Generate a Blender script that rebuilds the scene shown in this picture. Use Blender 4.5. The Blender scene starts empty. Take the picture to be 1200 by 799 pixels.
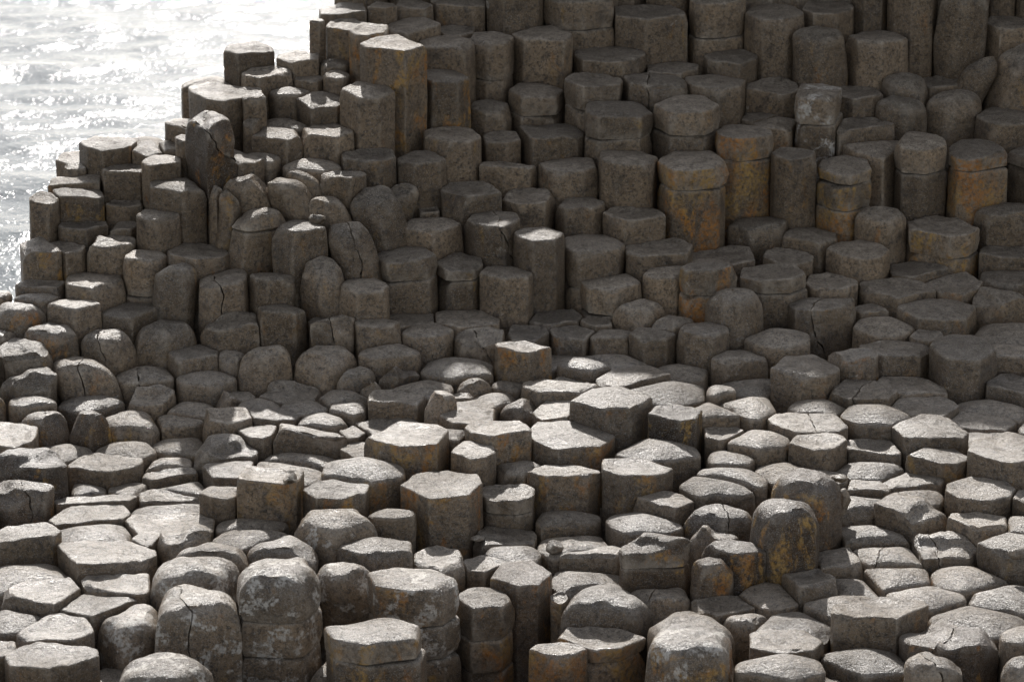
# Basalt columns of a rocky shore, seen from a rise, sun low ahead over glittering water.
import bpy, bmesh, math, random
from mathutils import Vector, noise

scene = bpy.context.scene
col = scene.collection

# Each column in metres: x, y, top height, height of the ground at its foot, kind of top, slope of the top,
# marks (o rusty, w pale lichen, x split, k), level joints, lean, outline round its axis, label
COLUMNS = [
[-1.252,17.063,-6.68,-7.421,"b",-0.003,"w",[-6.91,-7.114],0.0,[[-0.218,-0.133],[-0.209,-0.181],[-0.209,-0.181],[0.066,-0.22],[0.136,-0.184],[0.216,0.023],[0.17,0.189],[-0.008,0.238],[-0.248,0.076]],"three-drum column with white lichen spread over its domed cap"],
[-1.75,16.992,-6.803,-7.182,"b",-0.024,"w x",[],0.0,[[-0.155,-0.253],[-0.148,-0.264],[0.276,-0.17],[0.284,-0.158],[0.283,-0.141],[0.246,0.12],[-0.012,0.23],[-0.113,0.23],[-0.163,0.149]],"huge round boulder column with an arched shell and grey lichen face"],
[-0.73,16.621,-6.852,-7.572,"r",0.0,"o",[-6.974],0.0,[[0.101,0.203],[0.046,0.199],[-0.263,0.038],[-0.268,0.031],[-0.212,-0.13],[-0.031,-0.203],[0.243,-0.104],[0.268,0.088]],"thick column with shaded top and one thin glint along the rim"],
[-0.535,17.343,-6.84,-7.513,"r",-0.018,"w o",[-7.059,-7.256],0.0,[[0.165,-0.161],[0.255,-0.007],[0.229,0.065],[0.103,0.198],[-0.119,0.201],[-0.271,0.074],[-0.214,-0.138],[0.003,-0.201]],"stout stacked column with chalky lichen on its right shoulder"],
[1.226,22.324,-5.749,-6.283,"r",0.0,"o O",[-5.901],0.0,[[-0.112,0.28],[-0.215,0.119],[-0.234,0.019],[-0.184,-0.203],[-0.142,-0.263],[-0.019,-0.277],[0.19,-0.19],[0.243,-0.048],[0.242,-0.033],[0.153,0.26],[0.152,0.261],[0.0,0.282]],"tall dark column blazed with bright orange lichen down its broken face"],
[-0.408,18.533,-6.712,-6.982,"f",0.0,"o",[-6.731],0.0,[[-0.068,-0.248],[0.154,-0.203],[0.167,-0.182],[0.239,-0.013],[0.209,0.139],[0.029,0.248],[-0.179,0.174],[-0.246,-0.02]],"massive block with a thin slab peeling off its top, amid sunlit paving"],
[1.549,17.955,-6.646,-7.104,"b",0.033,"o D",[],0.0,[[-0.116,-0.147],[-0.027,-0.189],[0.089,-0.149],[0.159,-0.117],[0.161,-0.114],[0.185,-0.032],[0.176,0.083],[0.153,0.122],[0.037,0.17],[-0.099,0.189],[-0.198,0.091]],"sunlit tall rounded rust-stained column in front and left of the great orange patched boulder"],
[-0.154,17.477,-7.008,-7.495,"r",0.0,"o",[-7.204,-7.399],0.0,[[-0.065,-0.176],[0.108,-0.135],[0.173,0.025],[0.152,0.074],[0.033,0.168],[-0.075,0.176],[-0.173,0.031]],"sunlit tall worn-edged jointed column just in front and left of the black streaked column"],
[0.939,16.581,-6.858,-7.384,"b",-0.022,"o w",[],0.0,[[-0.246,-0.061],[-0.098,-0.228],[0.19,-0.216],[0.239,0.055],[0.244,0.098],[0.018,0.228],[-0.164,0.172]],"big domed boulder with two pale lichen spots and a rusty front"],
[-0.815,22.757,-5.031,-5.672,"f",0.0,"o",[],0.0,[[-0.126,0.184],[-0.236,0.008],[-0.19,-0.09],[0.088,-0.258],[0.236,-0.059],[0.174,0.113],[0.094,0.249],[0.013,0.261]],"tallest jagged-topped pillar with orange streaks and a bright broken rim"],
[1.609,22.699,-5.64,-6.155,"r",0.0,"o O",[-5.805],0.0,[[-0.028,0.233],[-0.131,0.186],[-0.203,0.031],[-0.198,-0.137],[-0.166,-0.169],[-0.071,-0.216],[0.024,-0.194],[0.169,-0.099],[0.201,-0.017],[0.192,0.096]],"shaded tall worn-edged jointed column just behind and left of the straight slender column"],
[2.335,16.793,-6.947,-7.069,"k",-0.067,"x o D",[],0.0,[[-0.008,0.222],[-0.164,0.16],[-0.258,0.049],[-0.21,-0.154],[-0.064,-0.227],[0.127,-0.215],[0.276,-0.027],[0.274,0.055]],"big square-shouldered block with dark fissured front near the bottom right"],
[-1.47,18.513,-6.666,-6.894,"f",-0.0,"o",[],0.0,[[-0.092,0.194],[-0.092,0.193],[-0.133,-0.069],[0.147,-0.125],[0.223,-0.09],[0.256,0.113]],"large sunlit column with crumbly front corners and orange streaks below"],
[-1.962,21.814,-5.349,-5.802,"k",0.007,"x D",[],0.0,[[-0.063,0.236],[-0.116,0.231],[-0.204,0.088],[-0.2,0.065],[-0.044,-0.209],[-0.034,-0.215],[0.002,-0.213],[0.137,-0.068]],"tall grey split pillar with crumbled peaked top standing near the sea"],
[3.219,22.742,-5.782,-6.244,"r",0.025,"o O",[-5.884],0.0,[[0.221,-0.072],[0.129,0.246],[-0.082,0.278],[-0.188,0.122],[-0.203,-0.026],[-0.161,-0.2],[-0.133,-0.215],[-0.039,-0.241]],"tall rust stained column with an angular notch over its joint"],
[0.478,17.154,-7.107,-7.411,"c",-0.012,"o O",[-7.187],0.0,[[0.109,-0.172],[0.26,0.003],[0.26,0.017],[0.137,0.129],[-0.077,0.166],[-0.199,0.138],[-0.257,0.013],[-0.159,-0.099],[-0.045,-0.198]],"hollow-topped block with a broad scooped seat and vivid orange front"],
[-2.052,16.986,-6.921,-7.078,"b",-0.066,"w",[],0.0,[[-0.216,-0.038],[-0.041,-0.222],[0.137,-0.115],[0.13,0.221],[0.006,0.216]],"squat lichen-dotted boulder column with a flat lit brow"],
[1.423,16.519,-6.98,-7.281,"d",-0.001,"",[],0.0,[[-0.26,-0.063],[0.049,-0.199],[0.237,-0.084],[0.222,0.094],[0.074,0.179],[0.016,0.189],[-0.243,0.069]],"broad lit bun with black underside at the bottom edge"],
[-0.625,19.122,-6.607,-6.8,"f",0.0,"o",[],0.0,[[-0.087,0.249],[-0.266,-0.025],[-0.192,-0.128],[-0.036,-0.241],[0.181,-0.216],[0.25,0.053],[0.188,0.145]],"large six-sided block with gleaming convex top, central in the sun"],
[-0.704,21.361,-6.141,-6.485,"r",0.0,"",[-6.28],0.0,[[-0.014,0.224],[-0.198,0.08],[-0.214,0.035],[-0.211,0.016],[-0.103,-0.193],[0.162,-0.148],[0.211,-0.014],[0.201,0.039],[0.159,0.14]],"stout drum-shaped column cracked around under a thick rounded cap"],
[0.343,19.328,-6.684,-6.82,"f",0.0,"o",[],0.0,[[-0.06,-0.266],[0.189,-0.203],[0.287,0.019],[0.006,0.256],[-0.188,0.229],[-0.257,0.033],[-0.213,-0.137],[-0.065,-0.266]],"sunlit broad flat-topped rust-stained column just in front and left of the hefty rough-topped block"],
[1.002,24.009,-5.08,-5.373,"c",-0.0,"",[],0.0,[[0.038,-0.247],[0.27,-0.132],[0.163,0.21],[-0.002,0.27],[-0.262,0.214],[-0.257,-0.102],[-0.046,-0.276]],"large column with a curved bite missing from its top corner"],
[2.286,22.562,-5.849,-6.305,"r",0.035,"o O",[-5.936,-6.117],0.0,[[-0.041,-0.227],[0.028,-0.236],[0.191,-0.086],[0.179,0.12],[0.009,0.233],[-0.14,0.181],[-0.18,0.052],[-0.182,-0.013],[-0.084,-0.196]],"stacked column with a bulging orange ring below its pale cap"],
[2.87,20.498,-6.502,-6.708,"r",0.008,"",[],0.0,[[-0.207,0.067],[-0.145,-0.178],[-0.12,-0.227],[0.037,-0.267],[0.075,-0.256],[0.212,-0.052],[0.166,0.132],[0.107,0.244],[-0.05,0.273],[-0.163,0.174]],"heavy rounded cube-like column with worn drooping rim in the half shade"],
[2.836,22.78,-5.725,-6.139,"r",0.029,"",[-5.913],0.0,[[-0.153,-0.2],[-0.004,-0.244],[0.024,-0.237],[0.168,-0.102],[0.18,0.021],[0.154,0.141],[-0.031,0.249],[-0.065,0.215],[-0.184,-0.022]],"shaded upstanding worn-edged jointed column just left of the tall rust stained column"],
[2.0,17.076,-6.9,-7.042,"f",-0.047,"o",[],0.0,[[0.252,0.112],[0.008,0.212],[-0.242,0.083],[-0.271,-0.041],[-0.263,-0.133],[0.066,-0.223],[0.073,-0.225],[0.267,0.004]],"straight-rimmed slab with thick brown front in the lower right paving"],
[2.201,23.769,-5.165,-5.542,"s",0.074,"",[],-0.06,[[0.176,0.132],[-0.033,0.187],[-0.102,0.149],[-0.195,0.039],[-0.182,-0.06],[-0.146,-0.125],[0.012,-0.187],[0.088,-0.151],[0.196,-0.037],[0.182,0.114]],"grey pillar cut by a large slanting facet across its front"],
[-2.425,16.441,-6.916,-7.022,"c",-0.027,"",[],0.0,[[-0.239,-0.04],[-0.185,-0.184],[0.018,-0.206],[0.257,0.009],[0.225,0.157],[-0.067,0.209],[-0.096,0.208],[-0.187,0.115]],"dish-topped block with raised bright rim in the bottom left corner"],
[0.048,17.735,-6.952,-7.277,"f",0.0,"o D",[],0.0,[[0.098,-0.198],[0.178,-0.02],[0.062,0.202],[-0.053,0.194],[-0.12,0.127],[-0.175,-0.076],[-0.016,-0.2]],"tall column with a black wet streak down its right face"],
[1.212,22.883,-5.487,-5.812,"r",-0.0,"",[-5.658],0.0,[[-0.233,-0.025],[-0.12,-0.263],[-0.043,-0.27],[0.111,-0.266],[0.18,-0.163],[0.233,-0.049],[0.133,0.249],[0.003,0.273],[-0.09,0.225],[-0.236,-0.0]],"chipped cap column whose left shoulder is spalled reddish"],
[0.737,22.842,-5.514,-5.801,"r",-0.0,"",[-5.682],0.0,[[0.149,-0.215],[0.238,-0.03],[0.236,-0.009],[0.166,0.207],[0.063,0.263],[-0.212,0.148],[-0.232,-0.045],[-0.233,-0.134],[-0.177,-0.219],[-0.14,-0.252]],"chunky drum with rounded cap overhanging a split lower drum"],
[0.793,22.402,-5.749,-6.055,"r",0.001,"",[],0.0,[[-0.159,0.185],[-0.181,0.157],[-0.198,0.005],[-0.185,-0.128],[-0.083,-0.208],[0.12,-0.194],[0.165,-0.172],[0.21,0.066],[0.123,0.221]],"shaded upstanding worn-edged column just left of the orange blazed tall column"],
[-1.659,21.396,-5.853,-6.222,"b",0.096,"x",[-5.964],0.15,[[-0.179,-0.067],[-0.064,-0.174],[0.133,-0.059],[0.171,0.032],[0.166,0.049],[0.043,0.151],[0.003,0.159],[-0.097,0.111]],"bulging cracked column split across below its rounded head"],
[1.941,22.57,-5.767,-6.231,"f",0.0,"",[],0.0,[[0.046,-0.147],[0.154,-0.065],[0.157,0.061],[0.054,0.176],[-0.09,0.152],[-0.13,0.091],[-0.16,0.014],[-0.139,-0.066],[-0.071,-0.143],[-0.018,-0.165]],"straight slender column with crisp edges and a sharp shaded left side"],
[2.961,22.287,-6.206,-6.467,"f",-0.0,"o",[-6.375],0.0,[[0.154,-0.198],[0.234,-0.039],[0.247,0.032],[0.153,0.214],[0.144,0.22],[-0.025,0.267],[-0.101,0.248],[-0.248,0.151],[-0.255,-0.063],[-0.255,-0.071],[0.008,-0.262]],"very broad round table-like column with a rusty band beneath its rim"],
[-0.985,22.476,-5.291,-5.691,"r",0.034,"",[],0.0,[[-0.077,0.217],[-0.08,0.216],[-0.189,0.003],[-0.187,-0.001],[-0.05,-0.209],[0.09,-0.201],[0.189,-0.034],[0.149,0.08]],"free-standing grey pillar whose sloping top is half sunlit, half shaded"],
[2.142,23.154,-5.469,-5.818,"r",0.006,"w",[-5.657],0.0,[[-0.165,-0.105],[-0.136,-0.2],[0.071,-0.263],[0.11,-0.231],[0.195,0.16],[0.066,0.263],[-0.1,0.244]],"pale lichened column with a lumpy cap and dark lower drum"],
[0.536,17.487,-6.999,-7.193,"b",-0.054,"",[],0.0,[[0.084,0.23],[0.07,0.239],[-0.103,0.199],[-0.183,0.158],[-0.24,0.022],[-0.266,-0.115],[-0.236,-0.141],[0.137,-0.205],[0.247,-0.033]],"large loaf-shaped boulder with lit back above the dished orange block"],
[0.797,17.839,-6.827,-7.138,"k",-0.013,"x D",[-6.945],0.0,[[0.226,0.034],[0.084,0.167],[-0.077,0.165],[-0.159,0.105],[-0.188,-0.04],[-0.163,-0.104],[0.186,-0.061]],"crumbling dark column broken into rough ledges, over a black hollow"],
[0.225,23.658,-5.16,-5.474,"r",-0.0,"",[],0.0,[[0.21,-0.012],[0.123,0.19],[0.055,0.242],[0.002,0.241],[-0.122,0.177],[-0.232,0.01],[-0.141,-0.185],[0.137,-0.22],[0.206,-0.106]],"big brown barrel column with bowed front and a smooth pale cap edge"],
[0.295,18.846,-6.75,-6.947,"f",-0.041,"o",[],0.0,[[0.081,0.165],[-0.086,0.179],[-0.114,0.153],[-0.211,-0.002],[-0.093,-0.146],[0.155,-0.116],[0.228,0.009],[0.227,0.044]],"wide dark-faced block half in shadow, its front stained brown"],
[1.494,24.157,-4.997,-5.377,"r",0.012,"",[-5.266],0.0,[[0.006,0.26],[-0.154,0.187],[-0.201,0.122],[-0.208,-0.08],[-0.175,-0.189],[-0.12,-0.225],[0.053,-0.188],[0.182,-0.109],[0.204,-0.046],[0.17,0.168]],"shaded tall worn-edged jointed column just right of the column with a bitten corner"],
[3.274,24.07,-4.923,-5.542,"s",0.153,"",[],0.1,[[-0.132,0.117],[-0.181,-0.04],[-0.034,-0.168],[0.168,-0.124],[0.182,-0.013],[0.165,0.047],[0.026,0.174]],"lumpy boulder-like pillar with rough grey face in the top right"],
[0.183,21.508,-6.039,-6.516,"r",0.0,"",[],0.0,[[-0.171,0.02],[-0.137,-0.077],[-0.041,-0.178],[0.104,-0.131],[0.171,0.025],[0.1,0.187],[-0.089,0.174],[-0.156,0.063]],"tall smooth round-edged post in the shaded hollow"],
[-0.039,21.296,-6.242,-6.536,"r",0.0,"",[],0.0,[[-0.139,0.107],[-0.179,-0.025],[-0.108,-0.113],[-0.033,-0.159],[0.139,-0.126],[0.181,0.023],[0.052,0.158],[-0.13,0.126]],"shaded upstanding worn-edged column just in front and left of the tall smooth post"],
[1.9,24.022,-5.081,-5.414,"r",0.014,"",[],0.0,[[0.038,0.267],[-0.145,0.22],[-0.177,0.142],[-0.212,0.036],[-0.155,-0.142],[-0.097,-0.222],[0.075,-0.238],[0.214,-0.072],[0.201,0.106],[0.18,0.155]],"shaded upstanding worn-edged column just behind and left of the facet-cut grey pillar"],
[1.449,21.071,-6.303,-6.613,"b",0.078,"",[],0.0,[[-0.194,-0.056],[-0.152,-0.105],[-0.064,-0.177],[0.079,-0.156],[0.193,-0.018],[0.153,0.109],[0.007,0.174],[-0.179,0.047]],"pale bullet-shaped boulder column with a smooth dome and rusty foot"],
[0.607,19.64,-6.562,-6.778,"r",0.0,"",[],0.0,[[0.079,0.244],[-0.103,0.232],[-0.233,0.014],[-0.259,-0.044],[-0.258,-0.044],[-0.034,-0.234],[0.113,-0.211],[0.264,0.02]],"hefty rough-topped block with chipped right rim, highest of the mid paving"],
[0.737,18.855,-6.727,-6.918,"f",0.0,"o",[],0.0,[[0.218,-0.002],[0.08,0.138],[0.009,0.166],[-0.197,0.109],[-0.206,0.033],[-0.204,-0.08],[-0.079,-0.176],[0.087,-0.138],[0.174,-0.08],[0.217,-0.005]],"cylinder-like block with flaking lit rim and orange-black face"],
[2.637,23.923,-5.24,-5.565,"r",-0.0,"",[],0.0,[[0.228,-0.039],[0.156,0.141],[0.073,0.224],[-0.091,0.215],[-0.228,0.015],[-0.161,-0.177],[-0.046,-0.228],[0.001,-0.237],[0.189,-0.118]],"shaded broad upstanding worn-edged column just right of the facet-cut grey pillar"],
[2.916,24.205,-4.842,-5.502,"f",0.039,"",[],0.0,[[-0.031,-0.221],[0.061,-0.207],[0.13,-0.177],[0.188,-0.001],[0.099,0.218],[-0.096,0.233],[-0.171,0.051],[-0.185,0.0],[-0.146,-0.108]],"tallest dark column in the top right with a slanting shaded face"],
[-0.875,18.777,-6.682,-6.879,"d",0.0,"o",[],0.0,[[0.251,-0.083],[0.23,0.082],[0.085,0.187],[-0.034,0.23],[-0.235,0.129],[-0.251,-0.086],[0.044,-0.229],[0.045,-0.23],[0.229,-0.124]],"long oval topped column with rusty right side behind two low hexagons"],
[1.893,16.687,-7.025,-7.141,"d",-0.0,"",[],0.0,[[-0.025,-0.209],[0.212,-0.161],[0.243,-0.13],[0.181,0.128],[0.102,0.176],[-0.02,0.21],[-0.221,0.134],[-0.229,0.115],[-0.243,0.044]],"sunlit broad domed column just left of the tilted cracked stump"],
[0.486,24.002,-4.971,-5.288,"r",-0.006,"",[-5.182],0.0,[[-0.254,0.002],[-0.189,-0.106],[-0.125,-0.154],[0.029,-0.184],[0.205,-0.084],[0.25,-0.047],[0.249,0.009],[0.235,0.07],[0.025,0.193],[-0.169,0.152],[-0.251,0.026]],"shaded broad upstanding worn-edged jointed column just left of the column with a bitten corner"],
[-0.404,22.54,-5.615,-5.934,"r",0.002,"",[],0.0,[[-0.205,0.071],[-0.192,-0.11],[-0.087,-0.222],[-0.039,-0.248],[0.124,-0.199],[0.181,-0.071],[0.196,0.01],[0.134,0.202],[0.045,0.226],[-0.103,0.199],[-0.194,0.09]],"rounded block column standing before the clean pillar's foot"],
[0.927,20.046,-6.626,-6.69,"d",0.0,"",[],0.0,[[-0.328,-0.026],[-0.184,-0.188],[-0.128,-0.232],[0.088,-0.277],[0.182,-0.207],[0.274,-0.127],[0.291,0.178],[0.181,0.24],[0.107,0.263]],"broad shield-shaped column with gently swelling top and thin dark rim"],
[-2.3,17.783,-6.843,-6.908,"f",-0.015,"",[],0.0,[[0.138,0.183],[0.115,0.196],[-0.251,0.105],[-0.269,0.056],[-0.11,-0.248],[-0.033,-0.247],[0.239,-0.161],[0.311,-0.046],[0.298,0.031],[0.297,0.036]],"widest flat slab on the left, crisp hexagon with a thick black edge"],
[-2.186,21.034,-6.121,-6.454,"b",0.016,"",[],0.08,[[0.14,0.03],[0.129,0.059],[-0.04,0.137],[-0.138,-0.006],[-0.102,-0.098],[0.087,-0.123],[0.141,-0.018]],"smooth round-shouldered tall column with a pale scuff near its top"],
[0.758,18.409,-6.879,-7.007,"d",-0.011,"",[],0.0,[[-0.029,0.19],[-0.17,0.13],[-0.22,0.052],[-0.178,-0.097],[-0.099,-0.19],[0.125,-0.205],[0.234,-0.113],[0.237,-0.031]],"thick muffin-shaped column with bright crown and dark undercut"],
[-0.131,21.697,-5.983,-6.303,"r",0.0,"x",[],0.0,[[0.163,0.132],[0.036,0.198],[-0.147,0.107],[-0.191,0.052],[-0.191,0.044],[-0.127,-0.133],[-0.028,-0.211],[0.067,-0.232],[0.088,-0.227],[0.143,-0.136],[0.193,-0.03]],"upright column with lines crossing its pale top, right of the capped drum"],
[-2.214,21.671,-5.75,-6.075,"r",0.005,"",[],0.0,[[-0.2,0.086],[-0.187,-0.051],[0.053,-0.187],[0.09,-0.172],[0.201,-0.07],[0.043,0.207],[0.038,0.209]],"broad column with bright triangular patch of sun on top, below the crumbled pillar"],
[-0.02,18.67,-6.815,-6.981,"f",0.024,"",[-6.909],0.0,[[0.001,0.184],[-0.157,0.11],[-0.159,-0.03],[-0.131,-0.111],[-0.083,-0.143],[0.058,-0.154],[0.139,-0.093],[0.147,-0.065],[0.158,0.029],[0.123,0.092],[0.051,0.175]],"sunlit upstanding flat-topped jointed column just in front and left of the wide half-shadowed block"],
[-1.246,21.069,-6.131,-6.443,"s",0.127,"",[],-0.15,[[0.158,0.068],[0.098,0.114],[0.024,0.144],[-0.154,0.028],[-0.154,0.027],[-0.012,-0.14],[0.115,-0.104]],"hump-topped column pinched to a blunt point in the shade"],
[-0.148,23.517,-5.158,-5.539,"r",0.027,"",[-5.431],0.0,[[-0.132,0.131],[-0.162,-0.038],[-0.12,-0.104],[-0.029,-0.204],[0.087,-0.187],[0.114,-0.155],[0.161,0.036],[0.15,0.068],[0.009,0.204]],"shaded tall worn-edged jointed column just left of the big brown barrel column"],
[-0.941,17.622,-6.881,-7.112,"b",0.015,"w",[],0.0,[[0.149,-0.094],[0.174,0.015],[0.132,0.086],[0.031,0.151],[-0.028,0.161],[-0.174,0.046],[-0.154,-0.058],[-0.033,-0.161]],"sunlit upstanding rounded boulder-like lichen-spotted column just right of the white lichened three-drum column"],
[-0.906,21.619,-5.814,-6.135,"s",0.116,"",[],-0.22,[[0.111,0.164],[-0.071,0.139],[-0.175,-0.019],[-0.158,-0.088],[0.015,-0.16],[0.064,-0.122],[0.175,-0.003],[0.171,0.016]],"tall smooth egg-shaped column leaning back among the shaded steps"],
[3.157,23.53,-5.581,-5.833,"b",0.026,"",[],0.0,[[-0.205,-0.005],[-0.21,-0.072],[-0.063,-0.195],[0.132,-0.145],[0.189,-0.027],[0.21,0.044],[0.179,0.081],[0.086,0.163],[0.034,0.176],[-0.165,0.122]],"shaded upstanding rounded boulder-like column just right of the left of the rounded pair"],
[0.249,16.954,-7.093,-7.478,"f",-0.014,"o O",[],0.0,[[-0.03,-0.12],[0.061,-0.117],[0.162,-0.031],[0.157,-0.011],[0.064,0.095],[0.014,0.12],[-0.125,0.078],[-0.162,-0.015]],"square post with half-lit pale top and orange front at the bottom edge"],
[-1.026,18.469,-6.724,-6.895,"f",0.0,"o",[],0.0,[[-0.191,0.015],[-0.104,-0.159],[-0.104,-0.159],[0.111,-0.145],[0.177,-0.089],[0.199,0.068],[-0.025,0.178],[-0.106,0.161],[-0.188,0.048]],"neat hexagonal column with dimpled gravelly top and orange streaks"],
[-2.872,18.952,-6.704,-6.889,"k",-0.017,"D",[],0.0,[[0.231,-0.02],[0.15,0.146],[-0.076,0.178],[-0.24,0.007],[-0.209,-0.117],[0.096,-0.178],[0.206,-0.073]],"dark peaked block with wavy top rising at the far left"],
[-0.48,22.956,-5.306,-5.731,"r",-0.0,"o",[],0.0,[[0.103,-0.186],[0.195,-0.026],[0.098,0.164],[-0.131,0.179],[-0.187,-0.025],[-0.072,-0.218]],"tall hexagonal pillar with clean flat top and orange streaked flank"],
[1.855,20.282,-6.565,-6.705,"f",-0.0,"",[],0.0,[[-0.229,-0.062],[-0.23,-0.066],[-0.064,-0.223],[0.108,-0.204],[0.211,-0.026],[0.218,0.027],[0.111,0.234],[0.064,0.283],[-0.12,0.203]],"six-sided block with clean top and brown front, right of the shade line"],
[-0.343,21.426,-6.208,-6.503,"f",0.031,"",[-6.297],0.0,[[0.156,-0.026],[0.141,0.085],[0.007,0.19],[-0.015,0.178],[-0.143,0.089],[-0.158,0.014],[-0.149,-0.038],[-0.095,-0.16],[-0.05,-0.173],[0.082,-0.16],[0.113,-0.127]],"shaded upstanding flat-topped jointed column just right of the stout capped drum"],
[-1.806,16.335,-6.923,-7.212,"b",-0.083,"w",[],0.0,[[0.132,-0.21],[0.262,0.048],[0.146,0.201],[-0.081,0.243],[-0.251,0.124],[-0.257,-0.018],[-0.219,-0.16],[-0.072,-0.243]],"dark rounded boulder with one sunny patch at the bottom edge"],
[0.55,21.715,-6.16,-6.513,"r",0.001,"",[-6.423],0.0,[[0.163,-0.137],[0.199,-0.008],[0.198,0.012],[0.12,0.174],[0.067,0.218],[-0.024,0.238],[-0.109,0.22],[-0.203,0.126],[-0.192,-0.121],[-0.156,-0.185],[-0.1,-0.224]],"shaded tall worn-edged jointed column just behind the lumpy rimmed stub"],
[-1.061,21.309,-5.948,-6.257,"s",0.156,"x",[],-0.22,[[-0.054,-0.142],[0.019,-0.137],[0.115,-0.106],[0.152,-0.028],[0.15,-0.013],[0.048,0.144],[-0.085,0.122],[-0.103,0.111],[-0.146,-0.015],[-0.141,-0.064],[-0.127,-0.086]],"blunt tapering column with fine cracks in its right flank"],
[-0.08,19.219,-6.609,-6.801,"f",0.0,"o",[],0.0,[[-0.149,0.115],[-0.188,0.076],[-0.206,0.016],[-0.161,-0.087],[-0.034,-0.162],[0.191,-0.039],[0.201,-0.027],[0.178,0.061],[0.113,0.168],[-0.05,0.182]],"sunlit flat-topped rust-stained column just right of the large gleaming central block"],
[2.036,21.229,-6.437,-6.609,"f",-0.011,"x",[],0.0,[[-0.026,-0.173],[0.196,-0.082],[0.228,-0.008],[0.22,0.08],[-0.061,0.173],[-0.116,0.149],[-0.221,0.023],[-0.192,-0.141]],"crisp hexagonal block with a cracked front face, alone on the paved flat"],
[0.819,22.033,-6.043,-6.263,"f",0.0,"",[],0.0,[[-0.062,-0.206],[-0.057,-0.206],[0.218,-0.058],[0.225,0.072],[0.201,0.105],[0.111,0.169],[-0.102,0.154],[-0.147,0.139],[-0.185,0.075],[-0.209,-0.023],[-0.14,-0.14]],"low wide column with a triangular chip in its front edge"],
[2.551,19.116,-6.735,-6.83,"f",0.0,"o",[],0.0,[[-0.116,0.112],[-0.19,0.019],[-0.188,-0.004],[-0.184,-0.012],[-0.001,-0.171],[0.098,-0.172],[0.163,-0.096],[0.18,-0.026],[0.117,0.117]],"rust-brown fronted column with gritty top, left of the ridged one"],
[-2.454,19.199,-6.818,-6.888,"f",0.0,"",[],0.0,[[0.227,-0.059],[0.233,0.028],[0.224,0.067],[0.22,0.077],[-0.095,0.191],[-0.234,0.033],[-0.205,-0.092],[0.062,-0.17]],"bright hexagonal slab with knife-sharp edges and a black front"],
[2.275,18.454,-6.83,-6.913,"k",-0.009,"",[],0.0,[[0.043,-0.191],[0.21,-0.115],[0.224,-0.107],[0.263,-0.018],[0.262,0.024],[-0.038,0.172],[-0.167,0.025]],"sunlit broad broken rough column just in front and left of the raised trapezoid block"],
[2.342,21.974,-6.275,-6.477,"r",0.0,"",[],0.0,[[0.028,0.235],[-0.105,0.191],[-0.174,0.107],[-0.22,0.006],[-0.131,-0.173],[-0.013,-0.249],[0.031,-0.245],[0.139,-0.18],[0.212,0.02],[0.212,0.054],[0.144,0.169]],"shaded worn-edged column just in front of the ridged wedge column"],
[1.729,21.483,-6.297,-6.572,"c",-0.0,"",[-6.393],0.0,[[-0.233,-0.094],[-0.079,-0.213],[0.107,-0.193],[0.232,-0.042],[0.148,0.177],[-0.002,0.213],[-0.191,0.144]],"ringed column with a bowl-shaped hollow worn into its top"],
[-2.223,20.76,-6.44,-6.642,"b",-0.007,"",[],0.0,[[0.194,0.004],[0.153,0.139],[-0.057,0.167],[-0.082,0.149],[-0.205,-0.041],[-0.204,-0.053],[-0.18,-0.12],[-0.176,-0.122],[0.012,-0.187]],"shaded rounded column in front and right of the squat column with a bright streak"],
[0.392,22.447,-5.81,-5.997,"r",0.0,"",[],0.0,[[0.199,-0.005],[0.15,0.178],[0.039,0.21],[-0.105,0.17],[-0.208,0.048],[-0.208,0.037],[-0.135,-0.158],[-0.097,-0.195],[-0.06,-0.206],[0.104,-0.169],[0.191,-0.071]],"shaded worn-edged column just behind and left of the low column with the triangular chip"],
[1.442,23.396,-5.442,-5.659,"r",-0.0,"",[],0.0,[[-0.22,0.05],[-0.22,-0.024],[-0.184,-0.158],[0.015,-0.242],[0.167,-0.143],[0.217,0.09],[0.217,0.094],[0.214,0.101],[0.083,0.188],[-0.024,0.225],[-0.148,0.148]],"shaded upstanding worn-edged column next behind and right of the chipped reddish cap column"],
[-1.566,20.486,-6.519,-6.73,"b",-0.009,"",[],0.0,[[0.167,-0.042],[0.162,0.004],[0.15,0.104],[-0.011,0.158],[-0.107,0.128],[-0.166,-0.004],[-0.169,-0.054],[-0.151,-0.106],[0.008,-0.158]],"shaded upstanding rounded boulder-like column just left of the big smooth shaded boulder"],
[0.174,23.249,-5.477,-5.673,"r",0.009,"",[-5.623],0.0,[[-0.198,-0.018],[-0.109,-0.234],[0.139,-0.168],[0.191,0.032],[0.193,0.07],[0.134,0.188],[-0.065,0.213],[-0.124,0.202]],"shaded upstanding worn-edged jointed column just left of the chunky overhanging drum"],
[-1.195,20.531,-6.545,-6.702,"b",-0.006,"",[],0.0,[[-0.151,0.169],[-0.205,-0.014],[-0.199,-0.066],[-0.149,-0.109],[-0.018,-0.196],[0.065,-0.18],[0.154,-0.085],[0.206,-0.011],[0.205,0.022],[0.137,0.144]],"big smooth shaded boulder column with a thin line across its brow"],
[2.526,22.301,-6.102,-6.407,"s",0.053,"",[-6.124],0.0,[[-0.18,-0.011],[-0.101,-0.114],[-0.014,-0.163],[0.065,-0.158],[0.175,-0.007],[0.175,0.015],[0.151,0.091],[-0.034,0.167],[-0.061,0.152],[-0.17,0.052]],"wedge-shaped column with a ridged peak and speckled pale corner"],
[2.744,18.615,-6.774,-6.868,"f",0.0,"",[],0.0,[[0.209,0.009],[0.17,0.13],[0.032,0.202],[-0.037,0.21],[-0.192,0.069],[-0.21,-0.017],[-0.144,-0.164],[-0.089,-0.179],[0.04,-0.204],[0.162,-0.114]],"raised trapezoid block with bright slanted top near the right border"],
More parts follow.
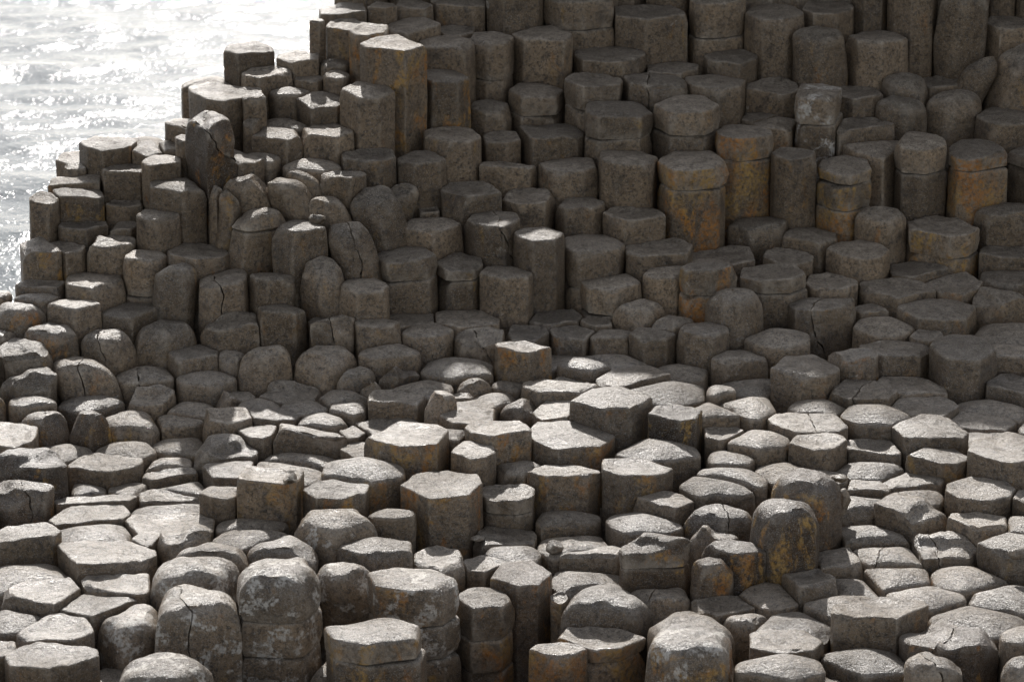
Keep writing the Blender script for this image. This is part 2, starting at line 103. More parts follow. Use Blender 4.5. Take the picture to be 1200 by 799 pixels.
[-1.875,21.039,-6.202,-6.461,"r",0.0,"x",[],0.0,[[-0.161,-0.104],[-0.073,-0.167],[0.125,-0.127],[0.143,-0.116],[0.162,-0.008],[0.159,0.097],[0.129,0.174],[0.094,0.195],[0.032,0.2],[-0.164,0.063]],"worn-edged cracked column in front and right of the round-shouldered column with a pale scuff"],
[2.951,19.019,-6.662,-6.835,"f",0.0,"",[],0.0,[[0.043,0.285],[-0.178,0.169],[-0.22,0.037],[-0.242,-0.053],[-0.058,-0.254],[-0.012,-0.278],[0.196,-0.185],[0.247,0.135]],"big column with concentric bright ridges curling over its top"],
[0.656,21.394,-6.341,-6.543,"r",0.0,"",[-6.527],0.0,[[0.013,-0.185],[0.186,-0.057],[0.201,-0.02],[0.197,0.012],[0.127,0.175],[0.109,0.192],[-0.166,0.102],[-0.206,0.057],[-0.166,-0.113]],"mushroom-like stub with a lumpy rounded rim beside a cracked base"],
[0.994,19.484,-6.601,-6.798,"f",0.0,"o D",[],0.0,[[0.126,-0.115],[0.169,0.023],[0.169,0.035],[0.148,0.059],[0.033,0.155],[-0.116,0.114],[-0.174,-0.037],[-0.046,-0.122],[0.019,-0.15]],"boxy column with rust-specked black front beside the hefty block"],
[1.251,17.852,-6.844,-7.136,"r",-0.015,"o D",[],0.0,[[-0.012,-0.132],[0.037,-0.149],[0.091,-0.125],[0.181,-0.065],[0.126,0.094],[-0.015,0.149],[-0.175,0.073],[-0.188,0.004]],"angular column with a bright sloping top and shadowed right face"],
[-2.572,17.283,-6.879,-6.928,"f",0.0,"",[],0.0,[[0.082,-0.222],[0.084,-0.221],[0.112,-0.186],[0.2,0.043],[0.123,0.19],[-0.228,0.057],[-0.235,-0.068]],"sunlit broad flat-topped column second in front and left of the widest crisp hexagon"],
[2.804,21.247,-6.478,-6.6,"r",0.0,"",[],0.0,[[-0.258,0.082],[-0.259,0.012],[-0.16,-0.192],[-0.15,-0.198],[0.013,-0.258],[0.158,-0.2],[0.257,0.082],[0.237,0.12],[0.164,0.211],[0.009,0.262]],"shaded broad worn-edged column next behind the heavy drooping-rim column"],
[1.687,18.292,-6.59,-7.044,"b",0.007,"o D",[],0.0,[[0.211,0.035],[0.14,0.174],[-0.051,0.204],[-0.22,-0.001],[-0.122,-0.15],[0.002,-0.2],[0.037,-0.202],[0.122,-0.152],[0.212,0.004]],"great rounded boulder column patched with orange lichen low on its side"],
[1.196,18.728,-6.775,-6.868,"d",-0.013,"",[],0.0,[[-0.107,0.205],[-0.132,0.202],[-0.217,0.052],[-0.113,-0.171],[0.17,-0.158],[0.26,-0.051]],"long lens-shaped column with granular lit top left of the double boulder"],
[-1.386,21.281,-5.919,-6.237,"r",0.0,"",[],0.0,[[-0.176,-0.048],[-0.174,-0.081],[-0.032,-0.186],[0.176,-0.05],[0.175,-0.036],[0.096,0.165],[-0.025,0.194],[-0.053,0.185],[-0.096,0.142]],"upstanding worn-edged column just left of the blunt finely cracked column"],
[1.691,22.35,-6.195,-6.329,"r",0.0,"",[],0.0,[[0.211,0.029],[0.082,0.176],[0.077,0.179],[-0.148,0.126],[-0.216,-0.034],[-0.215,-0.057],[-0.066,-0.186],[0.15,-0.138]],"shaded broad worn-edged column just behind the bowl-topped column"],
[2.234,19.696,-6.658,-6.759,"d",0.0,"",[],0.0,[[0.23,-0.022],[0.114,0.207],[-0.144,0.18],[-0.155,0.163],[-0.22,-0.001],[-0.204,-0.062],[-0.121,-0.181],[0.074,-0.208],[0.201,-0.069]],"gleaming bun-shaped column with undercut dark front in the right paving"],
[-2.719,20.316,-6.549,-6.715,"b",-0.041,"x",[],-0.3,[[0.15,-0.108],[0.214,-0.051],[0.126,0.139],[-0.02,0.197],[-0.198,0.035],[-0.198,-0.014],[-0.14,-0.145],[-0.056,-0.169]],"rounded boulder column grooved with slanting parallel cracks"],
[3.397,22.469,-6.134,-6.381,"r",0.0,"",[],0.0,[[-0.209,0.027],[-0.128,-0.13],[0.121,-0.132],[0.224,-0.005],[0.136,0.155],[0.016,0.174]],"shaded broad upstanding worn-edged column just behind and right of the broad round table column"],
[-3.075,21.277,-6.061,-6.225,"f",0.025,"o",[],0.0,[[-0.015,0.182],[-0.043,0.192],[-0.155,0.067],[-0.116,-0.11],[0.108,-0.085],[0.138,-0.04]],"sloping topped block lowest against the bright water on the far left"],
[0.282,22.844,-5.671,-5.831,"f",0.0,"",[],0.0,[[0.173,-0.172],[0.214,-0.085],[0.215,0.012],[0.158,0.181],[0.081,0.241],[-0.196,0.168],[-0.234,0.088],[-0.159,-0.238],[-0.135,-0.257]],"shaded broad flat-topped column just in front and left of the chunky overhanging drum"],
[1.129,17.694,-6.865,-7.149,"b",-0.012,"o D",[],0.0,[[0.086,-0.064],[0.121,0.007],[-0.014,0.111],[-0.029,0.114],[-0.114,0.058],[-0.122,0.04],[-0.116,-0.063],[-0.043,-0.105]],"sunlit tall rounded rust-stained column in front and left of the bright sloping angular column"],
[-1.004,18.134,-6.779,-6.948,"b",-0.036,"w",[],0.0,[[0.231,-0.039],[0.229,-0.014],[0.143,0.179],[0.132,0.184],[-0.174,0.164],[-0.233,0.141],[-0.238,-0.044],[-0.118,-0.181],[0.013,-0.234]],"lichen-spotted cushion boulder crowning the lower group"],
[3.719,23.785,-5.334,-5.721,"s",0.169,"",[],0.25,[[-0.16,0.165],[-0.232,0.038],[-0.229,-0.006],[-0.127,-0.184],[0.048,-0.225],[0.243,-0.103],[0.228,0.127],[0.044,0.213]],"shaded broad upstanding slant-topped column just behind and right of the thin leaning slab"],
[0.466,22.12,-5.991,-6.197,"r",-0.0,"",[],0.0,[[-0.143,0.111],[-0.169,0.051],[-0.174,0.004],[-0.104,-0.146],[0.022,-0.167],[0.089,-0.153],[0.147,-0.065],[0.167,0.014],[0.084,0.162]],"shaded upstanding worn-edged column just left of the low column with the triangular chip"],
[-1.48,20.843,-6.354,-6.564,"r",-0.001,"",[],0.0,[[-0.04,0.1],[-0.163,0.027],[-0.16,0.008],[-0.133,-0.111],[0.093,-0.122],[0.153,-0.019],[0.156,0.007],[0.005,0.117]],"shaded upstanding worn-edged column second in front and left of the hump-topped pinched column"],
[1.23,20.802,-6.481,-6.654,"r",0.0,"",[],0.0,[[0.171,-0.007],[0.173,0.06],[0.135,0.098],[0.054,0.164],[-0.071,0.139],[-0.124,0.086],[-0.166,-0.015],[-0.165,-0.043],[-0.115,-0.127],[-0.095,-0.138],[0.057,-0.165]],"shaded upstanding worn-edged column just in front of the pale bullet-shaped boulder"],
[2.21,16.365,-6.899,-7.134,"s",0.007,"x",[],0.0,[[-0.108,-0.129],[0.086,-0.149],[0.161,-0.027],[0.084,0.148],[-0.062,0.149],[-0.161,0.046]],"tilted cracked stump at the bottom edge below the square-shouldered block"],
[-2.335,21.457,-5.897,-6.107,"r",0.003,"",[],0.0,[[-0.098,0.171],[-0.144,0.028],[-0.139,-0.006],[-0.056,-0.125],[0.024,-0.148],[0.118,-0.052],[0.147,-0.0],[0.139,0.037]],"narrow worn-edged column in front and left of the column with the triangular sunlit patch"],
[-0.96,20.997,-6.245,-6.47,"r",0.0,"",[],0.0,[[0.059,0.195],[-0.123,0.129],[-0.165,-0.041],[-0.043,-0.177],[0.089,-0.125],[0.153,-0.091],[0.165,-0.001],[0.143,0.094]],"upstanding worn-edged column just in front and right of the hump-topped pinched column"],
[0.695,23.635,-5.306,-5.439,"f",0.0,"",[],0.0,[[0.02,0.287],[-0.245,0.137],[-0.251,0.027],[-0.189,-0.177],[0.094,-0.259],[0.207,-0.159],[0.261,-0.004],[0.263,0.087]],"shaded broad flat-topped column just in front and right of the big brown barrel column"],
[1.286,21.309,-6.193,-6.556,"r",0.0,"o",[-6.367],0.0,[[-0.19,-0.037],[-0.153,-0.134],[0.008,-0.165],[0.171,-0.053],[0.199,-0.012],[0.153,0.112],[-0.053,0.18],[-0.146,0.059]],"shaded upstanding worn-edged jointed column just behind and left of the pale bullet-shaped boulder"],
[-1.75,17.445,-6.802,-6.925,"b",-0.065,"w",[],0.0,[[-0.229,-0.152],[-0.164,-0.215],[0.173,-0.215],[0.253,0.037],[0.232,0.113],[-0.192,0.212],[-0.248,0.014]],"sunlit broad rounded boulder-like lichen-spotted column just behind the huge arched lichen boulder"],
[-2.879,18.588,-6.766,-6.913,"k",-0.044,"x D",[],0.0,[[0.004,0.149],[-0.179,0.077],[-0.2,-0.076],[-0.049,-0.149],[0.16,-0.113],[0.192,0.035],[0.175,0.081]],"dark square block with a black crack, in front of the peaked one"],
[-0.537,21.704,-6.023,-6.266,"r",0.0,"",[],0.0,[[-0.181,-0.109],[0.021,-0.201],[0.097,-0.148],[0.207,0.01],[0.207,0.013],[0.142,0.118],[0.064,0.185],[-0.036,0.175],[-0.132,0.143],[-0.196,0.087],[-0.202,-0.016]],"shaded worn-edged column just behind and right of the stout capped drum"],
[0.576,23.223,-5.396,-5.699,"f",0.0,"",[-5.566],0.0,[[-0.059,0.223],[-0.131,0.204],[-0.208,-0.015],[-0.21,-0.051],[-0.123,-0.198],[-0.075,-0.235],[0.18,-0.128],[0.209,0.017],[0.201,0.071],[0.114,0.173]],"shaded upstanding flat-topped jointed column just behind and left of the chunky overhanging drum"],
[-2.749,17.945,-6.794,-6.925,"f",-0.016,"",[],0.0,[[0.106,0.181],[-0.158,0.155],[-0.227,-0.002],[-0.139,-0.159],[0.161,-0.106],[0.199,-0.003]],"sunlit flat-topped column just in front of the dark square cracked block"],
[1.487,19.365,-6.711,-6.771,"d",0.0,"",[],0.0,[[0.171,-0.119],[0.215,0.023],[0.12,0.166],[-0.027,0.21],[-0.194,-0.032],[0.005,-0.185]],"sunlit broad domed column in front and left of the slab with the dark hole"],
[2.563,17.754,-6.969,-6.999,"d",0.0,"",[],0.0,[[0.244,-0.055],[0.071,0.216],[-0.158,0.154],[-0.199,0.079],[-0.206,-0.101],[-0.06,-0.222]],"sunlit broad flush domed column just right of the smooth oval lower right column"],
[0.065,20.443,-6.481,-6.642,"f",-0.022,"o",[],0.0,[[0.021,0.141],[-0.174,0.053],[-0.175,0.005],[-0.156,-0.052],[-0.005,-0.13],[0.043,-0.141],[0.19,-0.014]],"upright square stump with lit top and orange-brown sides"],
[-0.62,22.141,-5.689,-6.033,"r",0.004,"",[],0.0,[[0.179,0.007],[0.092,0.187],[0.047,0.212],[-0.046,0.224],[-0.172,0.065],[-0.147,-0.096],[-0.048,-0.15],[0.138,-0.091]],"shaded upstanding worn-edged column just right of the scooped front column"],
[2.545,19.414,-6.679,-6.79,"f",0.0,"",[],0.0,[[-0.226,0.074],[-0.227,0.066],[-0.182,-0.143],[-0.149,-0.179],[0.173,-0.172],[0.225,-0.077],[0.134,0.235],[-0.017,0.29],[-0.029,0.291]],"shaded pentagonal slab between two gleaming columns, point to the right"],
[2.469,20.666,-6.568,-6.67,"f",0.0,"",[],0.0,[[-0.237,0.087],[-0.21,-0.066],[-0.168,-0.122],[-0.105,-0.172],[0.137,-0.148],[0.237,0.045],[0.223,0.066],[0.091,0.182],[-0.128,0.156]],"shaded broad flat-topped column just left of the heavy drooping-rim column"],
[1.212,18.39,-6.827,-6.971,"b",-0.039,"x D",[],0.0,[[-0.21,-0.04],[-0.131,-0.13],[0.027,-0.174],[0.163,-0.14],[0.214,-0.02],[0.067,0.168],[-0.106,0.16],[-0.126,0.155],[-0.174,0.084],[-0.209,-0.02]],"sunlit rounded boulder-like cracked column just in front of the long lens-shaped column"],
[2.759,23.339,-5.57,-5.792,"b",0.033,"",[],0.0,[[-0.102,-0.135],[0.041,-0.176],[0.173,-0.061],[0.19,0.054],[0.088,0.143],[-0.044,0.168],[-0.077,0.166],[-0.153,0.07],[-0.188,0.013],[-0.175,-0.051]],"squat pitted boulder column, the left of a rounded pair"],
[0.285,20.073,-6.622,-6.665,"r",-0.0,"",[],0.0,[[0.165,-0.145],[0.256,0.023],[0.242,0.044],[-0.137,0.178],[-0.232,0.065],[-0.222,-0.018],[-0.117,-0.139]],"bright oval table column just before the orange-brown stump"],
[-2.638,21.416,-6.066,-6.224,"k",0.022,"",[],0.0,[[-0.154,0.043],[-0.161,0.001],[-0.149,-0.09],[-0.133,-0.113],[0.053,-0.16],[0.099,-0.14],[0.148,-0.086],[0.16,-0.005],[0.149,0.078],[0.062,0.153],[-0.039,0.171]],"upstanding broken rough column just right of the sloping block against the bright water"],
[-2.957,20.574,-6.398,-6.57,"b",0.006,"o",[],0.0,[[-0.009,0.179],[-0.04,0.167],[-0.172,0.024],[-0.189,-0.048],[-0.188,-0.07],[0.025,-0.166],[0.08,-0.151],[0.195,-0.045],[0.178,0.073]],"brown dome-shaped boulder column with a curved crack on the lower left shore"],
[-0.282,22.001,-5.867,-6.148,"f",0.0,"",[],0.0,[[0.087,0.247],[-0.148,0.154],[-0.202,0.023],[-0.18,-0.112],[-0.063,-0.212],[-0.049,-0.215],[0.216,-0.084]],"shaded flat-topped column just behind and left of the lined pale-topped upright"],
[-2.406,21.206,-6.095,-6.393,"r",-0.0,"",[-6.353],0.0,[[0.037,-0.137],[0.081,-0.122],[0.114,-0.08],[0.146,0.025],[0.139,0.048],[0.095,0.096],[-0.059,0.139],[-0.091,0.104],[-0.134,-0.013],[-0.113,-0.086],[-0.086,-0.11]],"narrow tall worn-edged jointed column just left of the round-shouldered column with a pale scuff"],
[-1.213,19.467,-6.723,-6.789,"k",-0.021,"",[],0.0,[[0.215,-0.044],[0.153,0.105],[-0.107,0.164],[-0.204,0.142],[-0.235,0.024],[-0.244,-0.015],[0.167,-0.133]],"thick slab with wavy bright rim and a long black front face"],
[-2.879,21.801,-5.838,-6.028,"f",0.0,"o",[],0.0,[[-0.155,0.097],[-0.191,-0.002],[-0.174,-0.039],[-0.122,-0.117],[0.132,-0.08],[0.162,-0.028],[0.123,0.123],[0.105,0.149]],"brown sided flat column with rusty front at the left sea edge"],
[0.11,22.157,-5.95,-6.12,"f",0.0,"",[],0.0,[[-0.062,-0.225],[0.112,-0.198],[0.183,0.085],[0.122,0.145],[0.027,0.225],[0.02,0.222],[-0.128,0.158],[-0.178,-0.065],[-0.154,-0.126]],"shaded flat-topped column just behind and right of the lined pale-topped upright"],
[0.025,24.05,-4.892,-5.177,"f",0.008,"",[],0.0,[[0.017,0.259],[-0.183,0.15],[-0.21,-0.097],[-0.088,-0.259],[-0.001,-0.247],[0.167,-0.161],[0.195,-0.098],[0.203,-0.017],[0.182,0.144]],"shaded upstanding flat-topped column just behind the big brown barrel column"],
[-0.963,22.088,-5.653,-5.789,"c",0.0,"",[],0.0,[[-0.178,0.057],[-0.189,-0.011],[-0.169,-0.112],[0.052,-0.197],[0.086,-0.182],[0.187,-0.035],[0.159,0.144],[0.102,0.18],[-0.002,0.174],[-0.117,0.14]],"wide column with scooped out curved front at the grey pillar's foot"],
[1.84,19.257,-6.705,-6.769,"f",0.0,"",[],0.0,[[-0.03,-0.184],[0.044,-0.197],[0.093,-0.157],[0.183,0.006],[0.169,0.066],[0.081,0.143],[-0.13,0.127],[-0.177,-0.026]],"sunlit flat-topped column just in front of the slab with the dark hole"],
[-1.824,20.785,-6.424,-6.578,"k",-0.002,"",[],0.0,[[0.162,0.107],[0.109,0.127],[-0.075,0.09],[-0.185,0.003],[-0.185,-0.01],[-0.076,-0.125],[0.197,-0.076]],"shaded broken rough column second behind the smooth dark hollow-floor boulder"],
[2.119,18.303,-6.921,-6.958,"d",-0.0,"",[],0.0,[[-0.215,0.145],[-0.217,0.142],[-0.21,-0.125],[-0.196,-0.135],[0.174,-0.102],[0.2,-0.053],[-0.021,0.175]],"sunlit broad flush domed column second behind the smooth oval lower right column"],
[2.466,18.114,-6.922,-6.959,"k",-0.005,"x",[],0.0,[[-0.129,-0.159],[-0.115,-0.188],[-0.006,-0.182],[0.136,-0.144],[0.201,-0.032],[0.05,0.166],[0.021,0.188],[-0.151,0.111],[-0.172,0.073]],"sunlit broken rough cracked column behind and right of the smooth oval lower right column"],
[0.328,18.577,-6.921,-6.998,"d",0.0,"",[],0.0,[[-0.163,0.111],[-0.201,-0.074],[-0.161,-0.147],[-0.157,-0.15],[0.173,-0.087],[0.208,0.04],[0.089,0.141]],"sunlit domed column just left of the muffin-shaped column"],
[1.715,20.851,-6.527,-6.641,"d",0.0,"",[],0.0,[[0.038,0.222],[-0.084,0.176],[-0.224,0.007],[-0.172,-0.087],[-0.1,-0.174],[0.069,-0.222],[0.209,-0.131],[0.226,0.114]],"shaded domed column in front and left of the crisp cracked block on the flat"],
[-2.595,20.626,-6.451,-6.622,"b",-0.014,"x",[],-0.12,[[0.164,0.069],[0.111,0.11],[-0.008,0.161],[-0.076,0.146],[-0.138,0.071],[-0.168,-0.031],[-0.159,-0.092],[-0.125,-0.111],[0.004,-0.163],[0.077,-0.14],[0.13,-0.073],[0.176,0.038]],"shaded rounded boulder-like cracked column just behind and right of the slant grooved boulder"],
[2.422,21.061,-6.516,-6.617,"d",0.024,"",[],0.0,[[0.206,-0.036],[0.199,0.027],[0.101,0.228],[-0.134,0.194],[-0.165,0.122],[-0.21,-0.016],[-0.065,-0.229],[0.047,-0.216],[0.147,-0.131]],"shaded domed column in front and right of the crisp cracked block on the flat"],
[-2.444,16.854,-6.925,-6.963,"c",-0.0,"",[],0.0,[[0.118,-0.189],[0.208,-0.061],[0.16,0.082],[0.148,0.111],[-0.001,0.207],[-0.06,0.19],[-0.216,-0.075],[-0.216,-0.112],[-0.141,-0.188],[-0.126,-0.2]],"sunlit dish-topped column just behind the bottom corner dished block"],
[-3.073,20.317,-6.443,-6.666,"k",0.0,"",[],-0.25,[[0.143,-0.077],[0.148,-0.048],[0.148,0.056],[0.131,0.087],[-0.072,0.179],[-0.161,0.05],[-0.117,-0.117],[-0.058,-0.146],[0.097,-0.113]],"shaded broken rough column in front and left of the brown dome with a curved crack"],
[0.837,21.15,-6.419,-6.573,"b",-0.007,"",[],0.0,[[0.141,-0.058],[0.19,0.027],[0.069,0.16],[0.048,0.174],[-0.019,0.159],[-0.159,0.055],[-0.18,0.002],[-0.179,-0.032],[-0.011,-0.176],[0.073,-0.145]],"shaded rounded boulder-like column just in front and right of the lumpy rimmed stub"],
[-2.178,17.396,-6.893,-6.923,"f",-0.0,"",[],0.0,[[0.178,-0.137],[0.189,-0.079],[0.161,0.162],[0.091,0.209],[-0.189,0.121],[-0.211,0.06],[-0.172,-0.074],[0.109,-0.158]],"sunlit flush flat-topped column just in front of the widest crisp hexagon"],
[3.358,23.755,-5.399,-5.713,"s",0.197,"",[],0.45,[[0.01,-0.126],[0.131,-0.057],[0.119,0.084],[-0.024,0.126],[-0.118,0.053],[-0.129,0.016],[-0.104,-0.061],[-0.07,-0.091]],"thin leaning slab propped between the lumpy pillar and a rough block"],
[-0.457,23.319,-5.143,-5.518,"r",0.002,"",[],0.0,[[0.151,-0.174],[0.208,0.049],[0.191,0.075],[-0.012,0.243],[-0.208,0.049],[-0.161,-0.175],[0.134,-0.195]],"shaded upstanding worn-edged column just behind the clean hexagonal pillar"],
[-2.249,17.158,-6.907,-6.956,"f",-0.009,"",[],0.0,[[-0.038,-0.188],[-0.016,-0.195],[0.21,0.064],[-0.117,0.161],[-0.209,-0.078]],"sunlit broad flush flat-topped column just behind and left of the squat lichen-dotted boulder"],
[0.87,19.188,-6.71,-6.842,"d",0.0,"",[],0.0,[[0.274,-0.077],[0.242,0.097],[-0.083,0.233],[-0.085,0.232],[-0.274,-0.053],[-0.185,-0.134],[0.003,-0.208]],"smooth whale-backed column with a shaded right end"],
[1.86,23.578,-5.524,-5.637,"f",0.019,"",[],0.0,[[0.195,-0.12],[0.181,0.075],[0.117,0.188],[0.092,0.2],[-0.05,0.212],[-0.068,0.201],[-0.183,0.043],[-0.193,-0.087],[-0.189,-0.095],[0.031,-0.193],[0.075,-0.192]],"shaded flat-topped column just left of the pale lumpy capped column"],
[-0.339,20.452,-6.604,-6.655,"d",0.0,"",[],0.0,[[0.224,0.138],[-0.073,0.255],[-0.193,0.188],[-0.251,-0.01],[-0.225,-0.097],[-0.045,-0.221],[0.213,-0.121],[0.218,-0.113]],"wide bright cushion-like column with a scarred left flank, in first sunlight"],
[1.551,17.183,-7.025,-7.119,"d",0.0,"",[],0.0,[[-0.114,0.183],[-0.223,-0.05],[-0.215,-0.114],[0.131,-0.192],[0.166,-0.164],[0.207,0.009],[0.043,0.228]],"sunlit flush domed column next behind the broad bottom bun"],
[2.679,18.276,-6.844,-6.895,"f",-0.02,"",[],0.0,[[-0.046,-0.135],[-0.011,-0.159],[0.162,-0.107],[0.183,0.077],[0.113,0.126],[0.013,0.145],[-0.146,0.102],[-0.174,0.033]],"sunlit flat-topped column next in front of the raised trapezoid block"],
[-1.939,20.363,-6.644,-6.761,"d",0.0,"",[],0.0,[[0.207,-0.001],[0.157,0.091],[0.059,0.158],[-0.193,0.045],[-0.2,0.001],[-0.157,-0.098],[0.059,-0.158]],"smooth dark flat-crowned boulder column, biggest of the shaded hollow floor"],
[3.522,23.353,-5.696,-5.909,"r",0.0,"",[],0.0,[[-0.041,0.289],[-0.047,0.289],[-0.076,0.278],[-0.144,0.196],[-0.236,0.006],[-0.168,-0.265],[-0.093,-0.271],[0.226,-0.156],[0.252,-0.107],[0.148,0.203]],"shaded broad worn-edged column just behind and right of the tall rust stained column"],
[-2.714,21.114,-6.237,-6.377,"r",0.0,"",[],0.0,[[0.179,-0.031],[0.19,-0.003],[0.15,0.129],[-0.082,0.187],[-0.152,0.131],[-0.193,0.061],[-0.185,-0.068],[-0.163,-0.152],[0.029,-0.221]],"pale lit corner column with shaded front beside the left shallows"],
[-0.386,24.08,-5.006,-5.152,"f",0.0,"",[],0.0,[[0.191,0.114],[0.02,0.209],[-0.207,0.091],[-0.203,-0.069],[-0.16,-0.146],[0.109,-0.189],[0.191,-0.137],[0.2,-0.02]],"shaded flat-topped column just behind and right of the ragged brown tall column"],
[1.008,23.282,-5.41,-5.576,"r",0.0,"x",[],0.0,[[-0.055,0.226],[-0.226,0.07],[-0.187,-0.134],[-0.006,-0.226],[0.008,-0.22],[0.209,-0.116],[0.226,-0.011],[0.157,0.15],[-0.032,0.22]],"shaded broad worn-edged cracked column just behind and left of the chipped reddish cap column"],
[-1.251,22.301,-5.532,-5.666,"r",0.006,"",[],0.0,[[0.183,-0.044],[0.172,0.018],[0.061,0.187],[0.045,0.192],[-0.117,0.151],[-0.118,0.148],[-0.181,0.042],[-0.154,-0.113],[0.08,-0.184]],"worn-edged column just behind and left of the scooped front column"],
[2.57,21.593,-6.433,-6.549,"f",0.0,"",[],0.0,[[-0.254,0.037],[-0.222,-0.072],[-0.026,-0.239],[-0.01,-0.246],[0.253,-0.068],[0.254,-0.048],[0.191,0.147],[-0.013,0.237],[-0.247,0.097]],"shaded broad flat-topped column just right of the crisp cracked block on the flat"],
[2.177,20.447,-6.53,-6.686,"k",-0.016,"o",[],0.0,[[0.174,0.017],[0.134,0.071],[0.028,0.13],[-0.171,0.047],[-0.173,0.013],[-0.129,-0.071],[-0.018,-0.13],[0.131,-0.084]],"shaded broken rough rust-stained column just behind and right of the clean brown-fronted block"],
[-1.171,20.808,-6.407,-6.554,"k",0.0,"x",[],0.0,[[-0.148,0.016],[-0.121,-0.103],[-0.117,-0.105],[0.073,-0.121],[0.14,-0.078],[0.153,0.017],[0.037,0.146],[0.029,0.146],[-0.132,0.1],[-0.14,0.088]],"shaded broken rough cracked column just behind the big smooth shaded boulder"],
[0.38,18.303,-6.986,-7.038,"d",0.0,"",[],0.0,[[-0.246,-0.054],[-0.218,-0.111],[-0.147,-0.21],[0.208,-0.051],[0.142,0.184],[-0.217,0.114]],"sunlit broad flush domed column just left of the crumbling ledged column"],
[0.899,20.788,-6.506,-6.634,"r",0.0,"",[],0.0,[[-0.051,-0.136],[0.094,-0.101],[0.155,0.012],[0.154,0.031],[0.099,0.087],[0.029,0.136],[-0.092,0.132],[-0.113,0.089],[-0.145,0.003]],"shaded upstanding worn-edged column just behind the broad shield-shaped column"],
[-2.883,19.687,-6.677,-6.807,"b",0.002,"D",[],0.0,[[0.092,-0.103],[0.155,-0.015],[0.158,0.019],[0.128,0.102],[0.006,0.141],[-0.095,0.09],[-0.165,0.024],[-0.121,-0.083],[-0.026,-0.14],[0.023,-0.148]],"dark round cracked boulder column just behind the sunlit paving's left end"],
[-0.775,17.879,-6.857,-7.016,"r",-0.005,"",[],0.0,[[-0.219,0.008],[-0.204,-0.051],[-0.006,-0.179],[0.209,-0.092],[0.206,0.118],[-0.001,0.186],[-0.055,0.155]],"sunlit broad worn-edged column just in front and right of the lichen-spotted cushion boulder"],
[2.039,22.223,-6.246,-6.409,"r",0.0,"",[],0.0,[[-0.198,-0.076],[0.048,-0.227],[0.184,-0.062],[0.198,0.081],[0.032,0.216],[-0.036,0.197],[-0.134,0.139],[-0.179,0.018]],"shaded worn-edged column just behind and right of the bowl-topped column"],
[0.978,17.175,-7.021,-7.192,"b",-0.053,"",[],0.0,[[0.0,0.248],[-0.125,0.245],[-0.234,0.058],[-0.23,-0.043],[-0.184,-0.22],[0.138,-0.249],[0.249,-0.08],[0.158,0.126]],"sunlit broad rounded boulder-like column just behind the two-spotted rusty boulder"],
[1.018,21.433,-6.276,-6.53,"r",0.0,"",[],0.0,[[0.152,0.086],[0.107,0.133],[-0.115,0.104],[-0.159,-0.002],[-0.155,-0.036],[-0.107,-0.115],[-0.066,-0.142],[0.057,-0.16],[0.081,-0.137],[0.158,0.028]],"shaded upstanding worn-edged column just right of the lumpy rimmed stub"],
[2.535,17.131,-6.972,-7.007,"d",-0.0,"",[],0.0,[[0.213,-0.162],[0.288,-0.001],[0.258,0.08],[-0.029,0.258],[-0.266,0.081],[-0.249,-0.081],[0.062,-0.266]],"sunlit broad flush domed column next behind and right of the dark square-shouldered block"],
[-1.96,22.576,-5.333,-5.546,"f",0.0,"",[],0.0,[[0.247,0.032],[0.232,0.156],[0.107,0.248],[-0.115,0.311],[-0.268,0.14],[-0.254,0.019],[-0.111,-0.251],[0.012,-0.291],[0.239,-0.029]],"wide flat column with shadowed left face jutting over the glittering water"],
[-0.228,18.967,-6.659,-6.812,"f",0.0,"",[],0.0,[[0.122,0.057],[0.114,0.081],[-0.002,0.15],[-0.062,0.163],[-0.124,0.085],[-0.126,0.08],[-0.141,-0.045],[-0.022,-0.163],[0.076,-0.141],[0.134,-0.016]],"sunlit narrow flat-topped column just in front and right of the large gleaming central block"],
[-1.612,22.238,-5.54,-5.666,"f",0.001,"",[],0.0,[[0.1,-0.16],[0.197,-0.044],[0.197,-0.039],[0.17,0.115],[-0.04,0.16],[-0.08,0.125],[-0.151,-0.065]],"flat-topped column just in front and right of the crumbled peaked pillar"],
[-2.34,20.423,-6.643,-6.73,"d",0.0,"x",[],0.0,[[0.197,-0.032],[0.139,0.128],[0.133,0.141],[-0.054,0.206],[-0.142,0.096],[-0.192,-0.015],[-0.169,-0.095],[-0.068,-0.168],[0.188,-0.094]],"shaded domed cracked column just left of the smooth dark hollow-floor boulder"],
[-1.557,21.048,-6.194,-6.427,"r",-0.02,"",[],0.0,[[-0.061,0.118],[-0.149,0.021],[-0.148,-0.01],[-0.1,-0.091],[-0.026,-0.118],[0.03,-0.1],[0.136,-0.061],[0.153,-0.012],[0.151,0.019],[0.134,0.041],[0.047,0.105]],"upstanding worn-edged column next in front and left of the hump-topped pinched column"],
[1.691,17.645,-6.953,-7.081,"c",-0.04,"",[],0.0,[[0.046,0.189],[0.046,0.189],[0.019,0.185],[-0.176,0.096],[-0.096,-0.158],[-0.029,-0.175],[0.133,-0.081]],"sunlit broad dish-topped column just left of the smooth oval lower right column"],
[0.439,17.911,-7.037,-7.087,"d",0.0,"",[],0.0,[[-0.195,0.148],[-0.236,-0.048],[-0.155,-0.226],[-0.122,-0.244],[0.148,-0.182],[0.2,0.078]],"sunlit broad flush domed column just behind and left of the large loaf-shaped boulder"],
[-1.975,18.297,-6.873,-6.934,"f",0.0,"",[],0.0,[[-0.224,0.138],[-0.264,0.053],[-0.171,-0.174],[0.014,-0.247],[0.217,-0.179],[0.257,-0.093],[0.251,0.082],[0.159,0.194]],"broad bright slab with rippled crusty top behind the lichened domes"],
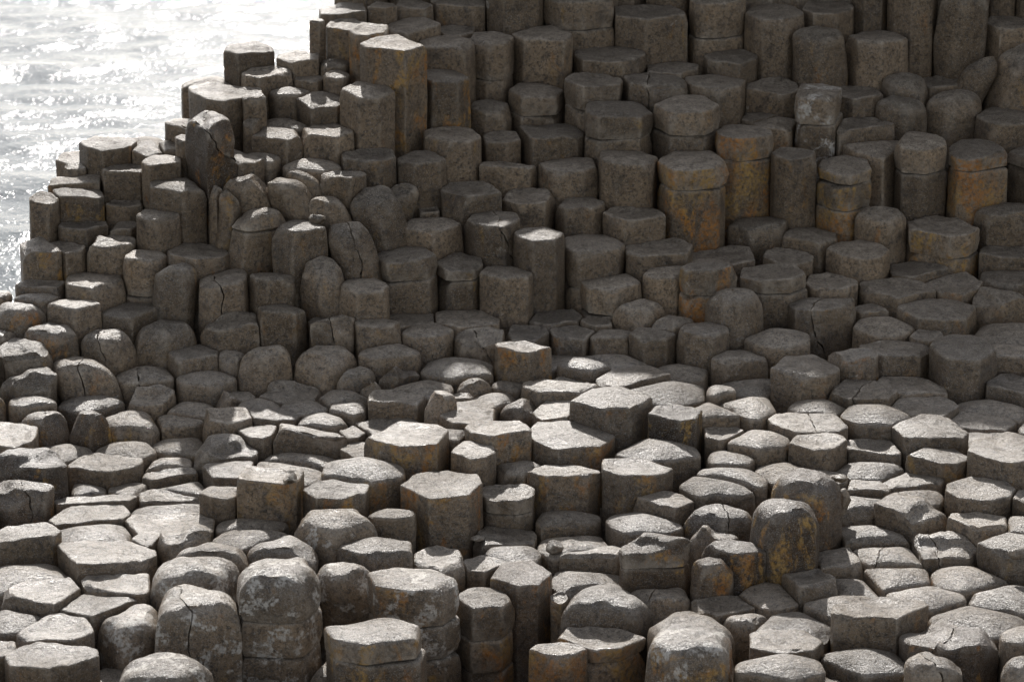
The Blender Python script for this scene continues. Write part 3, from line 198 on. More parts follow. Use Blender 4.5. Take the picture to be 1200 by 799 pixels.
[-2.375,19.83,-6.758,-6.834,"b",-0.037,"o",[],0.0,[[0.207,-0.054],[0.132,0.198],[0.041,0.224],[-0.049,0.239],[-0.235,0.018],[-0.085,-0.178],[0.14,-0.162]],"tan domed column with an orange left tip at the sunlight's edge"],
[-1.49,21.599,-5.703,-5.886,"b",0.019,"",[],-0.5,[[-0.08,0.102],[-0.139,-0.019],[-0.141,-0.03],[-0.016,-0.134],[0.1,-0.108],[0.148,0.032],[0.119,0.057],[0.004,0.13]],"narrow upstanding rounded boulder-like column second behind and right of the orange footed narrow column"],
[-0.026,22.471,-5.819,-5.966,"f",-0.031,"",[],0.0,[[-0.202,-0.078],[-0.028,-0.15],[0.154,-0.085],[0.202,0.042],[-0.017,0.143],[-0.081,0.134],[-0.168,0.107]],"shaded flat-topped column in front and right of the rounded block before the clean pillar"],
[2.15,17.77,-6.964,-7.004,"d",-0.006,"",[],0.0,[[-0.083,-0.223],[-0.045,-0.221],[0.2,-0.107],[0.207,0.077],[0.19,0.119],[-0.155,0.11],[-0.16,0.103]],"smooth oval cobble-like column centred in the lower right paving"],
[-1.337,22.638,-5.401,-5.491,"f",0.041,"",[],0.0,[[0.138,-0.135],[0.18,-0.044],[0.145,0.112],[-0.017,0.19],[-0.145,0.021],[-0.033,-0.179]],"flat-topped column just in front of the small lit dome by the ragged one"],
[1.816,19.583,-6.694,-6.742,"f",0.0,"x",[],0.0,[[-0.248,0.07],[-0.234,0.002],[-0.105,-0.191],[0.179,-0.17],[0.236,-0.084],[0.208,0.044],[0.182,0.139],[-0.137,0.219],[-0.201,0.138]],"bright slab with a small dark hole in its front edge"],
[-0.701,18.268,-6.806,-6.971,"r",-0.017,"",[],0.0,[[0.019,-0.107],[0.139,-0.052],[0.144,0.027],[0.048,0.104],[-0.036,0.107],[-0.144,0.047],[-0.135,0.008],[-0.103,-0.065]],"sunlit narrow upstanding worn-edged column just right of the lichen-spotted cushion boulder"],
[2.463,23.084,-5.692,-5.867,"f",0.0,"",[],0.0,[[-0.065,0.231],[-0.125,0.194],[-0.197,-0.136],[-0.177,-0.165],[0.224,0.017],[0.231,0.063],[0.086,0.232]],"shaded broad flat-topped column in front and left of the left of the rounded pair"],
[2.846,17.935,-6.858,-6.907,"r",-0.0,"",[],0.0,[[-0.085,-0.15],[0.023,-0.187],[0.199,-0.087],[0.168,0.104],[-0.006,0.184],[-0.196,0.036],[-0.198,0.032],[-0.197,0.026]],"sunlit worn-edged column second in front of the raised trapezoid block"],
[-0.723,19.904,-6.643,-6.712,"f",0.0,"",[],0.0,[[0.14,-0.144],[0.187,0.026],[-0.012,0.168],[-0.155,0.13],[-0.176,0.046],[-0.169,-0.069],[-0.16,-0.076]],"angular tilted column with a bright rhombic top and dark front"],
[1.458,20.638,-6.607,-6.674,"r",-0.005,"",[],0.0,[[0.026,0.149],[-0.078,0.116],[-0.184,-0.033],[-0.186,-0.07],[-0.087,-0.124],[0.18,-0.041],[0.182,-0.004],[0.091,0.106]],"shaded worn-edged column just left of the clean brown-fronted block"],
[-2.597,19.661,-6.666,-6.827,"b",-0.006,"D",[],0.0,[[0.127,-0.011],[0.127,-0.01],[0.052,0.089],[-0.021,0.123],[-0.118,0.068],[-0.125,-0.011],[-0.121,-0.051],[-0.003,-0.116],[0.022,-0.123],[0.069,-0.092]],"shaded narrow upstanding rounded column left of the tan domed column at the sun's edge"],
[2.148,19.087,-6.803,-6.833,"d",-0.0,"",[],0.0,[[0.204,0.078],[0.18,0.108],[-0.127,0.154],[-0.238,-0.047],[-0.155,-0.157],[0.041,-0.183],[0.208,0.022]],"sunlit flush domed column just in front and left of the rust-brown gritty column"],
[-2.385,18.128,-6.86,-6.898,"d",0.0,"",[],0.0,[[-0.233,0.142],[-0.263,0.027],[-0.137,-0.225],[0.202,-0.141],[0.243,-0.035],[0.143,0.208]],"sunlit broad flush domed column next behind the widest crisp hexagon"],
[0.979,21.736,-6.2,-6.387,"f",0.0,"",[],0.0,[[-0.213,0.084],[-0.223,0.008],[-0.217,-0.114],[-0.13,-0.198],[0.19,-0.157],[0.233,0.052],[0.188,0.151],[0.126,0.249],[0.099,0.252]],"shaded broad flat-topped column just behind and right of the lumpy rimmed stub"],
[-3.022,20.078,-6.561,-6.713,"k",-0.0,"",[],0.0,[[-0.193,-0.023],[-0.068,-0.123],[0.142,-0.08],[0.179,0.025],[0.18,0.042],[0.135,0.099],[0.085,0.127],[-0.151,0.077]],"shaded broken rough column just behind the dark round boulder at the paving end"],
[2.142,18.054,-6.95,-7.017,"d",0.0,"x",[],0.0,[[0.198,-0.157],[0.144,0.139],[-0.202,0.108],[-0.128,-0.166]],"sunlit broad flush domed cracked column next behind the smooth oval lower right column"],
[-0.79,20.552,-6.527,-6.634,"d",-0.0,"",[],0.0,[[0.099,0.164],[0.089,0.165],[-0.167,0.072],[-0.193,0.017],[-0.19,-0.045],[-0.179,-0.056],[-0.075,-0.153],[0.179,-0.065],[0.208,-0.013],[0.21,-0.004],[0.12,0.146]],"shaded domed column just behind the jagged crumpled lump"],
[2.505,20.307,-6.692,-6.722,"f",0.0,"",[],0.0,[[0.111,0.204],[-0.136,0.179],[-0.218,-0.013],[-0.078,-0.21],[0.225,-0.15],[0.235,-0.131],[0.235,-0.032]],"shaded flush flat-topped column just behind and right of the undercut gleaming bun"],
[3.226,21.458,-6.471,-6.577,"k",0.0,"",[],0.0,[[0.043,-0.151],[0.196,-0.066],[0.167,0.139],[-0.052,0.187],[-0.145,0.093],[-0.191,-0.059],[-0.174,-0.092],[-0.097,-0.156]],"shaded broken rough column second behind the heavy drooping-rim column"],
[-2.822,20.811,-6.308,-6.453,"r",-0.002,"",[],0.0,[[0.028,-0.146],[0.076,-0.118],[0.178,0.007],[0.177,0.013],[0.161,0.065],[-0.026,0.132],[-0.113,0.106],[-0.17,-0.01],[-0.166,-0.036]],"squat column with a bright sunlit streak across its shaded top"],
[-0.545,20.822,-6.487,-6.577,"r",0.0,"",[],0.0,[[-0.118,0.083],[-0.167,-0.023],[-0.156,-0.085],[-0.078,-0.156],[0.045,-0.155],[0.107,-0.121],[0.165,-0.032],[0.171,0.011],[0.04,0.153]],"shaded worn-edged column just behind the wide bright cushion"],
[-1.359,19.073,-6.814,-6.844,"d",-0.0,"",[],0.0,[[0.025,-0.287],[0.181,-0.204],[0.226,-0.131],[0.239,0.041],[-0.173,0.216],[-0.183,0.203],[-0.201,-0.172]],"glossy white pillow-shaped column without visible corners"],
[-2.685,17.582,-6.895,-6.969,"d",-0.0,"",[],0.0,[[0.251,-0.095],[0.268,-0.051],[0.11,0.252],[-0.216,0.195],[-0.314,0.087],[-0.305,-0.109],[-0.148,-0.246]],"sunlit broad flush domed column next in front and left of the widest crisp hexagon"],
[-1.839,23.236,-5.175,-5.31,"f",0.005,"",[],0.0,[[0.003,0.221],[-0.16,0.101],[-0.179,-0.073],[-0.063,-0.21],[0.155,-0.095],[0.176,-0.069],[0.178,-0.063],[0.135,0.123]],"flat dark column topmost of the steps at the water edge, against the glitter"],
[2.996,20.036,-6.736,-6.766,"d",0.0,"",[],0.0,[[0.161,-0.216],[0.261,-0.049],[0.24,0.027],[-0.011,0.208],[-0.197,0.158],[-0.232,0.028],[-0.209,-0.076]],"gleaming bun-shaped column, upper one near the right border"],
[-2.745,22.317,-5.626,-5.776,"f",0.0,"",[],0.0,[[-0.128,-0.12],[-0.02,-0.192],[0.163,-0.091],[0.189,0.053],[0.08,0.227],[-0.119,0.208],[-0.205,0.036]],"low flat slab-topped column at the outer corner of the sea edge"],
[-2.062,21.307,-6.099,-6.217,"f",0.0,"",[],0.0,[[-0.204,-0.007],[-0.189,-0.081],[-0.177,-0.121],[0.007,-0.206],[0.184,-0.082],[0.212,0.026],[0.206,0.05],[0.102,0.175],[0.015,0.216],[-0.11,0.164]],"flat-topped column just behind and right of the round-shouldered column with a pale scuff"],
[2.302,17.44,-6.967,-6.997,"d",-0.036,"",[],0.0,[[-0.214,0.093],[-0.217,0.089],[-0.227,0.074],[-0.21,-0.096],[-0.136,-0.158],[-0.005,-0.198],[0.221,-0.028],[0.22,0.066],[0.044,0.212]],"sunlit flush domed column in front and right of the smooth oval lower right column"],
[-2.451,18.75,-6.889,-6.919,"f",-0.083,"",[],0.0,[[-0.243,0.051],[-0.272,-0.009],[-0.224,-0.136],[0.195,-0.126],[0.237,0.023],[0.236,0.029],[0.06,0.157]],"sunlit broad flush flat-topped column just in front of the bright knife-edged slab"],
[2.532,22.932,-5.803,-5.984,"r",0.011,"",[],0.0,[[-0.218,-0.008],[-0.152,-0.184],[0.041,-0.313],[0.221,0.045],[0.197,0.18]],"shaded broad worn-edged column just behind and right of the orange ringed stacked column"],
[-3.045,19.416,-6.712,-6.816,"f",0.009,"",[],0.0,[[-0.048,0.232],[-0.127,0.226],[-0.182,0.098],[-0.121,-0.18],[0.056,-0.243],[0.167,-0.137],[0.151,0.113]],"sunlit flat-topped column in front and left of the dark round boulder at the paving end"],
[-1.545,22.795,-5.356,-5.455,"d",0.01,"",[],0.0,[[0.167,0.015],[0.012,0.141],[-0.15,-0.011],[-0.079,-0.129],[0.056,-0.132]],"domed column in front and left of the small lit dome by the ragged one"],
[-3.103,21.65,-5.833,-6.038,"f",0.026,"",[],0.0,[[-0.037,0.133],[-0.108,0.039],[-0.082,-0.099],[0.042,-0.133],[0.09,-0.047],[0.1,0.011],[0.094,0.032],[0.033,0.122]],"narrow upstanding flat-topped column just left of the rusty fronted column by the sea"],
[2.131,21.646,-6.401,-6.513,"f",0.0,"",[],0.0,[[-0.049,-0.214],[0.089,-0.203],[0.166,-0.098],[0.175,-0.021],[0.154,0.097],[-0.013,0.204],[-0.101,0.169],[-0.138,0.132],[-0.179,-0.052],[-0.146,-0.134],[-0.099,-0.203]],"shaded flat-topped column just behind the crisp cracked block on the flat"],
[-2.038,20.584,-6.56,-6.69,"r",0.0,"",[],0.0,[[0.027,0.182],[0.022,0.182],[-0.163,-0.011],[-0.158,-0.025],[-0.095,-0.142],[-0.069,-0.156],[0.155,-0.056],[0.159,-0.042],[0.159,0.042]],"shaded worn-edged column next behind the smooth dark hollow-floor boulder"],
[-0.867,20.766,-6.425,-6.56,"r",-0.005,"",[],0.0,[[0.157,-0.044],[0.156,-0.018],[0.14,0.075],[0.039,0.115],[-0.144,0.042],[-0.148,0.014],[-0.129,-0.079],[-0.027,-0.111]],"shaded worn-edged column just behind and right of the big smooth shaded boulder"],
[-2.642,20.055,-6.703,-6.765,"d",0.0,"",[],0.0,[[0.149,0.128],[0.08,0.148],[-0.192,0.067],[-0.201,-0.082],[-0.198,-0.089],[-0.067,-0.182],[0.049,-0.173],[0.189,-0.007],[0.211,0.033],[0.204,0.05]],"shaded domed column behind and right of the dark round boulder at the paving end"],
[-0.152,23.076,-5.551,-5.697,"r",0.023,"",[],0.0,[[0.096,-0.135],[0.145,-0.013],[0.112,0.105],[-0.026,0.179],[-0.091,0.133],[-0.134,0.079],[-0.143,-0.03],[-0.129,-0.067],[-0.033,-0.171]],"shaded narrow worn-edged column behind and right of the rounded block before the clean pillar"],
[-2.606,22.062,-5.742,-5.814,"f",0.0,"",[],0.0,[[-0.162,0.001],[-0.134,-0.1],[-0.132,-0.103],[0.109,-0.116],[0.163,-0.012],[0.124,0.074],[0.035,0.133],[0.002,0.143],[-0.131,0.07],[-0.163,0.033]],"flat-topped column just in front and right of the slab at the outer sea corner"],
[2.96,21.719,-6.451,-6.532,"f",-0.0,"",[],0.0,[[-0.132,-0.162],[-0.109,-0.214],[0.022,-0.257],[0.157,-0.12],[0.205,0.036],[0.121,0.258],[0.043,0.258],[-0.202,0.054]],"shaded flush flat-topped column second in front of the broad round table column"],
[2.194,20.085,-6.654,-6.714,"f",0.0,"x",[],0.0,[[-0.09,0.22],[-0.22,-0.003],[-0.1,-0.2],[0.154,-0.174],[0.224,0.013],[0.07,0.227]],"flush flat-topped cracked column just behind the undercut gleaming bun"],
[-0.418,17.883,-6.924,-7.042,"f",-0.0,"",[],0.0,[[0.115,0.116],[-0.014,0.212],[-0.142,0.081],[-0.14,-0.105],[0.045,-0.212],[0.157,-0.049]],"sunlit flat-topped column just behind and right of the chalky shouldered stack"],
[1.442,17.567,-7.033,-7.133,"f",-0.0,"",[],0.0,[[-0.066,-0.168],[-0.021,-0.198],[0.139,-0.152],[0.14,-0.151],[0.155,-0.115],[0.062,0.185],[-0.015,0.206],[-0.175,0.099],[-0.177,0.094]],"sunlit flush flat-topped column second behind the broad bottom bun"],
[0.912,18.594,-6.833,-6.915,"f",-0.008,"",[],0.0,[[0.039,-0.169],[0.161,-0.034],[0.101,0.094],[-0.011,0.163],[-0.199,0.038],[-0.195,0.025]],"sunlit flat-topped column just behind and right of the muffin-shaped column"],
[2.616,24.285,-4.91,-5.237,"f",0.052,"",[],0.0,[[0.053,0.162],[-0.102,0.123],[-0.129,-0.018],[-0.123,-0.041],[-0.054,-0.139],[0.073,-0.132],[0.126,-0.007],[0.13,0.009]],"shaded narrow tall flat-topped column just left of the tallest dark right column"],
[-0.212,20.779,-6.509,-6.593,"k",0.0,"x",[],0.0,[[0.163,-0.082],[0.175,0.028],[0.167,0.045],[0.086,0.164],[-0.147,0.088],[-0.151,0.083],[-0.16,0.01],[-0.118,-0.096],[0.016,-0.148]],"shaded broken rough cracked column next behind and left of the upright orange-brown stump"],
[3.394,22.206,-6.359,-6.469,"f",0.0,"",[],0.0,[[-0.211,-0.064],[-0.085,-0.146],[0.085,-0.164],[0.188,-0.116],[0.227,0.024],[0.119,0.123],[-0.158,0.125],[-0.192,0.037]],"shaded flat-topped column next in front and right of the broad round table column"],
[1.836,17.394,-6.984,-7.049,"d",-0.014,"",[],0.0,[[-0.058,-0.216],[0.204,-0.081],[0.243,0.006],[0.234,0.103],[-0.031,0.149],[-0.24,0.028]],"sunlit broad flush domed column just left of the straight-rimmed brown slab"],
[-1.72,19.089,-6.819,-6.855,"f",0.0,"",[],0.0,[[-0.066,-0.137],[0.068,-0.156],[0.157,-0.101],[0.166,0.096],[0.06,0.139],[-0.12,0.117],[-0.145,0.063]],"sunlit flat-topped column just in front of the notched stepped slab"],
[-0.071,22.779,-5.703,-5.833,"f",0.019,"",[],0.0,[[0.134,-0.071],[0.103,0.119],[0.003,0.15],[-0.085,0.126],[-0.134,0.075],[-0.113,-0.106],[0.014,-0.158],[0.045,-0.154]],"shaded narrow flat-topped column just right of the rounded block before the clean pillar"],
[2.46,23.526,-5.56,-5.709,"f",0.003,"",[],0.0,[[0.188,-0.036],[0.188,0.052],[0.158,0.147],[0.152,0.151],[0.001,0.218],[-0.093,0.162],[-0.179,0.071],[-0.188,-0.054],[-0.045,-0.203],[0.035,-0.202],[0.112,-0.157]],"shaded flat-topped column just right of the pale lumpy capped column"],
[-0.703,23.567,-5.071,-5.18,"r",0.03,"",[],0.0,[[0.178,-0.05],[0.195,0.037],[0.082,0.193],[-0.072,0.195],[-0.187,0.028],[-0.152,-0.193],[-0.03,-0.256]],"shaded worn-edged column just behind and right of the tallest jagged pillar"],
[-1.849,21.483,-5.751,-6.199,"b",0.066,"o",[],0.1,[[-0.028,0.081],[-0.041,0.071],[-0.083,-0.003],[-0.07,-0.038],[-0.036,-0.078],[0.034,-0.085],[0.086,0.027]],"narrow rounded column with orange stained foot left of the bulging cracked one"],
[-3.156,20.759,-6.304,-6.439,"b",0.007,"o",[],0.0,[[-0.148,0.105],[-0.178,0.063],[-0.15,-0.084],[0.017,-0.16],[0.162,-0.003],[0.156,0.037],[-0.09,0.149]],"shaded rounded rust-stained column behind and left of the brown dome with a curved crack"],
[0.478,20.469,-6.589,-6.634,"d",0.0,"",[],0.0,[[-0.156,0.17],[-0.199,-0.019],[0.011,-0.149],[0.133,-0.054],[0.155,-0.016],[-0.004,0.169]],"domed column just behind and right of the bright oval table column"],
[1.871,17.98,-6.967,-7.021,"f",-0.0,"",[],0.0,[[0.023,0.201],[-0.142,0.104],[-0.123,-0.125],[-0.12,-0.13],[0.104,-0.114],[0.131,-0.079],[0.064,0.168]],"sunlit narrow flush flat-topped column behind and left of the smooth oval lower right column"],
[3.241,21.072,-6.569,-6.623,"d",0.006,"",[],0.0,[[-0.234,-0.008],[-0.149,-0.232],[0.111,-0.252],[0.24,-0.035],[0.199,0.233],[-0.142,0.22]],"shaded domed column just behind and right of the heavy drooping-rim column"],
[2.741,21.983,-6.42,-6.497,"f",0.0,"",[],0.0,[[0.21,-0.04],[0.208,0.048],[-0.038,0.226],[-0.177,0.132],[-0.181,0.113],[-0.176,-0.109],[-0.15,-0.159],[-0.008,-0.221]],"shaded flush flat-topped column next in front of the broad round table column"],
[2.816,23.638,-5.479,-5.615,"s",0.082,"k",[],0.0,[[-0.143,0.061],[-0.178,0.025],[-0.106,-0.122],[0.111,-0.164],[0.163,-0.002],[0.148,0.061],[0.073,0.156],[0.025,0.167]],"shaded slant-topped column just behind the left of the rounded pair"],
[-2.47,20.921,-6.382,-6.507,"r",0.0,"",[],0.0,[[-0.191,-0.01],[-0.19,-0.023],[-0.161,-0.114],[0.03,-0.195],[0.052,-0.171],[0.173,0.016],[0.126,0.134],[-0.047,0.172]],"shaded worn-edged column just right of the squat column with a bright streak"],
[1.574,23.786,-5.353,-5.474,"f",0.018,"",[],0.0,[[0.085,0.2],[-0.133,0.153],[-0.202,0.059],[-0.177,-0.105],[-0.115,-0.171],[0.048,-0.226],[0.184,-0.038],[0.202,0.038]],"shaded flat-topped column second behind and right of the chipped reddish cap column"],
[-1.311,17.864,-6.832,-6.914,"b",-0.039,"",[],0.0,[[-0.151,-0.146],[-0.144,-0.149],[0.146,-0.152],[0.213,-0.102],[0.221,0.041],[0.067,0.217],[0.003,0.203],[-0.202,0.006]],"sunlit rounded boulder-like column second behind the white lichened three-drum column"],
[1.441,19.846,-6.665,-6.735,"d",-0.0,"",[],0.0,[[0.199,-0.075],[0.169,0.203],[0.071,0.238],[-0.186,0.036],[0.011,-0.239],[0.027,-0.246],[0.083,-0.24]],"sunlit flush domed column second right of the boxy rust-specked column"],
[-2.272,20.188,-6.703,-6.777,"k",0.0,"",[],0.0,[[0.118,0.126],[0.104,0.128],[-0.177,0.047],[-0.157,-0.081],[-0.082,-0.12],[0.025,-0.151],[0.079,-0.147],[0.088,-0.141],[0.16,0.048]],"shaded broken rough column behind and right of the tan domed column at the sun's edge"],
[-1.314,17.565,-6.837,-6.925,"b",-0.059,"",[],0.0,[[-0.202,0.02],[-0.154,-0.153],[-0.066,-0.227],[0.12,-0.204],[0.12,-0.204],[0.21,-0.061],[0.184,0.107],[0.173,0.139],[-0.144,0.143]],"sunlit rounded boulder-like column next behind the white lichened three-drum column"],
[3.211,20.68,-6.58,-6.671,"r",0.0,"",[],0.0,[[-0.12,-0.135],[0.116,-0.153],[0.203,-0.002],[0.148,0.114],[-0.049,0.147],[-0.091,0.15],[-0.19,-0.003]],"shaded worn-edged column just right of the heavy drooping-rim column"],
[0.394,20.965,-6.548,-6.595,"f",0.0,"",[],0.0,[[-0.144,0.065],[-0.154,0.017],[-0.132,-0.099],[-0.096,-0.153],[0.068,-0.178],[0.083,-0.165],[0.151,0.041],[0.033,0.149]],"shaded flat-topped column next behind and right of the upright orange-brown stump"],
[-0.995,23.081,-5.005,-5.292,"f",0.018,"o",[],0.0,[[-0.144,-0.015],[-0.089,-0.136],[-0.003,-0.162],[0.13,-0.088],[0.144,-0.073],[0.131,0.105],[0.073,0.178],[-0.002,0.17],[-0.081,0.125]],"brown sided tall column with a lit ragged top behind the jagged pillar"],
[-1.747,19.72,-6.698,-6.816,"c",-0.0,"",[],0.0,[[-0.172,0.098],[-0.176,0.074],[-0.122,-0.102],[0.003,-0.166],[0.077,-0.124],[0.156,-0.038],[0.1,0.142],[0.071,0.158]],"sunlit dish-topped column just behind the notched stepped slab"],
[-1.681,17.74,-6.817,-6.886,"b",-0.053,"",[],0.0,[[0.098,-0.158],[0.179,-0.105],[0.214,-0.033],[0.162,0.123],[-0.007,0.2],[-0.221,0.019],[-0.228,-0.082]],"sunlit rounded boulder-like column second in front and right of the broad rippled slab"],
[1.231,19.696,-6.648,-6.75,"d",0.0,"",[],0.0,[[-0.023,0.206],[-0.179,-0.002],[-0.157,-0.065],[-0.087,-0.142],[0.173,-0.058],[0.166,-0.026],[0.012,0.189]],"sunlit domed column next right of the boxy rust-specked column"],
[-1.966,18.993,-6.897,-6.947,"d",0.0,"",[],0.0,[[0.191,-0.201],[0.226,-0.178],[0.086,0.177],[-0.21,0.014],[-0.208,-0.009]],"sunlit broad flush domed column second behind the broad rippled slab"],
[-1.157,23.364,-5.038,-5.174,"f",0.016,"o",[],0.0,[[0.164,0.066],[0.056,0.167],[-0.122,0.139],[-0.156,-0.023],[-0.141,-0.087],[0.057,-0.163],[0.113,-0.131]],"upstanding flat-topped rust-stained column just left of the ragged brown tall column"],
[2.891,19.759,-6.752,-6.782,"f",0.0,"",[],0.0,[[-0.227,-0.042],[-0.123,-0.123],[0.142,-0.154],[0.233,-0.006],[0.201,0.077],[-0.094,0.189]],"sunlit flush flat-topped column just in front of the upper gleaming bun"],
[0.641,20.884,-6.543,-6.604,"r",0.0,"",[],0.0,[[0.151,0.031],[0.154,0.074],[0.028,0.167],[-0.086,0.127],[-0.14,-0.037],[-0.104,-0.12],[0.101,-0.104]],"shaded narrow worn-edged column just right of the upright orange-brown stump"],
[-1.686,22.946,-5.281,-5.334,"f",0.004,"",[],0.0,[[0.165,0.02],[0.142,0.068],[0.016,0.193],[-0.144,0.108],[-0.195,-0.007],[-0.155,-0.12],[-0.055,-0.194],[0.165,0.011]],"flat-topped column in front and right of the flat topmost column at the water edge"],
[-1.56,19.547,-6.734,-6.808,"f",0.0,"",[],0.0,[[0.114,-0.006],[0.118,0.06],[0.053,0.119],[0.017,0.13],[-0.045,0.108],[-0.105,0.043],[-0.118,0.015],[-0.065,-0.089],[-0.036,-0.121],[0.045,-0.136],[0.094,-0.096]],"sunlit narrow flat-topped column just behind and right of the notched stepped slab"],
[3.359,21.869,-6.443,-6.526,"r",0.0,"",[],0.0,[[-0.18,0.158],[-0.212,-0.044],[-0.199,-0.078],[-0.08,-0.213],[-0.045,-0.225],[0.202,-0.124],[0.215,0.109],[0.148,0.162],[-0.088,0.187]],"shaded worn-edged column second in front and right of the broad round table column"],
[-1.753,19.367,-6.765,-6.842,"k",-0.01,"",[],0.0,[[0.084,0.127],[-0.067,0.168],[-0.142,0.105],[-0.185,0.056],[-0.175,-0.052],[-0.159,-0.097],[-0.023,-0.145],[0.122,-0.127],[0.207,-0.083],[0.21,-0.08],[0.209,-0.009]],"broken stepped slab with a notch out of its left edge, in sun"],
[-2.348,21.929,-5.643,-5.875,"f",-0.0,"",[],0.0,[[-0.118,0.058],[-0.134,-0.001],[-0.12,-0.063],[-0.069,-0.155],[-0.054,-0.157],[0.139,-0.057],[0.128,0.069],[0.07,0.124],[0.009,0.169],[-0.084,0.125]],"narrow upstanding flat-topped column behind and left of the column with the triangular sunlit patch"],
[-0.735,21.931,-5.822,-6.041,"s",0.071,"",[],0.25,[[-0.015,0.096],[-0.053,0.089],[-0.112,0.004],[-0.091,-0.067],[0.029,-0.106],[0.106,-0.039],[0.092,0.037]],"shaded narrow upstanding slant-topped column just behind and right of the egg-shaped leaning column"],
[-0.432,19.691,-6.539,-6.7,"s",-0.012,"",[],0.0,[[-0.042,-0.103],[-0.003,-0.105],[0.104,-0.012],[0.031,0.106],[-0.072,0.099],[-0.116,-0.006]],"sunlit narrow upstanding slant-topped column just right of the rhombic topped column"],
[-1.208,21.548,-5.815,-5.944,"s",0.014,"",[],-0.35,[[0.022,-0.121],[0.13,-0.039],[0.106,0.075],[-0.003,0.116],[-0.122,0.058],[-0.128,0.026],[-0.13,-0.059],[-0.128,-0.061]],"narrow slant-topped column just left of the egg-shaped leaning column"],
[-1.339,22.012,-5.677,-5.716,"d",0.0,"",[],0.0,[[-0.209,-0.035],[-0.189,-0.131],[0.081,-0.179],[0.206,-0.072],[0.172,0.095],[-0.077,0.171],[-0.203,0.018]],"flush domed column just left of the scooped front column"],
[-1.26,19.304,-6.81,-6.84,"d",-0.0,"",[],0.0,[[-0.212,0.112],[-0.261,-0.011],[0.147,-0.185],[0.216,-0.168],[0.217,-0.164],[0.214,0.022],[-0.192,0.138]],"sunlit broad flush domed column just behind and right of the glossy white pillow column"],
[-2.705,17.008,-6.932,-6.976,"d",0.0,"",[],0.0,[[-0.148,-0.141],[-0.032,-0.191],[0.085,-0.146],[0.199,0.046],[0.188,0.056],[-0.06,0.176],[-0.102,0.171],[-0.2,0.063]],"sunlit domed column just behind and left of the bottom corner dished block"],
[3.673,22.938,-5.839,-6.183,"r",-0.0,"",[-5.925],0.0,[[-0.212,-0.017],[-0.09,-0.244],[0.094,-0.233],[0.212,0.021],[0.077,0.244],[0.053,0.242],[-0.093,0.19]],"shaded upstanding worn-edged jointed column just right of the tall rust stained column"],
[-0.309,21.081,-6.488,-6.548,"f",0.0,"",[],0.0,[[-0.106,-0.17],[-0.041,-0.203],[0.222,-0.118],[0.224,-0.112],[0.228,0.005],[0.088,0.181],[-0.159,0.157],[-0.188,0.128],[-0.195,0.118],[-0.187,-0.096]],"shaded flush flat-topped column second behind and left of the upright orange-brown stump"],
[1.394,21.921,-6.313,-6.354,"f",0.0,"",[],0.0,[[-0.232,0.098],[-0.215,-0.039],[-0.134,-0.22],[-0.035,-0.276],[0.238,-0.129],[0.225,0.168],[0.157,0.215],[0.098,0.235]],"shaded flush flat-topped column just behind the pale bullet-shaped boulder"],
[0.819,17.663,-7.037,-7.148,"s",0.003,"x",[],0.0,[[-0.022,-0.216],[0.156,-0.141],[0.187,-0.081],[0.168,0.108],[-0.188,0.064],[-0.192,0.057],[-0.192,0.056]],"sunlit flush slant-topped cracked column just right of the large loaf-shaped boulder"],
[2.185,19.337,-6.773,-6.803,"c",0.0,"",[],0.0,[[-0.105,0.174],[-0.119,0.168],[-0.186,0.067],[-0.15,-0.09],[0.155,-0.135],[0.16,-0.127],[0.171,-0.071],[0.125,0.142]],"sunlit dish-topped column just in front of the undercut gleaming bun"],
[-1.127,21.764,-5.704,-5.848,"c",-0.011,"",[],0.0,[[0.164,0.031],[0.122,0.098],[0.065,0.126],[-0.049,0.127],[-0.152,0.039],[-0.153,-0.022],[-0.138,-0.072],[-0.02,-0.116],[0.06,-0.128]],"dish-topped column just behind and left of the egg-shaped leaning column"],
[-2.023,18.629,-6.898,-6.976,"d",0.0,"",[],0.0,[[0.184,-0.133],[0.25,0.14],[-0.199,0.086],[-0.236,-0.047],[-0.182,-0.187]],"sunlit broad flush domed column next behind the broad rippled slab"],
[-1.487,23.147,-5.217,-5.25,"f",0.008,"",[],0.0,[[0.141,-0.082],[0.14,0.084],[-0.036,0.209],[-0.143,0.117],[-0.156,0.067],[-0.164,-0.017],[-0.038,-0.141]],"flat-topped column just right of the flat topmost column at the water edge"],
[-1.776,21.64,-5.693,-5.855,"b",0.06,"",[],-0.2,[[0.126,-0.074],[0.138,-0.066],[0.152,0.034],[0.14,0.099],[0.077,0.121],[-0.051,0.092],[-0.156,-0.02],[-0.139,-0.051],[0.019,-0.125]],"rounded boulder-like column next behind and right of the orange footed narrow column"],
[1.528,20.416,-6.716,-6.75,"d",0.0,"",[],0.0,[[0.206,0.087],[0.135,0.181],[-0.212,0.072],[-0.169,-0.16],[0.04,-0.249],[0.081,-0.218]],"flush domed column just in front and left of the clean brown-fronted block"],
[-2.015,20.09,-6.76,-6.791,"d",-0.0,"",[],0.0,[[0.119,-0.142],[0.183,-0.052],[0.154,0.042],[0.121,0.11],[-0.081,0.166],[-0.162,-0.047]],"flush domed column just in front of the smooth dark hollow-floor boulder"],
[2.577,19.94,-6.706,-6.76,"f",0.0,"",[],0.0,[[0.184,0.101],[0.113,0.201],[-0.154,0.148],[-0.222,-0.034],[-0.085,-0.226],[0.071,-0.235],[0.207,0.0]],"sunlit flush flat-topped column just behind the shaded pentagonal slab"],
[-2.851,21.608,-6.005,-6.107,"f",0.0,"",[],0.0,[[0.172,-0.011],[0.172,-0.011],[0.143,0.11],[-0.141,0.069],[-0.159,-0.035],[-0.127,-0.089],[0.048,-0.149]],"flat-topped column just behind and right of the sloping block against the bright water"],
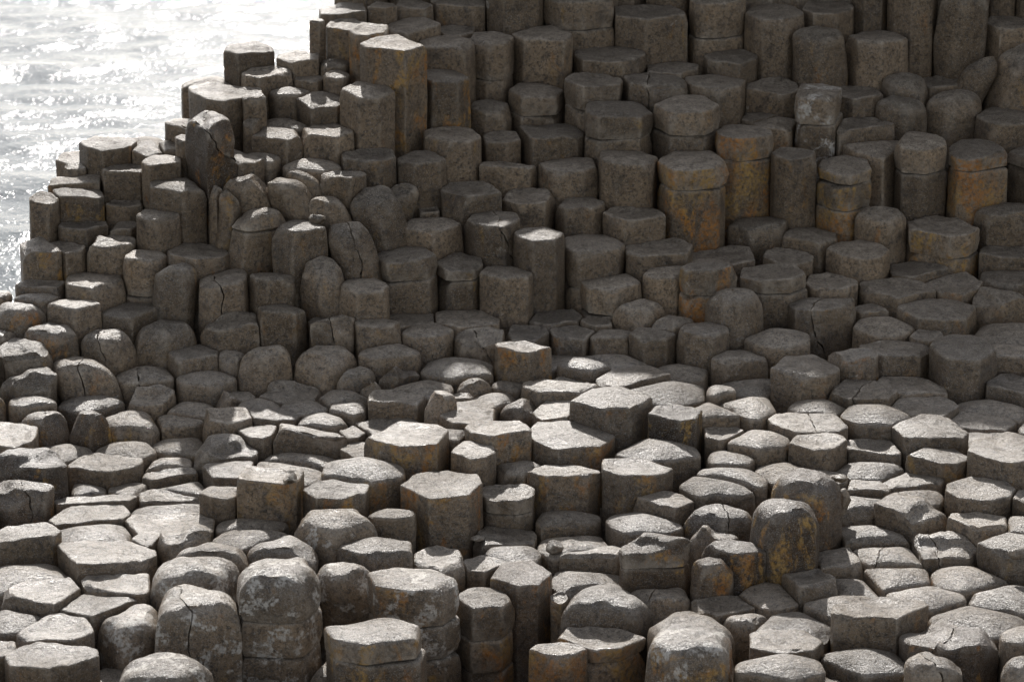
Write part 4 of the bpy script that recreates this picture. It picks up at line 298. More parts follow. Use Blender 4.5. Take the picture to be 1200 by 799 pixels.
[0.279,19.784,-6.67,-6.7,"f",0.0,"",[],0.0,[[0.058,-0.193],[0.149,0.015],[0.107,0.137],[-0.076,0.141],[-0.152,-0.044],[-0.115,-0.217]],"sunlit flush flat-topped column just in front of the bright oval table column"],
[-0.007,18.114,-6.972,-7.014,"d",0.0,"",[],0.0,[[0.151,-0.122],[0.183,0.03],[0.153,0.092],[0.116,0.138],[-0.15,0.103],[-0.181,0.0],[0.001,-0.171],[0.096,-0.157]],"sunlit flush domed column next behind the black streaked column"],
[0.102,20.911,-6.535,-6.587,"f",0.0,"",[],0.0,[[0.008,0.182],[-0.1,0.168],[-0.158,-0.002],[-0.102,-0.163],[0.042,-0.189],[0.142,0.006],[0.124,0.099],[0.113,0.119]],"shaded narrow flat-topped column just behind the upright orange-brown stump"],
[-1.859,17.951,-6.806,-6.881,"k",-0.038,"",[],0.0,[[0.13,0.093],[0.073,0.15],[-0.144,0.077],[-0.169,-0.015],[-0.051,-0.151],[0.005,-0.141],[0.168,-0.003]],"sunlit broken rough column next in front and right of the broad rippled slab"],
[-2.444,18.467,-6.868,-6.942,"f",0.0,"",[],0.0,[[-0.175,0.141],[-0.249,-0.096],[-0.189,-0.19],[0.189,-0.125],[0.228,-0.018],[0.163,0.149]],"sunlit flush flat-topped column second behind the widest crisp hexagon"],
[1.613,19.045,-6.802,-6.84,"d",-0.0,"",[],0.0,[[-0.058,-0.239],[0.011,-0.246],[0.167,-0.049],[0.198,0.015],[0.036,0.188],[-0.13,0.123],[-0.177,0.009]],"sunlit flush domed column just behind and left of the great orange patched boulder"],
[-0.715,20.336,-6.603,-6.666,"k",0.0,"D",[],0.0,[[0.103,0.085],[0.021,0.113],[-0.124,0.063],[-0.137,-0.013],[-0.137,-0.034],[-0.12,-0.058],[-0.017,-0.13],[0.015,-0.118],[0.121,-0.033],[0.142,0.016]],"jagged dark lump of crumpled rock beside the bright cushion"],
[2.068,18.635,-6.853,-6.883,"d",-0.0,"",[],0.0,[[-0.212,0.033],[-0.159,-0.178],[0.037,-0.148],[0.174,0.009],[0.166,0.055],[-0.118,0.126]],"sunlit flush domed column just right of the great orange patched boulder"],
[1.895,19.903,-6.682,-6.725,"d",0.0,"",[],0.0,[[0.097,-0.171],[0.189,-0.02],[0.189,-0.019],[0.076,0.167],[-0.119,0.146],[-0.197,0.0],[-0.147,-0.11]],"sunlit flush domed column just behind the slab with the dark hole"],
[1.275,17.311,-7.045,-7.162,"b",0.02,"",[],0.0,[[0.141,0.031],[0.142,0.053],[0.063,0.103],[-0.131,0.01],[-0.083,-0.094],[0.044,-0.142],[0.069,-0.125]],"sunlit narrow rounded boulder-like column just behind and right of the two-spotted rusty boulder"],
[1.145,18.144,-6.864,-6.981,"k",-0.004,"",[],0.0,[[-0.087,-0.123],[0.039,-0.12],[0.1,-0.098],[0.153,-0.013],[0.121,0.057],[-0.082,0.112],[-0.153,0.01]],"sunlit narrow broken rough column just behind and left of the bright sloping angular column"],
[3.627,24.17,-5.186,-5.376,"f",0.0,"",[],0.0,[[-0.181,-0.049],[-0.101,-0.219],[-0.099,-0.219],[0.123,-0.166],[0.202,0.051],[0.166,0.107],[0.07,0.183],[-0.12,0.171],[-0.197,0.007]],"shaded flat-topped column just in front and right of the lumpy grey pillar"],
[-2.072,19.92,-6.781,-6.829,"d",0.0,"",[],0.0,[[0.131,-0.101],[0.171,0.022],[-0.103,0.114],[-0.118,0.111],[-0.148,0.06],[-0.096,-0.116],[-0.094,-0.12]],"sunlit domed column just right of the tan domed column at the sun's edge"],
[2.732,17.447,-6.98,-7.042,"d",-0.0,"",[],0.0,[[-0.191,0.097],[-0.202,0.076],[-0.2,-0.034],[-0.179,-0.078],[0.09,-0.246],[0.229,-0.116],[0.221,0.163],[0.096,0.254]],"sunlit flush domed column second behind and right of the dark square-shouldered block"],
[-1.207,23.681,-4.984,-5.022,"f",0.0,"",[],0.0,[[0.157,-0.134],[0.174,-0.119],[0.139,0.176],[-0.001,0.23],[-0.174,0.068],[-0.153,-0.145],[-0.088,-0.173]],"sunlit flat column highest up beside the water at the top"],
[-0.042,18.377,-6.979,-7.051,"f",-0.0,"",[],0.0,[[0.193,0.015],[0.176,0.096],[0.16,0.126],[-0.117,0.147],[-0.188,-0.022],[-0.136,-0.154],[0.171,-0.114],[0.171,-0.113]],"sunlit flush flat-topped column second behind the black streaked column"],
[-2.351,19.484,-6.819,-6.875,"d",-0.0,"",[],0.0,[[0.106,0.175],[-0.114,0.16],[-0.208,0.029],[-0.193,-0.088],[0.092,-0.191],[0.192,-0.009]],"sunlit flush domed column just behind and right of the bright knife-edged slab"],
[-2.047,19.627,-6.847,-6.886,"d",-0.0,"",[],0.0,[[-0.102,0.166],[-0.188,0.028],[-0.105,-0.148],[0.123,-0.175],[0.136,-0.16],[0.186,-0.062],[0.11,0.185]],"sunlit flush domed column just left of the notched stepped slab"],
[-3.054,21.091,-6.261,-6.291,"f",0.0,"",[],0.0,[[-0.177,-0.028],[-0.167,-0.058],[0.124,-0.097],[0.149,-0.057],[0.14,0.078],[0.131,0.098],[-0.133,0.069]],"flush flat-topped column just behind and left of the squat column with a bright streak"],
[-2.081,19.334,-6.861,-6.891,"d",-0.0,"",[],0.0,[[0.15,-0.062],[0.132,0.112],[-0.071,0.136],[-0.158,-0.022],[-0.133,-0.093]],"sunlit flush domed column just in front and left of the notched stepped slab"],
[1.87,23.205,-5.702,-5.796,"r",0.0,"",[],0.0,[[-0.174,-0.031],[-0.147,-0.153],[0.062,-0.214],[0.095,-0.181],[0.147,0.103],[0.041,0.173],[0.037,0.173]],"shaded worn-edged column just behind the straight slender column"],
[2.76,16.803,-6.931,-6.961,"d",0.0,"",[],0.0,[[-0.14,-0.088],[-0.012,-0.145],[0.161,-0.068],[0.168,0.067],[0.105,0.143],[-0.028,0.144],[-0.144,0.064]],"sunlit domed column just right of the dark square-shouldered block"],
[1.331,19.162,-6.767,-6.817,"d",0.0,"",[],0.0,[[-0.162,-0.005],[-0.132,-0.106],[0.091,-0.117],[0.148,0.019],[-0.043,0.165],[-0.08,0.161],[-0.133,0.133],[-0.159,0.038]],"sunlit narrow flush domed column just behind and right of the long lens-shaped column"],
[0.056,19.876,-6.676,-6.706,"b",-0.005,"",[],0.0,[[-0.099,-0.12],[-0.013,-0.159],[0.075,-0.106],[0.129,0.025],[0.021,0.152],[-0.135,-0.006]],"sunlit narrow rounded column just in front and left of the bright oval table column"],
[0.28,21.206,-6.529,-6.572,"f",-0.0,"",[],0.0,[[-0.128,0.119],[-0.17,-0.028],[-0.124,-0.132],[-0.05,-0.176],[0.157,-0.078],[0.188,0.047],[0.119,0.187],[0.11,0.195]],"shaded flush flat-topped column second behind and right of the upright orange-brown stump"],
[-2.064,19.171,-6.88,-6.913,"f",-0.0,"",[],0.0,[[0.168,-0.0],[0.171,0.012],[0.159,0.067],[0.142,0.094],[-0.149,0.063],[-0.159,-0.078],[-0.098,-0.147]],"sunlit flush flat-topped column just in front and right of the bright knife-edged slab"],
[-1.742,20.176,-6.711,-6.77,"k",-0.0,"",[],0.0,[[-0.092,-0.104],[-0.019,-0.174],[-0.018,-0.174],[0.117,-0.039],[0.13,0.001],[0.086,0.129],[0.001,0.164],[-0.129,0.027],[-0.128,0.012]],"narrow broken rough column just in front and right of the smooth dark hollow-floor boulder"],
[3.18,20.291,-6.68,-6.722,"f",0.0,"",[],0.0,[[0.189,0.054],[-0.001,0.213],[-0.01,0.214],[-0.08,0.169],[-0.185,0.011],[-0.187,-0.042],[0.016,-0.189],[0.152,-0.129]],"flat-topped column just behind and right of the upper gleaming bun"],
[-1.486,19.802,-6.71,-6.778,"f",-0.0,"",[],0.0,[[-0.116,0.069],[-0.143,0.03],[-0.101,-0.104],[0.001,-0.133],[0.151,-0.103],[0.172,-0.015],[0.17,0.0],[0.041,0.139]],"sunlit flat-topped column just behind and left of the wavy rimmed slab"],
[-1.218,22.883,-5.272,-5.368,"d",0.038,"",[],0.0,[[-0.105,0.01],[-0.054,-0.086],[0.015,-0.119],[0.08,-0.095],[0.11,0.04],[0.039,0.13],[0.002,0.127],[-0.074,0.109]],"small lit dome-topped column tucked against the ragged tall one"],
[-2.927,22.043,-5.809,-5.869,"f",0.0,"",[],0.0,[[0.158,-0.085],[0.148,0.081],[0.081,0.126],[-0.183,0.078],[-0.183,-0.143],[-0.173,-0.15]],"flat-topped column just behind the rusty fronted column by the sea"],
[-1.51,18.312,-6.863,-6.953,"d",0.0,"",[],0.0,[[0.144,-0.117],[0.237,0.057],[-0.113,0.128],[-0.205,0.063],[-0.2,-0.099]],"sunlit flush domed column just right of the broad rippled slab"],
[-1.522,18.084,-6.85,-6.921,"d",0.0,"",[],0.0,[[-0.159,-0.138],[0.0,-0.211],[0.24,0.018],[0.245,0.049],[0.244,0.066],[0.208,0.1],[-0.124,0.117],[-0.215,0.002]],"sunlit flush domed column just behind and left of the white lichened three-drum column"],
[-0.929,23.722,-4.964,-5.044,"f",0.0,"",[],0.0,[[-0.096,-0.089],[0.032,-0.122],[0.11,-0.01],[0.086,0.076],[-0.053,0.126],[-0.11,0.057],[-0.1,-0.065]],""],
[-2.929,21.378,-6.095,-6.227,"f",0.014,"o",[],0.0,[[-0.08,0.142],[-0.13,0.087],[-0.133,0.053],[0.016,-0.162],[0.113,-0.082],[0.13,-0.023],[0.117,0.076]],""],
[-1.552,22.518,-5.522,-5.568,"d",0.0,"",[],0.0,[[0.109,-0.157],[0.175,-0.065],[0.063,0.136],[-0.145,0.141],[-0.168,-0.021],[-0.117,-0.108]],""],
[-1.754,22.399,-5.311,-5.55,"f",0.035,"",[],0.0,[[-0.081,0.003],[-0.069,-0.049],[0.025,-0.058],[0.083,-0.008],[0.084,-0.001],[0.027,0.096],[0.019,0.107],[0.004,0.102]],""],
[2.3,24.196,-5.075,-5.233,"f",0.007,"",[],0.0,[[0.152,0.166],[0.112,0.269],[-0.111,0.265],[-0.194,-0.058],[-0.125,-0.217],[0.045,-0.256],[0.176,-0.096],[0.196,0.009]],""],
[-1.676,18.545,-6.772,-6.885,"f",-0.019,"o",[],0.0,[[-0.089,0.105],[-0.135,0.036],[-0.15,-0.029],[-0.082,-0.112],[0.014,-0.122],[0.068,-0.084],[0.099,0.114],[0.077,0.127]],""],
[-0.286,19.522,-6.639,-6.732,"f",0.0,"",[],0.0,[[-0.028,0.158],[-0.163,0.04],[-0.078,-0.132],[0.063,-0.176],[0.175,-0.099],[0.185,0.14]],""],
[0.662,20.628,-6.616,-6.662,"d",0.0,"",[],0.0,[[-0.202,0.122],[-0.232,0.073],[-0.016,-0.178],[0.177,-0.12],[0.222,-0.043],[0.094,0.146]],""],
[-0.557,20.136,-6.639,-6.679,"d",0.0,"",[],0.0,[[0.146,-0.165],[0.194,-0.008],[0.183,0.074],[0.181,0.079],[0.012,0.195],[-0.198,0.028],[-0.2,-0.039],[0.057,-0.223],[0.12,-0.199]],""],
[1.846,18.86,-6.808,-6.838,"f",0.0,"",[],0.0,[[-0.173,-0.119],[-0.022,-0.201],[0.131,-0.049],[0.15,0.031],[0.08,0.146],[0.053,0.182],[-0.016,0.181],[-0.021,0.179],[-0.165,-0.002]],""],
[-0.163,17.948,-6.985,-7.038,"f",-0.0,"",[],0.0,[[0.135,-0.031],[0.139,0.001],[-0.032,0.16],[-0.078,0.156],[-0.139,0.078],[-0.095,-0.094],[0.008,-0.157]],""],
[2.392,18.691,-6.835,-6.868,"d",-0.0,"",[],0.0,[[0.064,-0.164],[0.129,-0.109],[0.158,0.025],[0.13,0.111],[-0.142,0.082],[-0.157,0.042],[-0.14,-0.055],[-0.13,-0.067]],""],
[-2.616,21.868,-5.928,-6.001,"f",-0.004,"o",[],0.0,[[-0.112,0.066],[-0.125,0.031],[-0.101,-0.063],[-0.036,-0.098],[0.072,-0.084],[0.141,-0.061],[0.145,-0.023],[0.127,0.056],[0.097,0.071],[-0.072,0.08]],""],
[2.37,18.906,-6.834,-6.895,"f",0.0,"",[],0.0,[[0.165,-0.095],[0.203,0.01],[-0.011,0.194],[-0.174,-0.005],[-0.124,-0.125]],""],
[1.299,20.026,-6.627,-6.71,"d",0.0,"",[],0.0,[[0.1,0.073],[-0.012,0.138],[-0.082,0.054],[-0.087,-0.037],[-0.068,-0.108],[-0.027,-0.12],[0.103,-0.019]],""],
[-1.58,20.014,-6.708,-6.764,"d",0.0,"",[],0.0,[[0.116,-0.074],[0.126,-0.049],[0.138,0.039],[-0.001,0.156],[-0.151,0.005],[-0.085,-0.133],[-0.055,-0.15]],""],
[-1.952,21.542,-5.751,-6.142,"r",0.067,"",[],0.0,[[-0.052,0.005],[-0.023,-0.044],[0.009,-0.059],[0.012,-0.058],[0.048,0.004],[0.049,0.01],[0.039,0.029],[0.005,0.052],[-0.023,0.051]],""],
[1.865,21.911,-6.304,-6.412,"f",0.0,"",[],0.0,[[-0.05,0.208],[-0.133,0.164],[-0.177,-0.033],[-0.102,-0.182],[0.027,-0.223],[0.159,-0.09],[0.177,0.021],[0.12,0.113]],""],
[2.672,16.231,-6.867,-7.038,"b",-0.011,"",[],0.0,[[0.077,0.113],[-0.057,0.123],[-0.132,0.02],[-0.104,-0.072],[0.009,-0.123],[0.132,-0.011]],""],
[-1.054,20.106,-6.686,-6.739,"d",-0.0,"x",[],0.0,[[0.149,-0.081],[0.164,-0.062],[0.17,-0.052],[0.168,-0.039],[0.068,0.113],[-0.098,0.161],[-0.158,0.012],[-0.158,0.01],[-0.085,-0.127]],""],
[-1.157,19.719,-6.708,-6.757,"d",0.0,"",[],0.0,[[0.166,-0.029],[0.149,0.026],[-0.01,0.162],[-0.131,0.095],[-0.17,-0.042],[-0.145,-0.084],[0.076,-0.134]],""],
[3.609,24.457,-4.949,-5.179,"f",0.079,"",[],0.0,[[0.044,-0.099],[0.085,-0.064],[0.102,0.028],[0.101,0.053],[0.021,0.128],[-0.103,0.044],[-0.091,-0.056],[-0.022,-0.104]],""],
[-2.722,19.436,-6.814,-6.85,"d",-0.0,"",[],0.0,[[0.154,0.083],[-0.013,0.175],[-0.164,0.078],[-0.152,-0.112],[-0.016,-0.232],[0.004,-0.223],[0.17,-0.037]],""],
[-2.524,18.961,-6.901,-6.931,"d",-0.0,"",[],0.0,[[0.103,-0.056],[0.106,-0.049],[0.104,0.067],[-0.106,0.129],[-0.111,0.113],[-0.108,-0.02],[-0.077,-0.118]],""],
[-1.387,20.241,-6.713,-6.793,"k",-0.0,"",[],0.0,[[-0.133,0.105],[-0.215,-0.029],[-0.212,-0.044],[-0.051,-0.181],[0.174,-0.106],[0.18,-0.091],[0.214,0.059],[-0.0,0.202]],""],
[0.036,19.009,-6.762,-6.866,"d",0.0,"",[],0.0,[[-0.115,-0.102],[-0.068,-0.145],[0.032,-0.161],[0.047,-0.152],[0.144,0.004],[0.149,0.032],[0.052,0.149],[-0.139,0.044]],""],
[-2.47,22.267,-5.65,-5.744,"f",0.051,"",[],0.0,[[0.034,0.143],[-0.063,0.14],[-0.075,0.116],[-0.106,-0.054],[-0.105,-0.059],[0.007,-0.133],[0.106,-0.063]],""],
[-0.988,20.338,-6.61,-6.688,"b",-0.008,"",[],0.0,[[0.029,0.139],[-0.014,0.137],[-0.135,0.009],[-0.119,-0.075],[0.006,-0.111],[0.117,-0.028],[0.128,-0.001],[0.129,0.043],[0.124,0.051]],""],
[-0.233,20.178,-6.632,-6.682,"b",0.005,"",[],0.0,[[-0.125,-0.023],[-0.077,-0.117],[-0.034,-0.13],[-0.023,-0.129],[0.115,-0.006],[0.106,0.018],[0.052,0.122],[-0.094,0.066]],""],
[-1.787,20.584,-6.574,-6.687,"r",0.028,"",[],0.0,[[0.087,-0.01],[0.012,0.09],[-0.044,0.079],[-0.084,0.042],[-0.084,-0.061],[-0.014,-0.109],[0.041,-0.113]],""],
[-0.776,19.666,-6.742,-6.772,"c",-0.0,"",[],0.0,[[-0.191,0.068],[-0.192,0.056],[-0.056,-0.217],[-0.01,-0.235],[0.137,-0.196],[0.207,0.012],[0.206,0.033],[0.183,0.089],[-0.109,0.154]],""],
[1.483,16.884,-7.006,-7.141,"f",-0.0,"",[],0.0,[[-0.195,0.119],[-0.209,-0.092],[-0.148,-0.151],[0.117,-0.195],[0.202,-0.017],[0.163,0.106],[-0.117,0.17]],""],
[-0.894,20.211,-6.631,-6.685,"b",0.024,"",[],0.0,[[-0.062,0.026],[-0.076,-0.002],[-0.045,-0.05],[-0.005,-0.079],[0.086,-0.015],[0.041,0.074],[0.006,0.076]],""],
[-2.983,19.886,-6.645,-6.746,"d",-0.014,"",[],0.0,[[-0.12,0.058],[-0.15,0.038],[-0.126,-0.079],[-0.032,-0.119],[0.14,-0.032],[0.157,0.012],[0.105,0.097],[0.09,0.101]],""],
[1.318,18.903,-6.777,-6.836,"d",0.0,"",[],0.0,[[0.179,-0.184],[0.202,-0.042],[0.117,0.133],[-0.183,0.149],[-0.221,0.09],[-0.21,0.026],[0.121,-0.205]],""],
[-0.7,23.905,-4.993,-5.068,"f",0.01,"",[],0.0,[[-0.105,-0.122],[-0.069,-0.136],[0.082,-0.137],[0.138,-0.035],[0.032,0.186],[-0.115,0.133],[-0.137,-0.083]],""],
[-2.047,18.824,-6.905,-6.971,"f",-0.0,"",[],0.0,[[0.192,-0.057],[0.21,-0.012],[-0.11,0.143],[-0.174,0.03],[-0.15,-0.098]],""],
[-1.367,23.316,-4.987,-5.138,"f",0.003,"",[],0.0,[[0.054,-0.04],[0.055,-0.012],[0.04,0.049],[0.019,0.069],[-0.032,0.055],[-0.056,-0.013],[-0.05,-0.025],[0.008,-0.066],[0.017,-0.068]],""],
[-1.302,16.71,-7.204,-7.407,"b",-0.041,"",[],0.0,[[-0.174,-0.052],[-0.044,-0.161],[0.125,-0.097],[0.174,0.008],[0.111,0.126],[-0.068,0.151],[-0.165,0.094]],""],
[0.472,18.097,-6.972,-7.079,"r",-0.021,"",[],0.0,[[0.111,0.132],[0.092,0.135],[-0.202,0.004],[-0.203,-0.034],[0.126,-0.093],[0.203,0.013]],""],
[-2.296,18.964,-6.903,-6.936,"f",0.0,"",[],0.0,[[0.089,0.1],[0.028,0.139],[-0.116,0.042],[-0.114,-0.033],[0.037,-0.143],[0.055,-0.131],[0.118,-0.018],[0.109,0.076]],""],
[2.861,19.506,-6.77,-6.8,"f",0.0,"",[],0.0,[[-0.134,0.128],[-0.162,0.101],[-0.077,-0.191],[-0.026,-0.202],[0.095,-0.18],[0.178,-0.048],[0.15,0.094]],""],
[-2.246,22.424,-5.514,-5.581,"f",0.006,"",[],0.0,[[0.044,0.131],[-0.053,0.155],[-0.126,0.032],[-0.116,-0.003],[0.078,-0.15],[0.126,-0.026],[0.123,-0.017]],""],
[-1.012,19.888,-6.693,-6.739,"d",0.0,"",[],0.0,[[0.022,-0.148],[0.046,-0.142],[0.097,-0.088],[0.111,-0.032],[0.105,0.069],[0.077,0.123],[-0.111,0.087],[-0.125,0.041],[-0.124,-0.023]],""],
[1.135,23.623,-5.401,-5.444,"f",0.0,"",[],0.0,[[0.192,-0.022],[0.208,0.077],[0.203,0.089],[0.078,0.19],[-0.168,0.105],[-0.174,-0.108],[0.063,-0.195]],""],
[-1.299,19.976,-6.711,-6.758,"d",-0.0,"",[],0.0,[[0.127,-0.088],[0.146,-0.072],[0.16,-0.024],[0.153,-0.003],[0.074,0.147],[-0.136,0.077],[-0.148,-0.01],[-0.143,-0.028],[-0.014,-0.166]],""],
[-0.096,20.025,-6.675,-6.73,"d",0.0,"",[],0.0,[[0.143,0.1],[-0.016,0.143],[-0.164,0.011],[-0.127,-0.092],[-0.013,-0.175],[0.156,-0.003]],""],
[2.679,20.903,-6.555,-6.616,"f",-0.0,"",[],0.0,[[-0.117,0.001],[-0.113,-0.049],[0.004,-0.153],[0.083,-0.116],[0.121,-0.048],[0.109,0.089],[-0.032,0.14]],""],
[0.27,17.597,-7.058,-7.197,"f",0.024,"",[],0.0,[[0.052,-0.005],[0.039,0.048],[-0.002,0.07],[-0.054,0.027],[-0.056,0.023],[-0.054,-0.035],[0.004,-0.07],[0.038,-0.04]],""],
[2.109,18.798,-6.828,-6.858,"f",0.0,"",[],0.0,[[0.132,-0.026],[0.081,0.099],[-0.098,0.123],[-0.135,-0.033],[0.107,-0.094]],""],
[1.04,20.992,-6.464,-6.584,"d",0.0,"",[],0.0,[[-0.065,-0.09],[0.008,-0.135],[0.035,-0.122],[0.146,-0.011],[0.147,0.067],[-0.022,0.135],[-0.027,0.133],[-0.144,-0.017],[-0.146,-0.034]],""],
[-3.075,20.936,-6.285,-6.331,"d",0.0,"",[],0.0,[[0.148,0.016],[0.126,0.052],[-0.122,0.085],[-0.16,-0.024],[0.075,-0.131]],""],
[-0.437,23.76,-5.156,-5.197,"f",0.0,"",[],0.0,[[-0.064,0.159],[-0.144,-0.041],[-0.046,-0.176],[0.075,-0.182],[0.164,-0.076],[0.168,0.122]],""],
[1.2,17.465,-7.049,-7.156,"f",-0.0,"",[],0.0,[[-0.212,0.066],[-0.212,-0.041],[-0.076,-0.145],[0.153,-0.035],[0.066,0.172],[-0.2,0.089]],""],
[-1.834,21.899,-5.616,-5.717,"f",0.0,"",[],0.0,[[-0.087,0.254],[-0.207,0.219],[-0.207,0.188],[0.019,-0.155],[0.131,-0.131],[0.184,-0.012]],""],
[3.072,23.84,-5.556,-5.591,"f",-0.0,"",[],0.0,[[0.181,0.039],[0.005,0.193],[-0.088,0.153],[-0.174,0.069],[-0.183,0.025],[-0.136,-0.092],[-0.069,-0.178],[0.133,-0.122]],""],
[1.295,19.498,-6.735,-6.816,"f",0.0,"",[],0.0,[[0.13,0.039],[0.089,0.124],[-0.125,0.055],[-0.119,-0.088],[-0.037,-0.166],[-0.01,-0.163]],""],
[2.987,18.241,-6.839,-6.875,"d",-0.0,"",[],0.0,[[-0.142,-0.109],[-0.136,-0.118],[-0.01,-0.176],[0.162,0.005],[0.143,0.11],[-0.112,0.16]],""],
[-1.683,22.053,-5.636,-5.709,"d",-0.0,"",[],0.0,[[0.108,-0.125],[0.135,0.03],[-0.101,0.119],[-0.143,0.052],[-0.135,0.01],[0.054,-0.175]],""],
[1.148,24.41,-4.97,-5.126,"f",0.0,"",[],0.0,[[-0.141,0.138],[-0.171,-0.014],[-0.045,-0.159],[0.033,-0.188],[0.106,-0.17],[0.137,-0.128],[0.171,0.087],[0.066,0.199]],""],
[-1.382,21.768,-5.689,-5.811,"b",0.015,"",[],-0.5,[[-0.056,0.088],[-0.108,-0.022],[-0.098,-0.033],[-0.007,-0.091],[0.094,-0.062],[0.095,0.027],[0.089,0.062]],""],
[-0.035,20.25,-6.666,-6.714,"d",0.0,"",[],0.0,[[0.098,-0.062],[0.122,0.04],[-0.05,0.129],[-0.114,0.032],[-0.077,-0.073],[0.07,-0.113]],""],
[-1.24,23.149,-5.247,-5.277,"d",-0.0,"",[],0.0,[[-0.051,-0.136],[0.077,-0.126],[0.119,0.023],[0.112,0.054],[-0.066,0.122],[-0.099,0.096],[-0.099,0.096],[-0.098,-0.094]],""],
[0.553,21.138,-6.532,-6.565,"f",-0.0,"",[],0.0,[[0.1,-0.083],[0.093,0.072],[-0.035,0.123],[-0.096,0.037],[-0.108,-0.011],[-0.072,-0.063],[-0.008,-0.121]],""],
[-2.209,22.076,-5.531,-5.686,"f",0.019,"",[],0.0,[[0.059,-0.019],[0.053,0.039],[-0.011,0.073],[-0.059,0.025],[-0.046,-0.034],[-0.017,-0.061],[0.017,-0.073]],""],
[-1.42,22.947,-5.324,-5.354,"f",0.0,"",[],0.0,[[0.113,0.023],[0.098,0.083],[0.07,0.108],[-0.093,0.054],[-0.093,-0.017],[0.026,-0.114],[0.073,-0.102],[0.074,-0.101]],""],
[1.07,20.503,-6.654,-6.685,"d",-0.0,"",[],0.0,[[0.041,-0.21],[0.144,-0.147],[0.186,0.07],[0.179,0.091],[-0.015,0.195],[-0.12,0.132],[-0.177,0.061],[-0.186,0.033],[-0.171,-0.018],[-0.065,-0.177]],""],
[-0.886,16.921,-7.174,-7.529,"b",-0.08,"w",[],0.0,[[0.254,-0.066],[0.247,0.082],[-0.006,0.236],[-0.121,0.217],[-0.237,-0.082],[-0.159,-0.194],[-0.036,-0.217]],""],
[-0.919,19.31,-6.773,-6.813,"f",-0.0,"",[],0.0,[[0.133,0.002],[0.12,0.117],[0.034,0.152],[-0.062,0.13],[-0.118,0.025],[-0.118,-0.004],[-0.007,-0.17],[0.031,-0.158]],""],
[-1.764,22.295,-5.48,-5.562,"f",0.052,"",[],0.0,[[-0.048,-0.051],[0.009,-0.077],[0.052,0.036],[-0.044,0.045],[-0.066,0.012]],""],
[-2.592,21.671,-6.034,-6.064,"f",0.0,"",[],0.0,[[0.064,-0.103],[0.111,0.037],[0.065,0.107],[-0.072,0.09],[-0.079,0.075],[-0.098,0.003],[-0.078,-0.077]],""],
[-2.752,16.55,-6.919,-6.966,"f",-0.0,"",[],0.0,[[-0.094,-0.127],[0.036,-0.161],[0.092,-0.111],[0.129,0.0],[0.11,0.123],[-0.006,0.161],[-0.139,0.05]],""],
[-3.249,20.554,-6.415,-6.499,"b",0.021,"",[],0.0,[[0.003,-0.103],[0.058,-0.08],[0.088,-0.058],[0.094,-0.022],[0.09,0.039],[0.079,0.05],[-0.01,0.091],[-0.097,0.061],[-0.103,-0.026]],""],
[-0.264,19.795,-6.659,-6.719,"f",-0.0,"",[],0.0,[[-0.146,0.061],[-0.15,0.038],[-0.061,-0.106],[0.117,-0.121],[0.168,-0.032],[0.148,0.05],[0.058,0.116]],""],
[1.89,17.709,-7.015,-7.105,"d",0.0,"",[],0.0,[[0.096,0.15],[-0.146,0.133],[-0.051,-0.164],[0.172,-0.202],[0.175,-0.189]],""],
[3.038,18.503,-6.797,-6.859,"f",-0.0,"",[],0.0,[[-0.122,0.003],[-0.064,-0.112],[0.066,-0.138],[0.134,0.022],[0.057,0.179],[-0.068,0.146]],""],
[-2.957,22.211,-5.772,-5.802,"f",0.0,"",[],0.0,[[-0.079,0.048],[-0.081,-0.047],[-0.063,-0.065],[0.069,-0.041],[0.076,-0.016],[0.015,0.107],[-0.045,0.108]],""],
[2.378,21.367,-6.503,-6.56,"f",0.0,"",[],0.0,[[-0.001,0.118],[-0.11,0.059],[-0.119,-0.017],[-0.091,-0.086],[-0.076,-0.102],[0.106,-0.076],[0.117,0.019]],""],
[-2.228,16.222,-7.038,-7.081,"d",-0.021,"",[],0.0,[[-0.196,-0.014],[-0.126,-0.133],[0.106,-0.157],[0.193,-0.043],[0.184,-0.007],[0.119,0.157],[-0.014,0.15]],""],
[-0.654,21.068,-6.487,-6.541,"f",0.0,"",[],0.0,[[-0.132,0.095],[-0.164,0.064],[-0.109,-0.169],[-0.103,-0.174],[-0.071,-0.183],[0.15,-0.085],[0.142,0.139],[0.142,0.141]],""],
[-2.327,22.317,-5.641,-5.693,"f",0.015,"",[],0.0,[[-0.027,-0.117],[-0.026,-0.118],[0.053,-0.103],[0.096,-0.014],[0.091,-0.001],[-0.031,0.091],[-0.083,0.042]],""],
[0.761,20.296,-6.625,-6.712,"f",0.0,"",[],0.0,[[-0.235,-0.036],[-0.223,-0.128],[-0.107,-0.23],[0.234,-0.004],[0.244,0.016],[0.118,0.203],[0.093,0.207],[-0.127,0.142]],""],
[1.728,16.545,-7.109,-7.183,"k",0.0,"",[],0.0,[[0.003,0.081],[-0.057,0.074],[-0.071,0.025],[-0.064,-0.061],[-0.059,-0.072],[0.036,-0.085],[0.084,-0.015],[0.082,-0.011]],""],
[-0.356,19.303,-6.664,-6.737,"d",-0.0,"",[],0.0,[[-0.005,-0.135],[0.038,-0.131],[0.043,-0.129],[0.095,0.043],[0.091,0.048],[-0.07,0.099],[-0.074,0.098],[-0.091,-0.007]],""],
[-3.211,19.838,-6.64,-6.741,"b",0.013,"",[],0.0,[[-0.073,-0.053],[0.007,-0.086],[0.086,-0.04],[0.089,-0.005],[0.076,0.054],[0.04,0.086],[-0.056,0.075],[-0.092,0.036]],""],
[-0.978,19.566,-6.753,-6.817,"f",0.0,"",[],0.0,[[0.017,0.122],[0.001,0.129],[-0.084,0.03],[-0.021,-0.122],[0.051,-0.105],[0.089,-0.022]],""],
[1.749,23.329,-5.69,-5.736,"f",0.0,"",[],0.0,[[0.144,0.047],[-0.068,0.141],[-0.089,0.125],[-0.131,-0.071],[-0.053,-0.144]],""],
